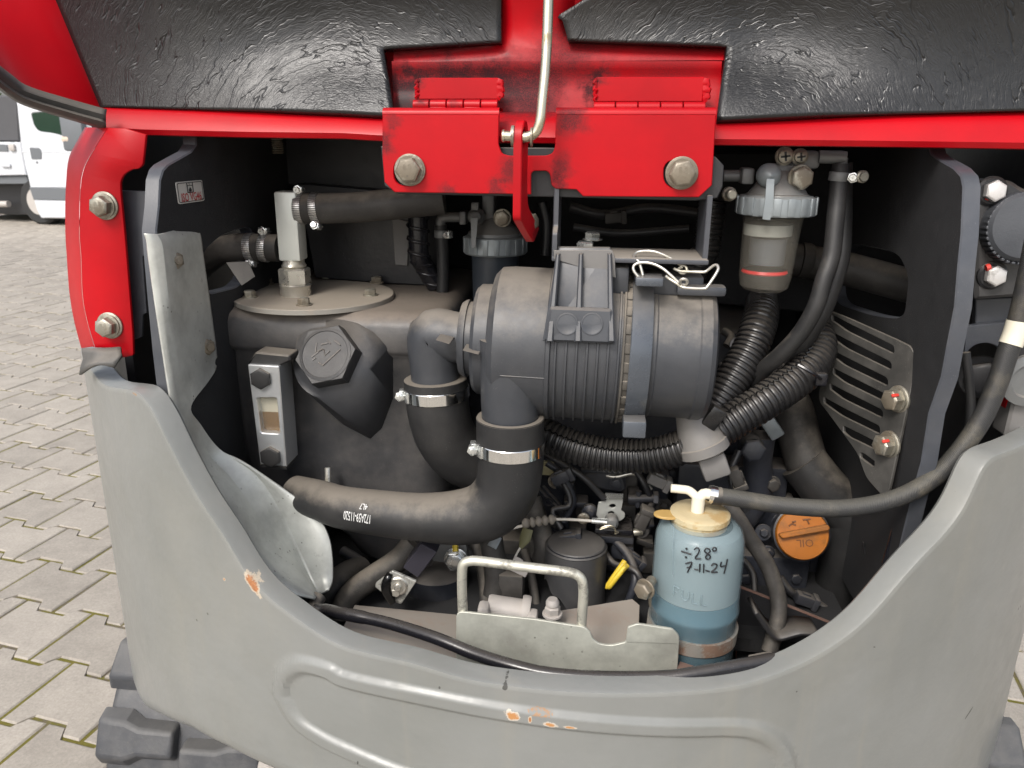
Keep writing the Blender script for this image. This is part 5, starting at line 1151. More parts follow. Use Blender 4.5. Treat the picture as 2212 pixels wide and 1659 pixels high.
Ea = catmull([k(4, *r[0], r[3]) for r in rowsG], 90); Eb = catmull([k(4, *r[1], r[4]) for r in rowsG], 90); Ec = catmull([k(4, *r[2], r[5]) for r in rowsG], 90)
# keep the three edges in step with their rows
def inter(col, yi, n=6):
    pts = [k(4, *r[col], r[yi]) for r in rowsG]; out = []
    e = [2*pts[0]-pts[1]]+pts+[2*pts[-1]-pts[-2]]
    for i in range(1, len(e)-2):
        a, b_, c, d = e[i-1:i+3]
        for j in range(n):
            t = j/n; out.append(0.5*((2*b_)+(c-a)*t+(2*a-5*b_+4*c-d)*t*t+(3*b_-a-3*c+d)*t**3))
    return out+[pts[-1]]
Ea, Eb, Ec = inter(0, 3), inter(1, 4), inter(2, 5)
def fil(a, b_, c):                                       # fold with a small bend radius
    l1 = (a-b_).length; l2 = (c-b_).length; q1 = min(0.004, l1*0.4)/max(l1, 1e-6); q2 = min(0.004, l2*0.4)/max(l2, 1e-6)
    p1 = b_.lerp(a, q1); p2 = b_.lerp(c, q2); m = (p1+p2)/4+b_/2
    return [a, a.lerp(b_, 0.5), p1, m, p2, b_.lerp(c, 0.5), c]
ridge = [None]*10+[(1640, 1400), (1775, 1590), (1852, 1765), (1925, 1925), (1988, 2065), (2050, 2180)]
for i, r in enumerate(rowsG):
    if ridge[i] is None: ridge[i] = tuple(a*0.06+c*0.94 for a, c in zip(r[1], r[2]))+(r[4]*0.06+r[5]*0.94,)
    else: ridge[i] = ridge[i]+(r[5]*0.92+r[4]*0.08+0.006,)
rowsG = [r+(q[:2], q[2]) for r, q in zip(rowsG, ridge)]
Ed = inter(6, 7)
b = B(); b.grid([fil(x, y, d)[:-1]+fil(y, d, z)[2:] for x, y, d, z in zip(Ea, Eb, Ed, Ec)], uv=False)
b.build('plate', mat('blotched_galvanised', (0.56, 0.57, 0.53), 0.42, 0.35, 0.35, dust=0.1, bump=0.2, bscale=160, film=0.55, dcol=(0.28, 0.27, 0.22), specks=0.5, pits=0.85), gp, ang=18, solid=0.0028, recalc=True)
for x, y, yy in ((1118, 28, 0.87), (1325, 585, 0.925)):
    c = k(4, x, y, yy); ax_ = V((0.85, -0.5, 0.12)).normalized()
    b = B(); b.bolt(c-ax_*0.004, ax_, 0.0105, 0.009, 0.0125, 0.002, rot=0.5); b.tube([c, c+ax_*0.011], 0.0050, 12); b.build('bolt', M_BOLT, gp)
# ---------------------------------------------------------------- fuel filters
yq = 1.0
ff = thing('fuel_filter', 'grey fuel filter with see-through bowl and red float ring right of the red bracket', 'fuel filter', P(1660, 632, yq))
fc = P(1677, 440, yq); fd = V((0, 0, -1))
m_ = M(1, 1677, 440, yq)
b = B(); b.lathe(fc, fd, [(-22*m_, 60*m_), (-20*m_, 66*m_), (-17*m_, 68*m_), (0*m_, 70*m_)], 40, caps=True); b.lathe(fc, fd, [(-70*m_, 22*m_), (-52*m_, 40*m_), (-22*m_, 62*m_)], 32)
b.box(P(1680, 392, yq+0.01), (64*m_, 0.04, 75*m_), bev=0.006); b.box(P(1735, 345, yq+0.012), (62*m_, 0.03, 38*m_), bev=0.006)
b.build('filter_head', M_CAST, ff)
b = B(); n_ = 18
prf = [(-18*m_, 0.0), (-18*m_, 72*m_), (-14*m_, 80*m_), (14*m_, 84*m_), (22*m_, 82*m_), (24*m_, 66*m_)]
b.lathe(fc, fd, prf, 48, caps=False)
for i in range(n_):
    t = 2*math.pi*i/n_; b.box(fc+V((math.cos(t), math.sin(t), 0))*83*m_+fd*2*m_, (4.5*m_, 16*m_, 36*m_), (V((math.cos(t), math.sin(t), 0)), V((-math.sin(t), math.cos(t), 0)), Zv), 1.2*m_)
b.build('ring_nut', M_CAST2, ff)
bc = P(1668, 480, yq)
bl_ = P(1657, 628, yq).z; L_ = bc.z-bl_
b = B(); b.lathe(V((bc.x, yq, bc.z)), (-0.028, 0, -1), [(-20*m_, 66*m_), (0, 62*m_), (L_*0.55, 58*m_), (L_*0.80, 56*m_), (L_*0.93, 52*m_), (L_*0.985, 42*m_), (L_, 30*m_), (L_, 0)], 44, caps=False); bw = b.build('bowl', M_BOWL, ff)
b = B(); b.lathe(V((bc.x-0.003, yq, bc.z-L_*0.68)), (0, 0, -1), [(0, 47*m_), (6*m_, 50*m_), (9*m_, 47*m_), (9*m_, 30*m_), (0, 30*m_), (0, 47*m_)], 36); b.build('float_ring', M_REDRING, bw)
b = B(); b.lathe(V((bc.x-0.002, yq, bc.z-L_*0.22)), (0, 0, -1), [(0, 40*m_), (L_*0.38, 38*m_)], 30); b.build('filter_element', mat('filter_element', (0.10, 0.11, 0.12), 0.6, bump=0.1), bw)
b = B(); b.lathe(V((bc.x-0.004, yq, bc.z-L_*0.02)), (0, 0, -1), [(0, 52*m_), (L_*0.16, 51*m_)], 30); b.build('strainer', mat('pale_strainer', (0.33, 0.34, 0.30), 0.6, bump=0.1), bw)
for x, y, r in ((675, 1005, 52), (775, 1008, 46)):
    c = k(3, x, y, yq-0.012); b = B(); b.lathe(c+Yv*0.006, (0, -1, 0), [(0, r*1.1*m_*.336), (0.004, r*1.1*m_*.336), (0.005, r*.86*m_*.336), (0.009, r*.80*m_*.336), (0.010, r*.6*m_*.336)], 24)
    b.build('screw', M_BOLT, ff)
    b = B()
    for ax2 in ((1, 0, 0.15), (-0.15, 0, 1)):
        e = V(ax2).normalized(); b.box(c+Yv*(-0.0042), (r*1.1*m_*.336, 0.0008, r*0.26*m_*.336), (e, Yv, e.cross(Yv)), 0)
    b.build('cross_slot', M_INK, ff)
b = B(); b.bolt(k(3, 770, 1140, yq-0.02), (0.12, -1, 0), 70*.336*m_, 0.010, 78*.336*m_, 0.003, rot=0.5); b.build('bolt', M_BOLT, ff)
c = k(3, 580, 1130, yq-0.03); b = B(); b.lathe(c+Yv*0.012, (0, -1, 0), [(0, 74*.336*m_), (0.006, 74*.336*m_), (0.010, 66*.336*m_), (0.015, 45*.336*m_), (0.018, 0)], 28, caps=False)
b.hull([k(3, 558, 1150, yq-0.038), k(3, 608, 1150, yq-0.038), k(3, 600, 1300, yq-0.044), k(3, 580, 1415, yq-0.044), k(3, 530, 1410, yq-0.044), k(3, 548, 1280, yq-0.044), k(3, 558, 1150, yq-0.026), k(3, 608, 1150, yq-0.026), k(3, 580, 1412, yq-0.036), k(3, 530, 1405, yq-0.036)]); b.build('lever', M_CAST2, ff)
b = B(); b.tube([k(3, 890, 1008, yq), k(3, 1050, 1012, yq), k(3, 1062, 1016, yq)], 13.5*m_, 16); b.tube([k(3, 1050, 1015, yq), k(3, 1045, 1060, yq), k(3, 1030, 1150, yq)], 10*m_, 14); b.build('outlet_pipe', M_CAST, ff)
b = B(); b.tube([k(3, 280, 1130, yq+0.01), k(3, 470, 1130, yq+0.01)], 12.5*m_, 16); b.box(k(3, 425, 1130, yq+0.006), (26*m_, 0.03, 34*m_), bev=0.003); b.build('inlet_pipe', M_CAST, ff)
b = B(); b.lathe(k(3, 318, 1250, yq-0.02)+Yv*0.01, (0.15, -1, 0), [(0, 15*m_), (0.006, 15*m_), (0.008, 11*m_), (0.016, 10.5*m_), (0.017, 8*m_)], 20); b.build('screw', M_BOLT, ff)
yl = 1.17
f2 = thing('fuel_filter', 'grey fuel filter with lever and dark bowl behind the left end of the red bracket', 'fuel filter', P(1067, 610, yl))
c2 = k(C3, 1040, 1165, yl); m2 = M(1, 1070, 528, yl)
b = B(); b.lathe(c2, fd, [(-20*m2, 0), (-20*m2, 60*m2), (-17*m2, 66*m2), (15*m2, 69*m2), (19*m2, 66*m2), (20*m2, 50*m2)], 44, caps=False)
for i in range(18):
    t = 2*math.pi*i/18; b.box(c2+V((math.cos(t), math.sin(t), 0))*68*m2, (3.5*m2, 11*m2, 32*m2), (V((math.cos(t), math.sin(t), 0)), V((-math.sin(t), math.cos(t), 0)), Zv), 1*m2)
b.build('ring_nut', M_CAST2, f2)
b = B(); b.lathe(c2, fd, [(-64*m2, 16*m2), (-45*m2, 34*m2), (-26*m2, 58*m2), (-18*m2, 60*m2)], 36); b.box(k(C3, 960, 620, yl), (26*m2, 0.03, 60*m2), bev=0.004); b.build('filter_head', M_CAST, f2)
b = B(); b.lathe(c2, fd, [(15*m2, 51*m2), (150*m2, 48*m2), (155*m2, 30*m2)], 36); b.build('bowl', mat('dark_blue_bowl', (0.035, 0.042, 0.052), 0.35, 0, 0.2, bump=0.1), f2)
b = B(); b.lathe(k(C3, 765, 790, yl-0.035)+Yv*0.012, (0, -1, 0), [(0, 18*m2), (0.005, 18*m2), (0.008, 14*m2), (0.014, 12*m2), (0.016, 7*m2)], 24)
b.hull([k(C3, 700, 800, yl-0.05), k(C3, 800, 800, yl-0.05), k(C3, 765, 1215, yl-0.055), k(C3, 715, 1212, yl-0.055), k(C3, 700, 800, yl-0.04), k(C3, 800, 800, yl-0.04), k(C3, 765, 1210, yl-0.046), k(C3, 715, 1208, yl-0.046)]); b.box(k(C3, 762, 640, yl-0.036), (15*m2, 0.008, 16*m2), bev=0.001); b.build('lever', M_CAST, f2)
b = B(); b.bolt(k(C3, 1140, 800, yl-0.03), (-0.1, -1, 0), 17*m2, 0.008, 19*m2, 0.002, rot=0.3); b.build('bolt', M_BOLT, f2)
b = B(); b.tube([k(C3, 660, 790, yl-0.01), k(C3, 480, 790, yl-0.01), k(C3, 330, 795, yl-0.01), k(C3, 288, 830, yl-0.01), k(C3, 285, 900, yl-0.01)], 10.5*m2, 14, 0.003); b.box(k(C3, 610, 790, yl-0.01), (14*m2, 0.03, 28*m2), bev=0.002); b.build('inlet_pipe', M_CAST, f2)
hf = thing('fuel_hose', 'thin black fuel hose hanging below the left fuel filter elbow with a small screw clamp', 'hose', k(C3, 310, 1100, yl))
hose('rubber', None, [(C3, 285, 900, yl-0.01), (C3, 300, 1060, yl-0.01), (C3, 315, 1300, yl-0.01), (C3, 320, 1600, yl-0.01), (5, 660, 330, yl-0.01), (5, 690, 700, yl)], 13.5*m2, parent=hf, mat_=M_RUB)
clamp(hf, k(C3, 300, 1020, yl-0.01), Zv, 14*m2, (0.9, -0.4, 0), 0.011, M_CAST, 0.85)
# spiral wrapped loom hanging beside it
b = B(); lp = cpath([(2, 500, 1230, 1.15), (2, 500, 1400, 1.15), (2, 510, 1640, 1.15), (5, 540, 60, 1.16), (5, 620, 190, 1.17)])
b.tube(lp, 21*m2, 16, 0.006); 
q = catmull(lp, 120); hel = []
for i, p in enumerate(q):
    t = i*0.42; hel.append(p+V((math.cos(t), math.sin(t), 0))*21.5*m2)
b.tube(hel, 0.0028, 6, 0.004, flat=None); b.build('wrapped_loom', M_GLOSS, None, label='black spiral wrapped wiring loom hanging left of the grey filter', cat='cable loom', ang=60)
# ---------------------------------------------------------------- fuel hoses at the right
hz = thing('fuel_hose', 'black fuel hose running down from the clear filter outlet elbow with screw clamp', 'hose', k(3, 1000, 1500, 0.99), 'fuel hoses beside the clear filter')
sp = [(3, 1035, 1060, 1.0), (3, 1020, 1200, 0.995), (3, 1000, 1400, 0.985), (3, 975, 1640, 0.975), (6, 925, 150, 0.968), (6, 870, 330, 0.965), (6, 770, 500, 0.97), (6, 640, 640, 0.98), (6, 530, 740, 1.0), (6, 450, 880, 1.03)]
hose('rubber', None, sp, M(18.5, 1750, 600, 0.98), M_RUB, parent=hz)
clamp(hz, k(3, 1022, 1135, 0.997), V((0.05, 0, 1)), M(18.5, 1750, 500, 1.0), (1, -0.3, 0), 0.0105, M_CAST, 1.0)
b = B(); pz = k(3, 1165, 1135, 0.985); b.lathe(pz, (0.2, -1, 0), [(0, 0.0072), (0.004, 0.0072), (0.005, 0.0055), (0.008, 0.005)], 20); b.build('clamp_screw', M_BOLT, hz)
hose('fuel_hose', 'second black fuel hose lying behind the hose from the clear filter', [(3, 1050, 1050, 1.035), (3, 1048, 1420, 1.03), (3, 1035, 1640, 1.02), (6, 995, 150, 1.01), (6, 930, 330, 1.005), (6, 850, 470, 1.005), (6, 770, 590, 1.01), (6, 700, 700, 1.03)], M(19, 1780, 700, 1.0), M_RUB, group='fuel hoses beside the clear filter')
# ---------------------------------------------------------------- corrugated conduits
def conduit(name, label, spec, r_, pitch, mat_, parent=None, amp=0.90, group='corrugated cable conduits', seam=None):
    pts = catmull(cpath(spec), 200); n = int(plen(pts)/pitch)*6
    q = catmull(cpath(spec), n); b = B(); b.tube(q, r_, 22, prof=[amp, amp, 0.985, 1.0, 1.0, 0.985], raw=True)
    t = thing(name, label, 'cable conduit', q[len(q)//2], group)
    b.build('corrugated_tube', mat_, t, ang=40)
    if seam:                                             # the slit along the tube
        b = B(); a0 = V(seam); z = []
        for i in range(0, len(q)-3, 3):
            T = (q[i+1]-q[i]).normalized(); o = (a0-T*a0.dot(T)).normalized(); sd = T.cross(o)
            z.append(q[i]+o*(r_*1.005)+sd*(r_*0.07*(1 if (i//3) % 2 else -1)))
        b.tube(z, r_*0.05, 5, raw=True); b.build('slit', M_GREASE, t)
    return t
conduit('conduit', 'ribbed black conduit rising behind the right end of the air cleaner', [(6, 530, 300, 1.12), (6, 525, 370, 1.07), (6, 500, 470, 1.04), (6, 440, 620, 1.02), (6, 335, 800, 1.0), (6, 230, 970, 0.985), (6, 120, 1130, 0.975)], M(39, 1620, 760, 1.02), 0.0072, M_COND)
conduit('conduit', 'ribbed black conduit with a zipped slit running up right from the grey boot', [(6, 860, 480, 1.06), (6, 890, 590, 1.03), (6, 830, 720, 1.0), (6, 700, 830, 0.98), (6, 560, 925, 0.965), (6, 400, 1025, 0.955), (6, 240, 1125, 0.945)], M(40, 1680, 860, 0.985), 0.0076, M_COND, seam=(-0.5, -0.6, 0.7))
b = B(); cq = k(6, 870, 790, 0.985); 
b.box(k(6, 905, 790, 0.97), (0.014, 0.012, 0.016), bev=0.002); b.tube([k(6, 760, 700, 0.957), k(6, 850, 750, 0.95), k(6, 905, 790, 0.962)], 0.0022, 6); b.build('cable_tie', M_GLOSS, None, label='black cable tie around the slit conduit', cat='cable tie')
conduit('conduit', 'ribbed black conduit looping under the air cleaner to the grey boot', [(5, 1180, 1080, 0.99), (5, 1320, 1150, 0.965), (5, 1500, 1225, 0.955), (5, 1700, 1275, 0.95), (5, 1900, 1288, 0.945), (5, 2080, 1265, 0.94), (5, 2240, 1215, 0.935)], M(38, 1400, 970, 0.95), 0.0068, M_COND, seam=(0, -0.75, 0.65))
conduit('conduit', 'short ribbed conduit hanging beside the right leg of the hanger bracket', [(3, 210, 1290, 1.10), (3, 190, 1450, 1.10), (3, 160, 1640, 1.10), (C7, 1090, 300, 1.10), (C7, 1030, 480, 1.10)], M(29, 1525, 540, 1.1), 0.0068, M_COND)
# grey boot where the conduits meet
yb = 0.93
bt = thing('cable_boot', 'dusty grey rubber boot and plug where two corrugated conduits meet', 'cable boot', k(6, 180, 1300, yb))
p0 = k(6, 60, 985, yb+0.005); p1 = k(6, 155, 1245, yb); ax_ = (p1-p0); L_ = ax_.length; rB = mz(6, 165, 150, 1240, yb)
b = B(); b.lathe(p0, ax_, [(-0.01, rB*0.50), (0, rB*0.56), (L_*0.5, rB*0.78), (L_*0.8, rB*0.93), (L_*0.82, rB*1.0), (L_*1.03, rB*1.0), (L_*1.06, rB*0.93), (L_*1.06, 0)], 36, caps=False); b.build('boot', M_GREYBOOT, bt, ang=40)
a_, e1, e2 = frame(ax_); pe = k(6, 215, 1340, yb-0.002); sx = (Xv-a_*Xv.dot(a_)).normalized(); 
b = B(); b.box(pe, (rB*1.05, rB*0.95, L_*0.55), (sx, a_.cross(sx), a_), 0.004); b.build('plug', M_GREYBOOT, bt)
b = B(); b.box(k(6, 215, 1035, yb-0.01), (0.020, 0.016, 0.028), (V((0.85, 0, -0.5)).normalized(), Yv, V((0.5, 0, 0.85)).normalized()), 0.003); b.build('latch', M_COND, bt)
# ---------------------------------------------------------------- slotted guard on the right frame plate
g0, g1, g2 = k(6, 1510, 640, 0.92), k(6, 1330, 1530, 0.90), k(6, 960, 400, 1.06)
gn = (g1-g0).cross(g2-g0).normalized()
if gn.dot(CAM-g0) < 0: gn = -gn
def gpt(x, y): u, v = kf(6, x, y); return PN(u, v, g0, gn)
gd = thing('slotted_guard', 'dusty dark steel guard plate with long slots bolted to the right frame plate', 'guard plate', g1)
slots = []
for i in range(7):
    xr, yr = 1376-18.5*i, 605+103*i; xl_ = [975, 978, 980, 985, 965, 925, 1050][i]; h_ = 26
    if i == 2: xr -= 5
    xm = max(xl_+40, 1075-6*i); ym = yr-0.50*(xr-xm); yl_ = ym-0.62*(xm-xl_)
    slots.append(rnd([(xl_, yl_-h_*0.7), (xm, ym-h_), (xr, yr-h_), (xr+2, yr+h_), (xm-6, ym+h_), (xl_, yl_+h_*0.75)], [6, 30, 24, 24, 30, 6]))
slots.append(rnd([(1158, 1262), (1180, 1268), (1250, 1318), (1248, 1352), (1232, 1350), (1158, 1295)], 12))
go = rnd([(945, 345), (1075, 395), (1400, 540), (1485, 582), (1518, 650), (1505, 760), (1345, 1500), (1328, 1535), (1292, 1535), (1195, 1425), (1140, 1270), (1010, 1090), (893, 935), (893, 850), (950, 800), (940, 560)], [10, 40, 30, 30, 40, 30, 12, 12, 20, 40, 40, 60, 20, 20, 10, 10])
b = B(); b.plate([gpt(*p) for p in go], 0.0035, [[gpt(*p) for p in s] for s in slots], bev=0.0007)
xb0 = gpt(1075, 600)
b.build('guard', mat('dusty_dark_steel', (0.040, 0.039, 0.036), 0.5, 0.1, 0.35, dust=0.25, bump=0.3, bscale=260, film=0.3, specks=0.8), gd)
for x, y in ((1385, 925), (1325, 1215)):
    c = gpt(x+22, y-4)
    ax2 = V((-0.92, -0.40, 0.0)).normalized()
    b = B(); b.bolt(c+ax2*0.004, ax2, 0.0130, 0.0125, rot=0.25); bl = b.build('bolt', M_BOLT, gd)
    b = B(); b.lathe(c-ax2*0.001, ax2, [(0, 0.0165), (0.0022, 0.0165), (0.003, 0.0155)], 28); b.lathe(c+ax2*0.0018, ax2, [(0, 0.0145), (0.0028, 0.0145)], 28); b.build('washer', M_BOLT, gd)
    b = B(); b.box(c+ax2*0.0105+V((0.0, -0.0085, 0.0085)), (0.009, 0.003, 0.004), (ax2, V((0.4, -0.6, 0.7)).normalized(), ax2.cross(V((0.4, -0.6, 0.7)).normalized())), 0.001); b.build('paint_mark', M_REDMARK, gd)
# ---------------------------------------------------------------- big coolant hoses at the right
hose('radiator_hose', 'wide black radiator hose curving down inside the slotted guard', [(6, 640, 860, 1.17), (6, 720, 980, 1.13), (6, 760, 1140, 1.11), (6, 820, 1330, 1.09), (6, 940, 1500, 1.08), (6, 1080, 1640, 1.07), (9, 1130, 120, 1.07)], M(44, 1740, 1000, 1.11), M_RUBD, group='wide coolant hoses', seg=28)
b = B(); b.tube(cpath([(6, 790, 1320, 1.088), (6, 900, 1460, 1.078), (6, 1060, 1640, 1.068), (9, 1090, 60, 1.066), (9, 1060, 300, 1.07), (9, 1010, 520, 1.08), (9, 980, 800, 1.08)]), [M(50, 1800, 1100, 1.09)]*7, 28); b.build('radiator_hose', M_RUB, None, label='wide black hose sleeve standing below the radiator hose', cat='hose', group='wide coolant hoses', ang=60)
hose('upper_hose', 'wide dusty black hose passing through the right frame plate', [(6, 700, 20, 1.21), (6, 850, 40, 1.2), (6, 1100, 90, 1.19), (6, 1500, 200, 1.17), (6, 1700, 250, 1.17)], M(36, 1850, 590, 1.19), M_RUBD, group='wide coolant hoses', seg=24)
b = B(); b.lathe(k(6, 770, 25, 1.2), (1, 0, -0.1), [(0, 0.026), (0.012, 0.026), (0.016, 0.024)], 30); b.build('hose_collar', M_RUBD, None, label='dusty collar at the inner end of the upper hose', cat='collar')
# ---------------------------------------------------------------- coolant bottle
yk = 0.845
kc = P(1500, 1290, yk); mb = M(1, 1500, 1290, yk)
zr = lambda v: P(1500, v, yk).z
bot = thing('coolant_bottle', 'translucent bottle of blue coolant with handwritten marks and a yellowed cap', 'bottle', V((kc.x, yk, zr(1450))))
RB = 93*mb
zt_, zk = zr(1128), zr(1302)
prb = [(zr(1470), 0.0), (zr(1470), RB*0.93), (zr(1455), RB*0.985), (zr(1310), RB), (zr(1306), RB*1.025), (zr(1298), RB*1.025), (zr(1294), RB), (zr(1175), RB), (zr(1155), RB*0.985), (zr(1138), RB*0.92), (zr(1126), RB*0.78), (zr(1121), RB*0.60), (zr(1112), RB*0.58)]
b = B(); b.lathe((kc.x, yk, 0), Zv, prb, 56, caps=False); bb = b.build('bottle_body', M_BOTTLE, bot, ang=50)
b = B(); b.lathe((kc.x, yk, 0), Zv, [(z, max(r-0.0012, 0)) for z, r in prb if z < zr(1272)]+[(zr(1270), RB-0.0015), (zr(1270), 0.0)], 48, caps=False); b.build('coolant', M_COOL, bb)
b = B(); b.lathe((kc.x, yk+0.004, 0), Zv, [(zr(1225), RB*0.90), (zr(1160), RB*0.90), (zr(1140), RB*0.80)], 40, caps=False, a0=0.0, a1=math.pi) if False else b.lathe((kc.x, yk, 0), Zv, [(zr(1268), RB*0.97), (zr(1175), RB*0.97), (zr(1155), RB*0.955), (zr(1138), RB*0.88), (zr(1128), RB*0.70)], 48, caps=False); b.build('inner_wall', M_HAZYW, bb)
def onb(q):                                              # a spot on the bottle's side on the sight line of picture point q
    p = CYL(*kf(9, *q), RB+0.0006, kc.x, yk); return p
ink = [[(8, 252), (40, 262), (74, 272)], [(38, 232), (42, 240), (46, 234)], [(34, 286), (38, 294), (42, 288)], [(92, 242), (108, 230), (124, 240), (118, 265), (98, 298), (136, 300)],
       [(192, 240), (170, 234), (158, 252), (180, 270), (196, 286), (182, 304), (164, 292), (178, 270), (194, 252), (190, 240)], [(222+12*math.cos(t), 240+12*math.sin(t)) for t in np.linspace(0, 6.3, 10)],
       [(35, 332), (76, 324), (62, 358), (48, 388)], [(44, 358), (74, 354)], [(92, 368), (118, 372)], [(128, 335), (126, 386)], [(153, 335), (152, 390)], [(164, 376), (192, 382)],
       [(200, 346), (220, 332), (238, 342), (228, 364), (202, 388), (242, 386)], [(266, 322), (262, 350), (294, 346)], [(306, 304), (284, 396)]]
b = B()
for st in ink:
    q = catmull([onb(p) for p in st], max(3, len(st)*4)); b.tube(q, 0.00085, 6, raw=True)
b.build('handwriting', M_INK, bb)
b = B(); b.tube([CYL(*kf(C1, 2135, y), RB-0.0002, kc.x, yk) for y in (720, 900, 1100, 1280)], 0.0008, 6); b.build('mould_seam', M_BOTTLE, bb, ang=80)
b = B()
def bw_(x, y): return onb((x, y))
cf = CYL(*kf(9, 60, 545), RB, kc.x, yk); tF = math.atan2(cf.x-kc.x, yk-cf.y)
def wrap(q): a = tF+(q.x)/RB; return V((kc.x+(RB+0.0009)*math.sin(a), yk-(RB+0.0009)*math.cos(a), cf.z+q.y-0.12*q.x))
for i, st in enumerate([[(0, 0), (0, 14)], [(0, 14), (8, 14)], [(0, 7), (6, 7)], [(12, 14), (12, 3), (16, 0), (20, 3), (20, 14)], [(25, 14), (25, 0), (32, 0)], [(36, 14), (36, 0), (43, 0)]]):
    b.tube([wrap(V(((x-21)*0.00088, (y-7)*0.00088, 0))) for x, y in st], 0.0009, 6, raw=True)
b.build('embossed_word', M_BOTTLE, bb, ang=80)
yy_ = zr(1349); hw = 15*mb
b = B(); b.lathe((kc.x, yk, yy_), (0.05, 0, 1), [(-hw, RB+0.0004), (-hw, RB+0.0020), (hw, RB+0.0020), (hw, RB+0.0004)], 56); stp = b.build('strap', mat('rusty_zinc_strap', (0.42, 0.41, 0.37), 0.42, 0.6, 0.35, stain=((0.22, 0.11, 0.06), 0.55), bump=0.35, bscale=260), bot)
b = B(); b.bolt(k(C1, 1835, 1420, 0.80), (-0.6, -0.8, 0.0), 0.0105, 0.009, 0.012, 0.002, rot=0.2); b.tube([k(C1, 1835, 1420, 0.80), k(C1, 1900, 1330, 0.82)], 0.006, 10); b.build('bolt', M_BOLT, stp)
b = B(); b.plate(kp(C1, rnd([(1850, 1380), (1895, 1340), (1905, 1500), (1890, 1640), (1868, 1620)], 12), 0.812), 0.003, bev=0.0005); b.build('strap_ear', M_BOLT, stp)
pcap = V((P(1512, 1112, yk).x, yk, zr(1126)))
rcap = 57*mb
b = B(); b.lathe(pcap, Zv, [(-0.004, rcap*0.97), (-0.003, rcap), (0.005, rcap*1.02), (0.006, rcap*1.08), (0.012, rcap*1.08), (0.0135, rcap*1.03), (0.0150, rcap*0.8), (0.0155, 0)], 48, caps=False)
cp_ = b.build('cap', M_CREAM, bot)
b = B(); b.plate([pcap+V((-rcap*1.0+0.0 + x, -0.008+y*0.6, 0.010+x*0.18+0.0)) for x, y in ell(-0.006, 0, 0.016, 0.018, 20)], 0.0025, bev=0.0006, away=-Zv); b.build('cap_tab', mat('brown_yellowed_plastic', (0.42, 0.27, 0.09), 0.5, 0, 0.3, bump=0.1), cp_)
pn = pcap+V((-0.004, -0.004, 0.014))
b = B(); b.tube([pn, pn+Zv*0.020], 0.0075, 16); b.tube([k(C1, 2112, 312, yk), k(6, 10, 1500, yk), k(6, 60, 1510, yk), pn+Zv*0.017], 0.0050, 14, 0.003); b.tube([pn+Zv*0.012, k(6, 150, 1560, yk-0.004)+V((0, 0, 0.006)), k(6, 235, 1555, yk-0.004)+V((0, 0, 0.002))], 0.0060, 14, 0.003); b.build('nozzle', M_CREAM2, cp_)
# overflow hose running to the upper right
hrr = M(18, 1800, 1090, 0.85)
oh = thing('overflow_hose', 'long braided black hose sweeping from the coolant bottle cap up to the right edge', 'hose', k(6, 1000, 1620, 0.84))
spo = [(6, 200, 1545, .842), (6, 290, 1548, .842), (6, 450, 1572, .842), (6, 650, 1603, .84), (6, 900, 1622, .838), (6, 1100, 1618, .84), (6, 1300, 1585, .845), (6, 1500, 1510, .852), (6, 1680, 1385, .86), (6, 1830, 1215, .868), (6, 1950, 1030, .875), (6, 2040, 820, .88), (6, 2110, 610, .885), (6, 2160, 480, .888), (6, 2210, 280, .89), (6, 2250, 100, .892), (6, 2290, -100, .90)]
hose('rubber', None, spo, lambda t: hrr*(1.0+0.18*t), M_BRAID, parent=oh, seg=22)
b = B(); e = cpath([(6, 262, 1546, .842), (6, 292, 1549, .842)]); b.lathe(e[0], e[1]-e[0], [(-0.010, hrr*0.98), (-0.0095, hrr*1.1), ((e[1]-e[0]).length*0.1, hrr*1.1)], 30)
b.build('hose_end', M_RUB, oh)
b = B(); e = cpath([(6, 185, 1530, .842), (6, 235, 1538, .842)]); L2 = (e[1]-e[0]).length; b.lathe(e[0], e[1]-e[0], [(0, hrr*0.99), (0, hrr*1.07), (L2*0.25, hrr*1.07), (L2*0.27, hrr*1.12), (L2*0.55, hrr*1.12), (L2*0.57, hrr*1.07), (L2, hrr*1.07), (L2, hrr*0.98)], 32); b.build('crimp_band', M_CHROME, oh)
q = catmull(cpath(spo), 200)
iw = [i for i in range(200) if 478 < (proj(q[i])[1]-553)/0.336 and False]
ws = [p for p in q if 690 < proj(p)[1] < 748 and proj(p)[0] > 2100]
b = B(); b.tube(ws, hrr*1.19+0.0006, 24, raw=True, caps=False); wsl = b.build('marking_sleeve', M_CREAM2, oh, ang=60)
# ---------------------------------------------------------------- latch plate with U handle
yc = 0.775
lt = thing('latch_plate', 'pale galvanised latch plate with a bent U handle standing at the front edge', 'latch', k(8, 1400, 1000, yc))
lo = rnd([(748, 660), (775, 642), (1245, 690), (1575, 742), (1610, 775), (1622, 815), (1660, 848), (1740, 862), (1838, 838), (1846, 780), (1862, 745), (1910, 722), (2140, 755), (2184, 800), (2168, 1030), (2120, 1120), (1300, 1120), (745, 960)], [14, 14, 0, 30, 20, 20, 30, 40, 14, 14, 10, 10, 20, 20, 0, 0, 0, 0])
b = B(); b.plate(kp(8, lo, yc), 0.003, bev=0.0006)
b.plate(kp(8, rnd([(1850, 742), (1912, 720), (2140, 754), (2180, 800), (2182, 850), (1840, 838)], [10, 14, 20, 10, 0, 0]), yc-0.001), 0.003, bev=0.0006)
b.build('plate', mat('spotted_galvanised', (0.50, 0.505, 0.44), 0.45, 0.35, 0.3, dust=0.2, bump=0.3, bscale=170, film=0.6, dcol=(0.24, 0.22, 0.16), specks=0.6, pits=0.7), lt)
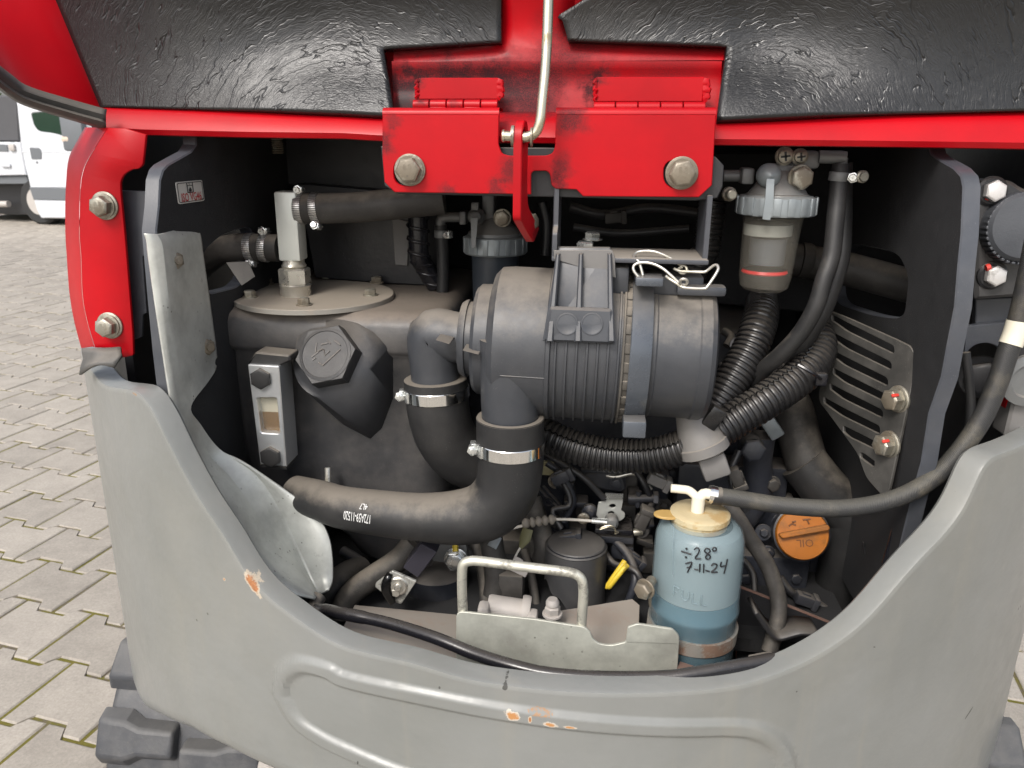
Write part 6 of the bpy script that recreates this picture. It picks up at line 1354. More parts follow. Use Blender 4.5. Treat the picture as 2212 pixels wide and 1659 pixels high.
hh = cpath([(8, 790, 660, yc+0.008), (8, 785, 520, yc+0.008), (8, 785, 385, yc+0.008), (8, 795, 335, yc+0.008), (8, 830, 316, yc+0.008), (8, 900, 316, yc+0.008), (8, 1150, 348, yc+0.008), (8, 1400, 378, yc+0.008), (8, 1500, 395, yc+0.008), (8, 1550, 430, yc+0.008), (8, 1565, 500, yc+0.008), (8, 1560, 610, yc+0.008), (8, 1552, 735, yc+0.008)])
b = B(); b.tube(hh, mz(8, 33, 1200, 350, yc), 20, 0.003); b.build('handle', mat('worn_zinc_handle', (0.60, 0.585, 0.50), 0.36, 0.6, 0.3, stain=((0.13, 0.12, 0.10), 0.42), bump=0.25, bscale=240), lt, ang=60)
# ---------------------------------------------------------------- things low in the bay
zp = k(8, 400, 660, 0.86).z
b = B(); tp = [k(8, x, y, yy) for x, y, yy in ((95, 598, .90), (748, 660, .90), (760, 900, .80), (720, 985, .765), (10, 760, .79), (75, 640, .86))]
b.hull(tp+[p-Zv*0.05 for p in tp]); b.build('floor_panel', M_DUSTY, None, label='dust covered sheet metal cover left of the latch plate', cat='cover', ang=30)
b = B(); tp = [k(8, x, y, yy) for x, y, yy in ((1385, 640, .88), (1880, 560, .93), (1925, 600, .92), (1915, 900, .84), (1370, 900, .80))]
b.hull(tp+[p-Zv*0.05 for p in tp]); b.build('floor_panel', M_DUSTY, None, label='dust covered sheet metal cover right of the U handle', cat='cover', ang=30)
b = B(); tp = [k(9, x, y, yy) for x, y, yy in ((0, 960, .79), (150, 1010, .785), (140, 1050, .76), (-40, 1050, .76))]
b.hull(tp+[p-Zv*0.03 for p in tp]); b.build('floor_panel', M_RUSTP, None, label='small rusty floor edge beside the bottle foot', cat='cover', ang=30)
b = B(); tp = [k(9, x, y, yy) for x, y, yy in ((440, 920, .84), (540, 900, .86), (720, 900, .86), (600, 970, .80), (440, 975, .80))]
b.hull(tp+[p-Zv*0.03 for p in tp]); b.build('floor_panel', M_DUSTY, None, label='small dusty floor plate right of the bottle foot', cat='cover', ang=30)
b = B(); b.tube(cpath([(C2, 380, 1000, .80), (C2, 520, 1000, .80), (C2, 720, 1040, .785), (8, 300, 712, .77), (8, 600, 805, .745), (8, 850, 905, .73), (8, 1100, 985, .715), (8, 1350, 1040, .708), (8, 1700, 1065, .703), (8, 2100, 1060, .705), (9, 150, 1028, .71), (9, 450, 975, .722), (9, 700, 925, .742), (9, 850, 880, .765)]), lambda t: (0.0070 if t > 0.12 else 0.0078), 16, 0.006)
b.build('rubber_cord', M_GLOSS, None, label='glossy black rubber cord lying along the lower rim of the opening', cat='cord', ang=60)
b = B(); b.tube(cpath([(C2, 440, 840, .83), (C2, 395, 920, .82), (C2, 380, 1010, .80), (C2, 390, 1080, .79)]), 0.009, 12); b.build('cord_branch', M_RUBD, None, label='short dusty rubber stub at the left end of the glossy cord', cat='cord', ang=60)
# white roller and stud
cA = k(8, 950, 605, .86); cB = k(8, 1175, 640, .86); rA = mz(8, 78, 1050, 620, .86)
rl = thing('starter_housing', 'pale grey round housing with a flange lying behind the latch plate', 'housing', cA-Zv*rA)
b = B(); b.lathe(cA, cB-cA, [(0, rA*0.9), (0.003, rA), ((cB-cA).length, rA)], 36); b.build('housing', M_BEIGE, rl)
b = B(); b.lathe(cB, cB-cA, [(-0.002, rA*1.30), (0.001, rA*1.36), (0.006, rA*1.36), (0.009, rA*1.28)], 40); b.build('flange', M_BEIGE, rl)
for x, y in ((925, 640), (1235, 690)):
    b = B(); b.box(k(8, x, y, .845), (0.014, 0.02, 0.022), bev=0.004); b.build('foot', M_BEIGE, rl)
st2 = k(8, 1365, 690, .85)
b = B(); b.bolt(k(8, 1365, 660, .85), Zv, 0.0100, 0.010, 0.0125, 0.003, rot=0.3); b.lathe(k(8, 1365, 640, .85), Zv, [(0, 0.0065), (0.008, 0.0065), (0.010, 0.0085), (0.014, 0.0085), (0.018, 0.006)], 16); b.tube([k(8, 1350, 720, .85), k(8, 1365, 640, .85)], 0.006, 10); b.build('stud_bolt', M_BEIGE, None, label='small pale hex bolt standing right of the round grey housing', cat='bolt')
# grease fitting on a square bracket and its sleeve
ys = 0.90
gf = thing('grease_bracket', 'square zinc bracket smeared with black grease around a round stud', 'bracket', k(C2, 1290, 930, ys))
sq = kp(C2, rnd([(1240, 565), (1508, 680), (1340, 935), (1290, 920), (1050, 745), (1060, 700)], [16, 10, 30, 20, 20, 10]), ys)
b = B(); b.plate(sq, 0.004, bev=0.0008); b.build('plate', mat('greasy_zinc', (0.52, 0.52, 0.48), 0.4, 0.5, 0.3, stain=((0.07, 0.07, 0.065), 0.45), bump=0.4, bscale=220), gf)
c = k(C2, 1310, 725, ys); nn = (CAM-c).normalized()
fx = V((0.1, -1, 0.15)).normalized(); mg = mz(C2, 1, 1310, 725, ys)
b = B(); b.lathe(c, fx, [(0, 105*mg), (0.002, 105*mg), (0.003, 92*mg), (0.0045, 88*mg), (0.0045, 60*mg), (0.0055, 56*mg), (0.0055, 40*mg), (0.009, 38*mg), (0.010, 30*mg)], 30); b.build('stud', M_CREAM2 if False else M_ZINC, gf)
b = B(); b.plate([PN(*kf(C2, x, y), c+fx*0.006, fx) for x, y in rnd([(1235, 780), (1320, 770), (1325, 830), (1290, 860), (1235, 840)], 14)], 0.003, bev=0.0008); b.build('retainer', M_ZINC, gf)
b = B(); b.tube([PN(*kf(C2, x, y), c+fx*0.002, fx) for x, y in ((1215, 590), (1185, 680), (1175, 760), (1210, 840), (1245, 920))], [0.004, 0.007, 0.008, 0.007, 0.005], 8); b.build('grease', M_GREASE, gf, ang=80)
sl = kp(C2, rnd([(1560, 262), (1735, 360), (1525, 640), (1360, 530)], 6), ys-0.004)
b = B(); b.plate(sl, 0.03, bev=0.001); b.build('dark_sleeve', mat('blue_black_tape', (0.032, 0.030, 0.040), 0.45, 0, 0.2, bump=0.15), None, label='flat blue black sleeve above the greasy square bracket', cat='sleeve')
b = B(); b.tube(cpath([(C2, 1480, 260, .95), (C2, 1300, 450, .94), (C2, 1080, 600, .93), (C2, 850, 760, .92), (C2, 720, 920, .91), (C2, 690, 1100, .90)]), 0.0165, 18); b.build('drain_hose', M_RUBD, None, label='dusty dark hose bending down behind the deflector tongue', cat='hose', ang=60, group='dark hoses low on the left')
b = B(); b.tube(cpath([(C2, 900, 560, 1.0), (C2, 720, 640, .97), (C2, 560, 800, .95), (C2, 500, 1000, .94)]), 0.022, 18); b.build('drain_hose', M_RUB, None, label='thick black hose in the dark beside the deflector tongue', cat='hose', ang=60, group='dark hoses low on the left')
pb_ = thing('pump_bracket', 'grey bracket plate with a blue zinc bolt under the intake hose', 'bracket', k(C2, 1900, 480, .98))
b = B(); b.plate(kp(C2, rnd([(1600, 230), (2060, 230), (2075, 420), (2020, 500), (1690, 455)], 20), .98), 0.006, bev=0.001); b.build('plate', M_CAST, pb_)
b = B(); b.bolt(k(C2, 1945, 430, .975), (0, -1, 0.1), 0.0145, 0.012, 0.017, 0.002, rot=0.1); b.build('bolt', M_SCREW, pb_)
b = B(); b.tube([k(C2, 1940, 280, .965), k(C2, 1942, 350, .96)], 0.0042, 6); b.build('paint_mark', M_YEL, pb_)
b = B(); b.lathe(k(8, 620, 350, 1.0), (0, 0, -1), [(0, 0.040), (0.004, 0.046), (0.10, 0.046), (0.16, 0.04)], 36); b.build('starter_motor', M_ENG, None, label='dusty dark drum shaped motor left of the U handle', cat='motor')
b = B(); b.tube([P(708, 1010, 0.975), P(709, 1060, 0.965)], 0.0042, 10); b.build('rod_stub', M_ZINC, None, label='small zinc rod standing in front of the tank above the intake hose', cat='rod')
# ---------------------------------------------------------------- the engine behind
ye = 1.10
en = thing('engine', 'dusty dark diesel engine with governor linkage and injection pump', 'engine', V((0.06, 1.25, 0.70)))
b = B(); b.box((0.07, 1.30, 0.845), (0.50, 0.26, 0.36), bev=0.012); b.box((0.02, 1.155, 0.90), (0.22, 0.05, 0.20), bev=0.008); b.build('block', M_ENG, en)
def eb(x, y, w_, h_, Y=ye, d=0.04, m=None, name='bracket', bev=0.003, rot=0):
    c = k(C1, x, y, Y); s_ = M(1/4.424*.864, *kf(C1, x, y), Y)
    ax = (V((math.cos(rot), 0, math.sin(rot))), Yv, V((-math.sin(rot), 0, math.cos(rot))))
    b = B(); b.box(c+Yv*d/2, (w_*s_, d, h_*s_), ax, bev); return b.build(name, m or M_ENG, en)
b = B(); b.plate(kp(C1, rnd([(1145, 150), (1380, 120), (1600, 170), (1622, 330), (1560, 365), (1400, 345), (1200, 290), (1150, 240)], 30), 1.03), 0.03, bev=0.003); cv = b.build('governor_cover', M_ENG, en)
b = B(); b.bolt(k(C1, 1510, 255, 1.028), (0, -1, 0), 0.0075, 0.004, 0.010, 0.0015); b.build('bolt', M_ENG, cv)
b = B(); b.plate(kp(C1, rnd([(1112, 100), (1640, 110), (1640, 160), (1112, 150)], 8), 1.02), 0.03, bev=0.002); b.build('flange', M_ENG, en)
sb = rnd([(1385, 372), (1585, 380), (1580, 470), (1560, 560), (1605, 590), (1600, 640), (1560, 670), (1480, 700), (1330, 660), (1285, 620), (1310, 470), (1400, 455)], [6, 6, 10, 14, 20, 20, 10, 10, 20, 20, 10, 14])
b = B(); b.plate(kp(C1, sb, 1.005), 0.003, [kp(C1, ell(1466, 510, 36, 22), 1.005), kp(C1, ell(1450, 590, 36, 22), 1.005)], bev=0.0006); lk = b.build('lever_bracket', M_GALV, en)
b = B(); b.plate(kp(C1, [(1385, 374), (1585, 382), (1582, 440), (1390, 432)], 1.0), 0.002, bev=0.0004); b.build('bent_edge', M_SCREW, lk)
b = B(); b.lathe(k(C1, 1455, 690, .99), (0, -1, 0), [(-0.01, 0.0095), (0.003, 0.0095), (0.005, 0.008), (0.007, 0.006)], 24); b.build('pivot', M_CAST, lk)
b = B(); b.tube(cpath([(C1, 1460, 740, .982), (C1, 1400, 745, .98), (C1, 1325, 768, .98), (C1, 1340, 750, .98), (C1, 1400, 728, .98), (C1, 1470, 735, .98), (C1, 1520, 810, .98)]), 0.0011, 6, 0.002); b.tube([k(C1, 1505+22*math.cos(t), 800+22*math.sin(t), .985) for t in np.linspace(0, 6.3, 12)], 0.0013, 6); b.build('cotter_pin', M_ROD, lk)
# throttle cable with its rubber bellows
tc = thing('throttle_cable', 'thin throttle cable with a small dusty rubber bellows', 'cable', k(C1, 800, 760, .985))
b = B(); b.tube(cpath([(C1, 290, 770, .985), (C1, 400, 745, .985), (C1, 480, 725, .985)]), 0.0022, 8); b.build('outer_casing', M_WHITEW, tc)
b = B(); b.tube(cpath([(C1, 830, 655, .985), (C1, 1000, 658, .985), (C1, 1240, 674, .985)]), 0.0020, 8); b.build('wire', M_WHITEW, tc)
b = B(); b.tube([k(C1, 1235, 668, .985), k(C1, 1405, 682, .985)], 0.0042, 10); b.build('ferrule', M_SCREW, tc)
p0, p1 = k(C1, 470, 705, .985), k(C1, 845, 650, .985); L_ = (p1-p0).length; mm = M(1/4.424*.864, *kf(C1, 650, 690), .985)
prb_ = [(0, 40*mm), (0.002, 56*mm), (60*mm, 56*mm), (75*mm, 40*mm)]
for i in range(4):
    x = 80+i*72; prb_ += [(x*mm, 28*mm), ((x+16)*mm, 52*mm), ((x+34)*mm, 58*mm), ((x+52)*mm, 52*mm), ((x+68)*mm, 28*mm)]
prb_ += [(L_, 22*mm)]
b = B(); b.lathe(p0, p1-p0, prb_, 24); b.build('bellows', mat('dusty_tan_rubber', (0.24, 0.215, 0.18), 0.7, 0, 0.2, dust=0.4, bump=0.2), tc, ang=50)
# injection pump and odd brackets
eb(1480, 800, 420, 70, 1.0, 0.05, M_GLOSS, 'pump_bar'); eb(1500, 890, 400, 90, 1.01, 0.05, M_ENG, 'pump_body'); eb(1570, 1030, 250, 170, 1.02, 0.05, M_ENG, 'pump_flange', rot=-0.05)
b = B(); b.tube([k(C1, 1700, 800, 1.0), k(C1, 1800, 790, 1.0)], 0.0052, 12); b.build('screw', M_BOLT, en)
eb(920, 180, 55, 330, 1.06, 0.03, M_ENG, 'post'); eb(940, 300, 210, 90, 1.05, 0.03, M_ENG, 'bracket'); eb(1010, 400, 90, 130, 1.05, 0.03, M_ENGB, 'bracket'); eb(1060, 500, 270, 70, 1.04, 0.03, M_ENG, 'bracket')
eb(1660, 280, 160, 440, 1.06, 0.04, M_ENGB, 'column'); eb(1700, 440, 130, 140, 1.03, 0.03, M_ENG, 'bracket'); eb(1620, 620, 200, 250, 1.07, 0.03, M_ENGB, 'cover'); eb(1840, 730, 180, 50, 1.06, 0.03, M_ENG, 'bracket'); eb(1820, 930, 200, 70, 1.05, 0.03, M_ENGB, 'bracket', rot=-0.3); eb(860, 780, 220, 160, 1.08, 0.03, M_ENGB, 'cover')
eb(400, 1010, 480, 260, 1.10, 0.05, M_ENGB, 'cover'); eb(620, 1120, 130, 560, 1.09, 0.03, M_ENGB, 'cover')
b = B(); b.tube([k(C1, 1640, 425, 1.02), k(C1, 1930, 425, 1.02)], 0.0058, 12); b.bolt(k(C1, 1915, 425, 1.02), (1, 0, 0), 0.0105, 0.008); b.lathe(k(C1, 1752, 430, 1.02), Zv, [(-0.012, 0.004), (0.012, 0.004)], 10); b.build('tie_rod', M_ENG, en)
for x, y, r in ((760, 460, 50), (780, 780, 55)):
    b = B(); b.lathe(k(C1, x, y, 1.065), (0, -1, 0), [(0, r*1.2*mm), (0.004, r*1.2*mm), (0.004, r*0.8*mm), (0.001, r*0.75*mm), (0.001, 0)], 24, caps=False); b.build('port', M_ENG, en)
b = B(); b.lathe(k(C1, 1145, 640, 1.0), (0, -1, 0), [(0, 66*mm), (0.003, 66*mm), (0.004, 48*mm), (0.002, 46*mm), (0.003, 0)], 28, caps=False); b.box(k(C1, 1145, 625, .996), (55*mm, 0.003, 40*mm), bev=0.001); b.build('ring_bolt', M_BOLT, en)
b = B(); b.lathe(k(C1, 1215, 560, 1.02), (0, -1, 0), [(0, 90*mm), (0.006, 90*mm), (0.008, 60*mm), (0.012, 40*mm), (0.013, 0)], 24, caps=False); b.build('boss', M_ENG, en)
b = B(); b.plate(kp(C1, [(705, 15), (818, 18), (822, 178), (665, 165)], 1.02), 0.004, bev=0.0008); b.build('tan_bracket', mat('tan_zinc', (0.32, 0.29, 0.17), 0.5, 0.3, 0.35, bump=0.2), en)
b = B(); b.lathe(k(6, 470, 1240, 1.03), (-0.1, -1, 0.2), [(-0.03, 80*.336*mm*4.424/.864*1.0), (-0.004, 72*.336*mm*4.424/.864), (0, 60*.336*mm*4.424/.864)], 24); b.bolt(k(6, 470, 1245, 1.025), (-0.1, -1, 0.2), 0.0165, 0.010); b.build('drain_plug', M_ENG, en)
b = B(); b.box(k(6, 590, 1100, 1.04), (0.02, 0.02, 0.03), (V((0.8, 0, 0.6)), Yv, V((-0.6, 0, 0.8))), 0.003); b.build('pale_bracket', M_CAST2, en)
b = B(); b.tube(cpath([(6, 520, 1150, 1.06), (6, 500, 1300, 1.06), (6, 470, 1600, 1.06), (9, 100, 300, 1.06)]), 0.02, 16); b.box(k(9, 480, 200, 1.10), (0.10, 0.04, 0.16), bev=0.006); b.box(k(9, 560, 520, 1.08), (0.10, 0.05, 0.15), bev=0.006); b.box(k(9, 720, 350, 1.13), (0.12, 0.05, 0.10), bev=0.006); b.box(k(6, 300, 1620, 1.12), (0.16, 0.05, 0.16), bev=0.006)
b.build('side_casting', M_ENG, en)
for x, y in ((560, 260), (420, 420), (640, 60), (740, 420)):
    b = B(); b.bolt(k(9, x, y, 1.06), (0, -1, 0.1), 0.0085, 0.008, 0.011, 0.0015); b.build('bolt', M_ENG, en)
# injector lines in the dark
for i, (x, y) in enumerate(((150, 60), (230, 30))):
    b = B(); b.tube(cpath([(C1, 640+i*60, 300, 1.08), (C1, 700+i*70, 380, 1.07), (C1, 880+i*40, 560, 1.06), (C1, 940+i*30, 760, 1.06)]), 0.0035, 8); b.build('injector_line', M_ENG, en)
# dark ribs, bolts and pipes filling the block's face
rng = random.Random(21)
for i in range(26):
    x, y = rng.uniform(-150, 2150), rng.uniform(60, 1250); Y = 1.13
    b = B(); b.bolt(k(C1, x, y, Y), (rng.uniform(-.2, .2), -1, rng.uniform(-.1, .3)), rng.uniform(.006, .010), .007, .012, .002, rot=rng.random()); b.build('bolt', rng.choice([M_ENG, M_ENGB, M_BOLT]) if i % 4 else M_ENGB, en)
# ---------------------------------------------------------------- oil filter
yo = 0.985
of = thing('oil_filter', 'black oil filter canister behind the U handle with a torn grey label sleeve', 'oil filter', k(C1, 1050, 1600, yo))
co = k(C1, 1062, 1000, yo); ro = M(336/4.424*.864, *kf(C1, 1062, 1000), yo)
zt_ = k(C1, 1062, 905, yo).z
b = B(); b.lathe((co.x, co.y, 0), (0.0, 0, 1), [(0.76, ro*0.97), (zt_-0.016, ro), (zt_-0.008, ro*0.985), (zt_-0.002, ro*0.90), (zt_+0.001, ro*0.70), (zt_+0.001, 0)], 48, caps=False); b.build('canister', mat('blue_black_can', (0.008, 0.010, 0.017), 0.42, 0, 0.3, bump=0.2, dust=0.15, specks=0.7), of)
rw_ = []
for j in range(7):
    r2 = []
    for i in range(40):
        t = i/39; an = rad(-115+230*t); zb_ = zt_-0.056-0.050*max(0, math.sin((t-0.25)*2.4))+0.004*math.sin(t*37); z = zt_-0.006+(zb_-zt_+0.006)*j/6
        r2.append(V((co.x+(ro+0.0008)*math.sin(an), co.y-(ro+0.0008)*math.cos(an), z)))
    rw_.append(r2)
b = B(); b.grid(rw_, uv=False); b.lathe((co.x, co.y, zt_+0.0012), Zv, [(-0.0065, ro+0.0008), (-0.0015, ro*0.92), (0.0006, ro*0.72), (0.0006, 0)], 40, caps=False); b.build('torn_sleeve', mat('scuffed_grey_black', (0.050, 0.050, 0.052), 0.5, 0, 0.35, dust=0.15, bump=0.2, film=0.2), of)
# ---------------------------------------------------------------- wires and looms
b = B(); b.tube(cpath([(C1, 1600, 1120, .97), (C1, 1560, 1180, .965), (C1, 1470, 1310, .96), (C1, 1415, 1395, .958), (C1, 1430, 1400, .956), (C1, 1500, 1310, .956), (C1, 1580, 1210, .96), (C1, 1630, 1165, .965)]), 0.0040, 10, 0.003); b.build('yellow_wire_loop', M_YEL, None, label='loop of yellow wire hanging right of the oil filter', cat='wire', ang=60)
b = B(); b.tube(cpath([(C1, 530, 760, .98), (C1, 500, 860, .975), (C1, 445, 975, .97)]), [0.0085, 0.009, 0.003], 10, flat=0.4); b.build('green_sleeve', mat('dusty_olive_sleeve', (0.13, 0.125, 0.06), 0.6, 0, 0.2, bump=0.1), None, label='dusty olive sleeve hanging from the throttle bellows', cat='sleeve', ang=60)
b = B(); b.tube(cpath([(C1, 445, 970, .97), (C1, 390, 1070, .965), (C1, 340, 1200, .96), (C1, 260, 1320, .955), (C1, 165, 1390, .95)]), 0.0016, 8); b.build('white_wire', M_WHITEW, None, label='thin white wire curving below the olive sleeve', cat='wire', ang=60)
b = B(); b.tube(cpath([(C1, 165, 1395, .95), (C1, 120, 1440, .95), (C1, 95, 1500, .95)]), 0.0028, 8); b.build('brown_wire', mat('brown_wire', (0.20, 0.09, 0.05), 0.5), None, label='short brown wire at the end of the white wire', cat='wire', ang=60)
b = B(); b.tube(cpath([(C1, 400, 1350, .95), (C1, 410, 1400, .95), (C1, 425, 1470, .95)]), 0.0026, 8); b.build('yellow_wire', M_YEL, None, label='short yellow wire end below the white tag behind the U handle', cat='wire', ang=60)
b = B(); b.plate(kp(C1, [(385, 1065), (470, 1110), (535, 1235), (500, 1300), (320, 1215)], .945), 0.002, bev=0.0004); b.build('paper_tag', M_BEIGE, None, label='pale tag hanging behind the top of the U handle', cat='tag')
b = B(); b.tube(cpath([(C1, 560, 430, 1.03), (C1, 620, 620, 1.02), (C1, 680, 800, 1.01), (C1, 720, 980, 1.0), (C1, 690, 1120, 1.0)]), 0.0155, 14); b.build('taped_loom', M_RUBD, None, label='dusty taped wiring loom running down left of the oil filter', cat='cable loom', ang=60, group='taped wiring looms')
b = B(); b.tube(cpath([(C1, 120, 850, .97), (C1, 150, 1050, .965), (C1, 170, 1200, .96), (C1, 180, 1350, .955), (C1, 160, 1500, .95)]), 0.0165, 14); b.build('taped_loom', M_RUBD, None, label='dusty taped wiring loom seen inside the left end of the U handle', cat='cable loom', ang=60, group='taped wiring looms')
b = B(); b.box(k(C1, 350, 1400, .955), (0.034, 0.03, 0.05), bev=0.003); b.build('relay', M_ENGB, None, label='dusty dark relay behind the U handle', cat='relay')
b = B(); b.tube(cpath([(C1, 190, 850, .94), (C1, 165, 900, .935), (C1, 130, 965, .93)]), 0.0075, 10, flat=0.5); b.build('clip_tab', M_CAST2, None, label='pale clip tab below the intake hose bend', cat='clip')
# ---------------------------------------------------------------- orange oil cap
yo2 = 1.02
ca = k(9, 790, 145, yo2); fa = V((-0.05, -0.93, 0.36)).normalized(); mo = mz(9, 1, 790, 145, yo2)
oc = thing('oil_filler', 'dirty orange oil filler cap with a raised grip bar', 'oil cap', ca)
b = B(); b.lathe(ca-fa*0.03, fa, [(0, 175*mo), (0.022, 178*mo), (0.024, 160*mo)], 36); b.build('neck', M_ENG, oc)
b = B(); b.lathe(ca-fa*0.006, fa, [(-0.006, 160*mo), (-0.002, 167*mo), (0.003, 167*mo), (0.006, 158*mo), (0.0065, 0)], 48, caps=False); oc1 = b.build('cap', M_ORANGE, oc)
def onf(x, y, d=0.0): u, v = kf(9, x, y); return PN(u, v, ca+fa*d, fa)
g = rnd([(638, 150), (650, 138), (950, 82), (965, 100), (962, 118), (660, 172)], 10)
b = B(); b.plate([onf(x, y, 0.011) for x, y in g], 0.012, bev=0.0012, away=-fa); b.build('grip_bar', M_ORANGE, oc1)
b = B(); u1 = (onf(740, 190)-onf(870, 185)).normalized(); u2 = fa.cross(u1)
b.text('OIL', onf(805, 198, 0.0012), u1, u2*1.0, 46*mo*1.5, bold=0.0); 
for st in ([(700, 90), (720, 75), (745, 85)], [(720, 65), (745, 60)], [(790, 50), (840, 45)], [(815, 48), (830, 78)]): b.tube([onf(x, y, 0.0012) for x, y in st], 5*mo, 6, raw=True)
b.build('embossed_mark', mat('embossed_orange_edge', (0.13, 0.045, 0.010), 0.5, bump=0.1), oc1, recalc=False)
# ---------------------------------------------------------------- lower right corner of the bay
hose('breather_hose', 'dark hose with wear marks hanging right of the coolant bottle', [(9, 290, -60, .93), (9, 370, 40, .925), (9, 450, 170, .92), (9, 560, 340, .915), (9, 625, 520, .905), (9, 635, 650, .895), (9, 610, 780, .885), (9, 570, 900, .875)], mz(9, 52, 600, 500, .91), M_RUBD)
b = B(); b.plate([k(9, x, y, yy) for x, y, yy in ((360, 475, .95), (480, 520, .95), (1030, 740, .95), (800, 960, .95), (360, 960, .95))], 0.006, bev=0.001, mside=1); b.build('belly_plate', [M_BLKPAINT, M_RUSTP], None, label='dark steel plate with a rusty top edge right of the coolant bottle', cat='plate')
cvp = catmull([k(9, x, y, .86) for x, y in ((475, 655), (520, 720), (580, 800), (640, 832), (720, 815), (790, 800), (895, 812))], 40)
b = B(); b.grid([[p+V((0, 0.0, 0)) for p in cvp], [p+V((0, 0.045, -0.006)) for p in cvp]], uv=False); b.build('bent_strip', M_BLKPAINT, None, label='bent black steel strip at the lower right of the bay', cat='bracket', solid=0.005)
b = B(); b.plate(kp(9, rnd([(1180, 190), (1215, 280), (1270, 440), (1210, 520), (1185, 350)], 10), .97), 0.004, bev=0.0006); b.build('fin', M_BLKPAINT, exc)
b = B(); b.tube(cpath([(9, 1420, 10, .90), (9, 1380, 160, .90), (9, 1330, 330, .90)]), 0.006, 10); b.build('edge_tube', M_GLOSS, None, label='glossy black tube by the right rim below the overflow hose', cat='cable', ang=60)
# ---------------------------------------------------------------- right of the frame plate
yr = 0.965
rb = thing('tank_flange', 'black cast flange with two silver bolts and a round cap at the right edge', 'flange', k(C4, 480, 780, yr))
b = B(); b.plate(kp(C4, rnd([(330, 122), (545, 122), (612, 170), (720, 200), (720, 800), (330, 830)], [10, 30, 30, 10, 20, 20]), yr), 0.05, bev=0.004); b.build('casting', mat('worn_black_casting', (0.050, 0.050, 0.052), 0.42, 0.1, 0.3, dust=0.3, bump=0.3, bscale=300, specks=0.4, film=0.15), rb)
for x, y in ((432, 185), (435, 685)):
    c = k(C4, x, y, yr-0.004); b = B(); b.lathe(c+Yv*0.006, (0, -1, 0), [(0, 0.0165), (0.004, 0.0165), (0.006, 0.014)], 28); b.build('washer', M_BLKPAINT, rb)
    b = B(); b.bolt(c, (0.05, -1, 0.1), 0.0120, 0.010, 0.0, 0.0, rot=0.5); b.build('bolt', mat('bright_painted_bolt_%d' % y, (0.70, 0.68, 0.66), 0.45, 0.4, 0.25, bump=0.5, bscale=350, stain=((0.3, 0.29, 0.27), 0.2)), rb)
b = B(); b.tube([k(C4, 390, 640, yr-0.008), k(C4, 415, 632, yr-0.008)], 0.004, 8); b.tube([k(C4, 385, 228, yr-0.004), k(C4, 445, 240, yr-0.004)], 0.0015, 6); b.build('paint_mark', M_REDMARK, rb)
cc_ = k(C4, 650, 420, yr-0.03)
b = B(); b.lathe(cc_+Yv*0.04, (-0.05, -1, 0.1), [(0, 0.040), (0.030, 0.038), (0.034, 0.034), (0.036, 0)], 48, caps=False)
for i in range(40):
    t = 2*math.pi*i/40; a2, e1, e2 = frame((-0.05, -1, 0.1)); o = e1*math.cos(t)+e2*math.sin(t); b.box(cc_+Yv*0.022+o*0.0385, (0.003, 0.004, 0.026), (o, a2.cross(o), a2), 0.001)
b.build('round_cap', mat('scuffed_cap_plastic', (0.060, 0.064, 0.072), 0.42, 0, 0.25, bump=0.4, bscale=350, specks=0.5), rb)
b = B(); b.plate(kp(C4, [(330, 825), (720, 805), (720, 960), (450, 968), (440, 985), (330, 985)], yr+0.03), 0.01, bev=0.001); b.plate(kp(C4, [(270, 985), (720, 940), (720, 1120), (500, 1140)]+[(385+118*math.cos(t), 1190-105*math.sin(t)) for t in np.linspace(0.5, 2.7, 14)]+[(262, 1180)], yr+0.02), 0.008, bev=0.001)
b.build('arched_plate', M_DKPAINT, exc)
b = B(); b.bolt(k(C4, 365, 1285, yr+0.06), (-0.3, -1, 0.1), 0.022, 0.014, 0.028, 0.004, rot=0.3); b.build('bolt', M_BLKPAINT, exc)
hose('pilot_hose', 'thin black hose standing between the right frame plate and the overflow hose', [(C4, 270, 1140, .96), (C4, 290, 1300, .955), (C4, 300, 1450, .95), (C4, 290, 1600, .945), (C4, 270, 1750, .94)], mz(C4, 26, 290, 1400, .95), M_RUB)
b = B(); b.plate(kp(C4, rnd([(548, 1330), (700, 1330), (700, 1440), (545, 1445), (535, 1510), (510, 1500), (515, 1400)], 10), .93), 0.02, bev=0.002); b.build('red_bracket', M_RED, exc)
b = B(); b.lathe(k(C4, 630, 1300, .915), (0, -1, 0), [(0, 0.030), (0.006, 0.030), (0.008, 0.020), (0.004, 0.018)], 30); b.build('ring', M_CAST, exc)
b = B(); b.plate(kp(C4, rnd([(548, 1440), (720, 1436), (720, 1640), (500, 1640), (530, 1520)], 14), .92), 0.03, bev=0.003); b.build('pale_cover', M_GREYBOOT, exc)

# ---------------------------------------------------------------- more small hoses, pipes and fixings in the dark
def clut(name, spec, r, m): 
    b = B(); b.tube(cpath(spec), r, 12); b.build(name, m, en, ang=60)
clut('fuel_pipe', [(8, 20, 250, 1.02), (8, 140, 330, 1.0), (8, 260, 480, .98), (8, 300, 620, .96)], 0.008, M_ENG)
clut('drain_pipe', [(8, 480, 420, 1.05), (8, 560, 520, 1.03), (8, 700, 600, 1.02)], 0.010, M_ENGB)
clut('harness', [(8, 850, 120, 1.02), (8, 900, 300, 1.0), (8, 930, 450, .98), (8, 940, 600, .96)], 0.009, M_RUBD)
clut('harness', [(8, 1180, 250, 1.02), (8, 1230, 420, .99), (8, 1260, 600, .97)], 0.007, M_RUBD)
clut('oil_pipe', [(8, 1700, 130, 1.03), (8, 1840, 260, 1.0), (8, 1900, 420, .97), (8, 1850, 600, .96)], 0.006, M_ENG)
clut('oil_pipe', [(5, 1330, 1330, 1.02), (5, 1420, 1400, 1.02), (5, 1500, 1560, 1.02), (8, 1440, 60, 1.02)], 0.005, M_ENG)
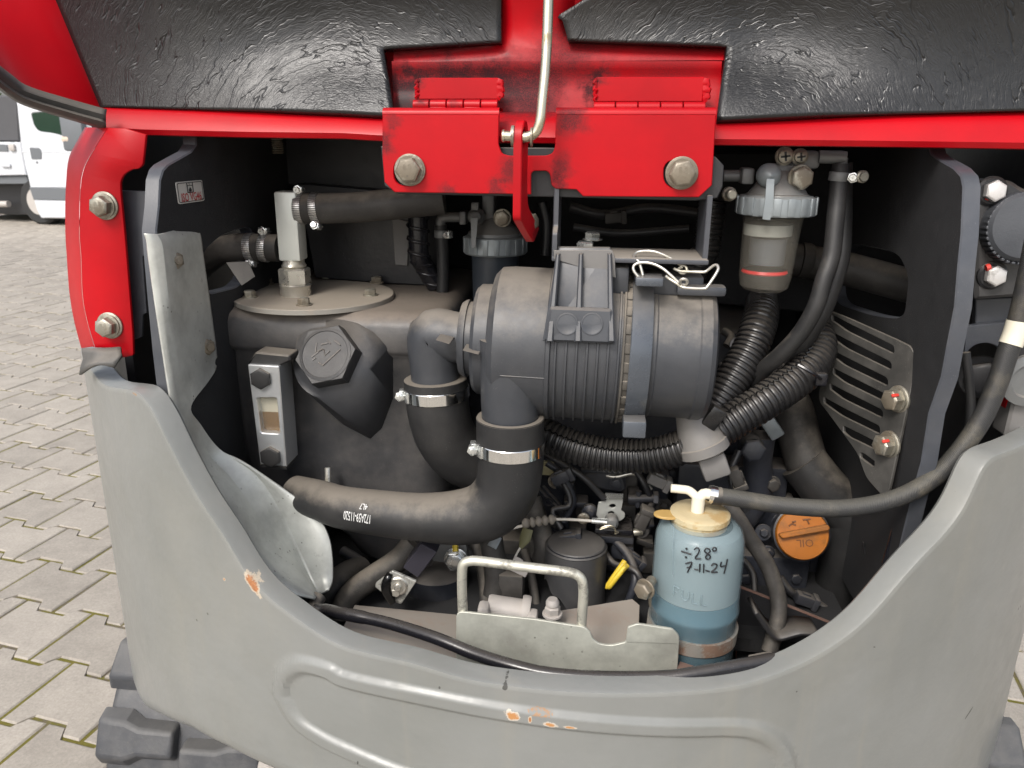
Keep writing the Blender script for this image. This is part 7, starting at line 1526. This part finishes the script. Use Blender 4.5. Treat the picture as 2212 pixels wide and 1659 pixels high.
clut('injector_line', [(5, 1640, 1380, 1.04), (5, 1760, 1420, 1.03), (5, 1900, 1400, 1.03), (5, 2000, 1500, 1.03)], 0.0032, M_ZINC)
clut('harness', [(6, 420, 620, 1.10), (6, 330, 700, 1.10), (6, 300, 830, 1.08), (6, 340, 950, 1.06)], 0.008, M_ENG)
clut('harness', [(6, 280, 480, 1.12), (6, 330, 520, 1.11), (6, 300, 580, 1.10)], 0.006, M_RUBD)
for x, y, w_, h_, Y, m in ((1010, 800, 330, 120, 1.06, M_ENG), (330, 620, 200, 150, 1.09, M_ENG), (1900, 1150, 200, 260, 1.06, M_ENGB), (1480, 1200, 200, 90, 1.05, M_ENG), (1980, 300, 220, 300, 1.10, M_ENG), (1300, 980, 120, 90, 1.05, M_ENGB)):
    eb(x, y, w_, h_, Y, 0.03, m, 'bracket')
rng = random.Random(9)
for i in range(22):
    n_ = rng.choice((8, 8, 9, 6)); x, y = {8: (rng.uniform(60, 2000), rng.uniform(60, 560)), 9: (rng.uniform(250, 1050), rng.uniform(60, 560)), 6: (rng.uniform(250, 650), rng.uniform(550, 1500))}[n_]
    b = B(); b.bolt(k(n_, x, y, rng.uniform(1.05, 1.12)), (rng.uniform(-.3, .3), -1, rng.uniform(0, .5)), rng.uniform(.006, .010), .008, .012, .002, rot=rng.random()); b.build('bolt', rng.choice([M_ENGB, M_ENG, M_BOLT, M_ENG]), en)
for x, y in ((180, 560), (330, 420), (560, 300)):
    b = B(); b.bolt(k(8, x, y, .99), (0, -1, 0.3), 0.0085, 0.007, 0.011, 0.002); b.build('bolt', M_ENGB, en)

# wiring, plugs and pipes that crowd the bay
def loom(spec, r, m, label_part='harness'):
    b = B(); b.tube(cpath(spec), r, 10); o = b.build(label_part, m, en, ang=60); return o
M_WIRE = mat('dark_wire', (0.020, 0.020, 0.022), 0.4, 0, 0.3, bump=0.2, bscale=300, specks=0.4, dust=0.25)
for sp, r in (([(5, 1290, 1260, 1.03), (5, 1400, 1320, 1.01), (5, 1560, 1420, 1.0), (5, 1700, 1560, 1.0)], .0045), ([(5, 1300, 1330, 1.04), (5, 1430, 1450, 1.02), (5, 1480, 1600, 1.01), (C1, 800, 560, 1.0), (C1, 900, 760, .99)], .004),
              ([(5, 1900, 1380, 1.03), (5, 1960, 1470, 1.02), (5, 2010, 1600, 1.02), (C1, 1880, 520, 1.0), (C1, 1830, 760, .99)], .0045), ([(6, 260, 700, 1.08), (6, 330, 780, 1.06), (6, 420, 900, 1.05), (6, 480, 1060, 1.03)], .005),
              ([(6, 600, 620, 1.06), (6, 560, 740, 1.05), (6, 590, 860, 1.04), (6, 640, 960, 1.04)], .006), ([(6, 380, 1250, 1.02), (6, 330, 1380, 1.01), (6, 350, 1500, 1.0), (6, 420, 1640, 1.0)], .0055),
              ([(8, 60, 360, .98), (8, 180, 430, .97), (8, 330, 440, .96), (8, 460, 380, .97)], .005), ([(8, 1680, 220, 1.0), (8, 1760, 330, .98), (8, 1900, 380, .96), (8, 1960, 520, .95)], .0045),
              ([(9, 640, 420, 1.03), (9, 720, 520, 1.02), (9, 840, 560, 1.02), (9, 960, 640, 1.01)], .006), ([(9, 400, 300, 1.03), (9, 470, 400, 1.02), (9, 480, 540, 1.0)], .005),
              ([(2, 1300, 1300, 1.2), (2, 1330, 1450, 1.2), (2, 1320, 1640, 1.2)], .007), ([(2, 1480, 1330, 1.22), (2, 1700, 1380, 1.22), (2, 2000, 1340, 1.22), (3, 180, 1380, 1.2)], .008), ([(2, 1500, 1460, 1.22), (2, 1800, 1500, 1.22), (3, 60, 1470, 1.2)], .006)):
    loom(sp, r, M_WIRE)
def plug(n, x, y, Y, rot, m):
    c = k(n, x, y, Y); ax = V((math.cos(rot), 0, math.sin(rot))); az = V((-math.sin(rot), 0, math.cos(rot)))
    b = B(); b.box(c, (.026, .016, .015), (ax, Yv, az), .002); b.box(c+ax*.015, (.008, .020, .019), (ax, Yv, az), .0015); b.box(c+az*.008, (.012, .006, .004), (ax, Yv, az), .001); b.build('connector', m, en)
for q in ((5, 1420, 1420, 1.0, .5, M_ENG), (5, 2040, 1440, 1.0, -.4, M_GREYBOOT), (6, 420, 930, 1.03, 1.0, M_ENG), (6, 360, 1420, .99, -1.1, M_ENGB), (8, 300, 440, .955, .1, M_ENG), (8, 1880, 300, 1.0, -.6, M_ENG), (9, 800, 560, 1.0, -.3, M_ENG), (2, 1760, 1400, 1.2, 0.1, M_ENGB), (6, 600, 760, 1.03, 1.3, M_ENGB), (C1, 980, 860, 1.0, .2, M_ENG), (C1, 1800, 660, .985, 1.2, M_ENGB)):
    plug(*q)
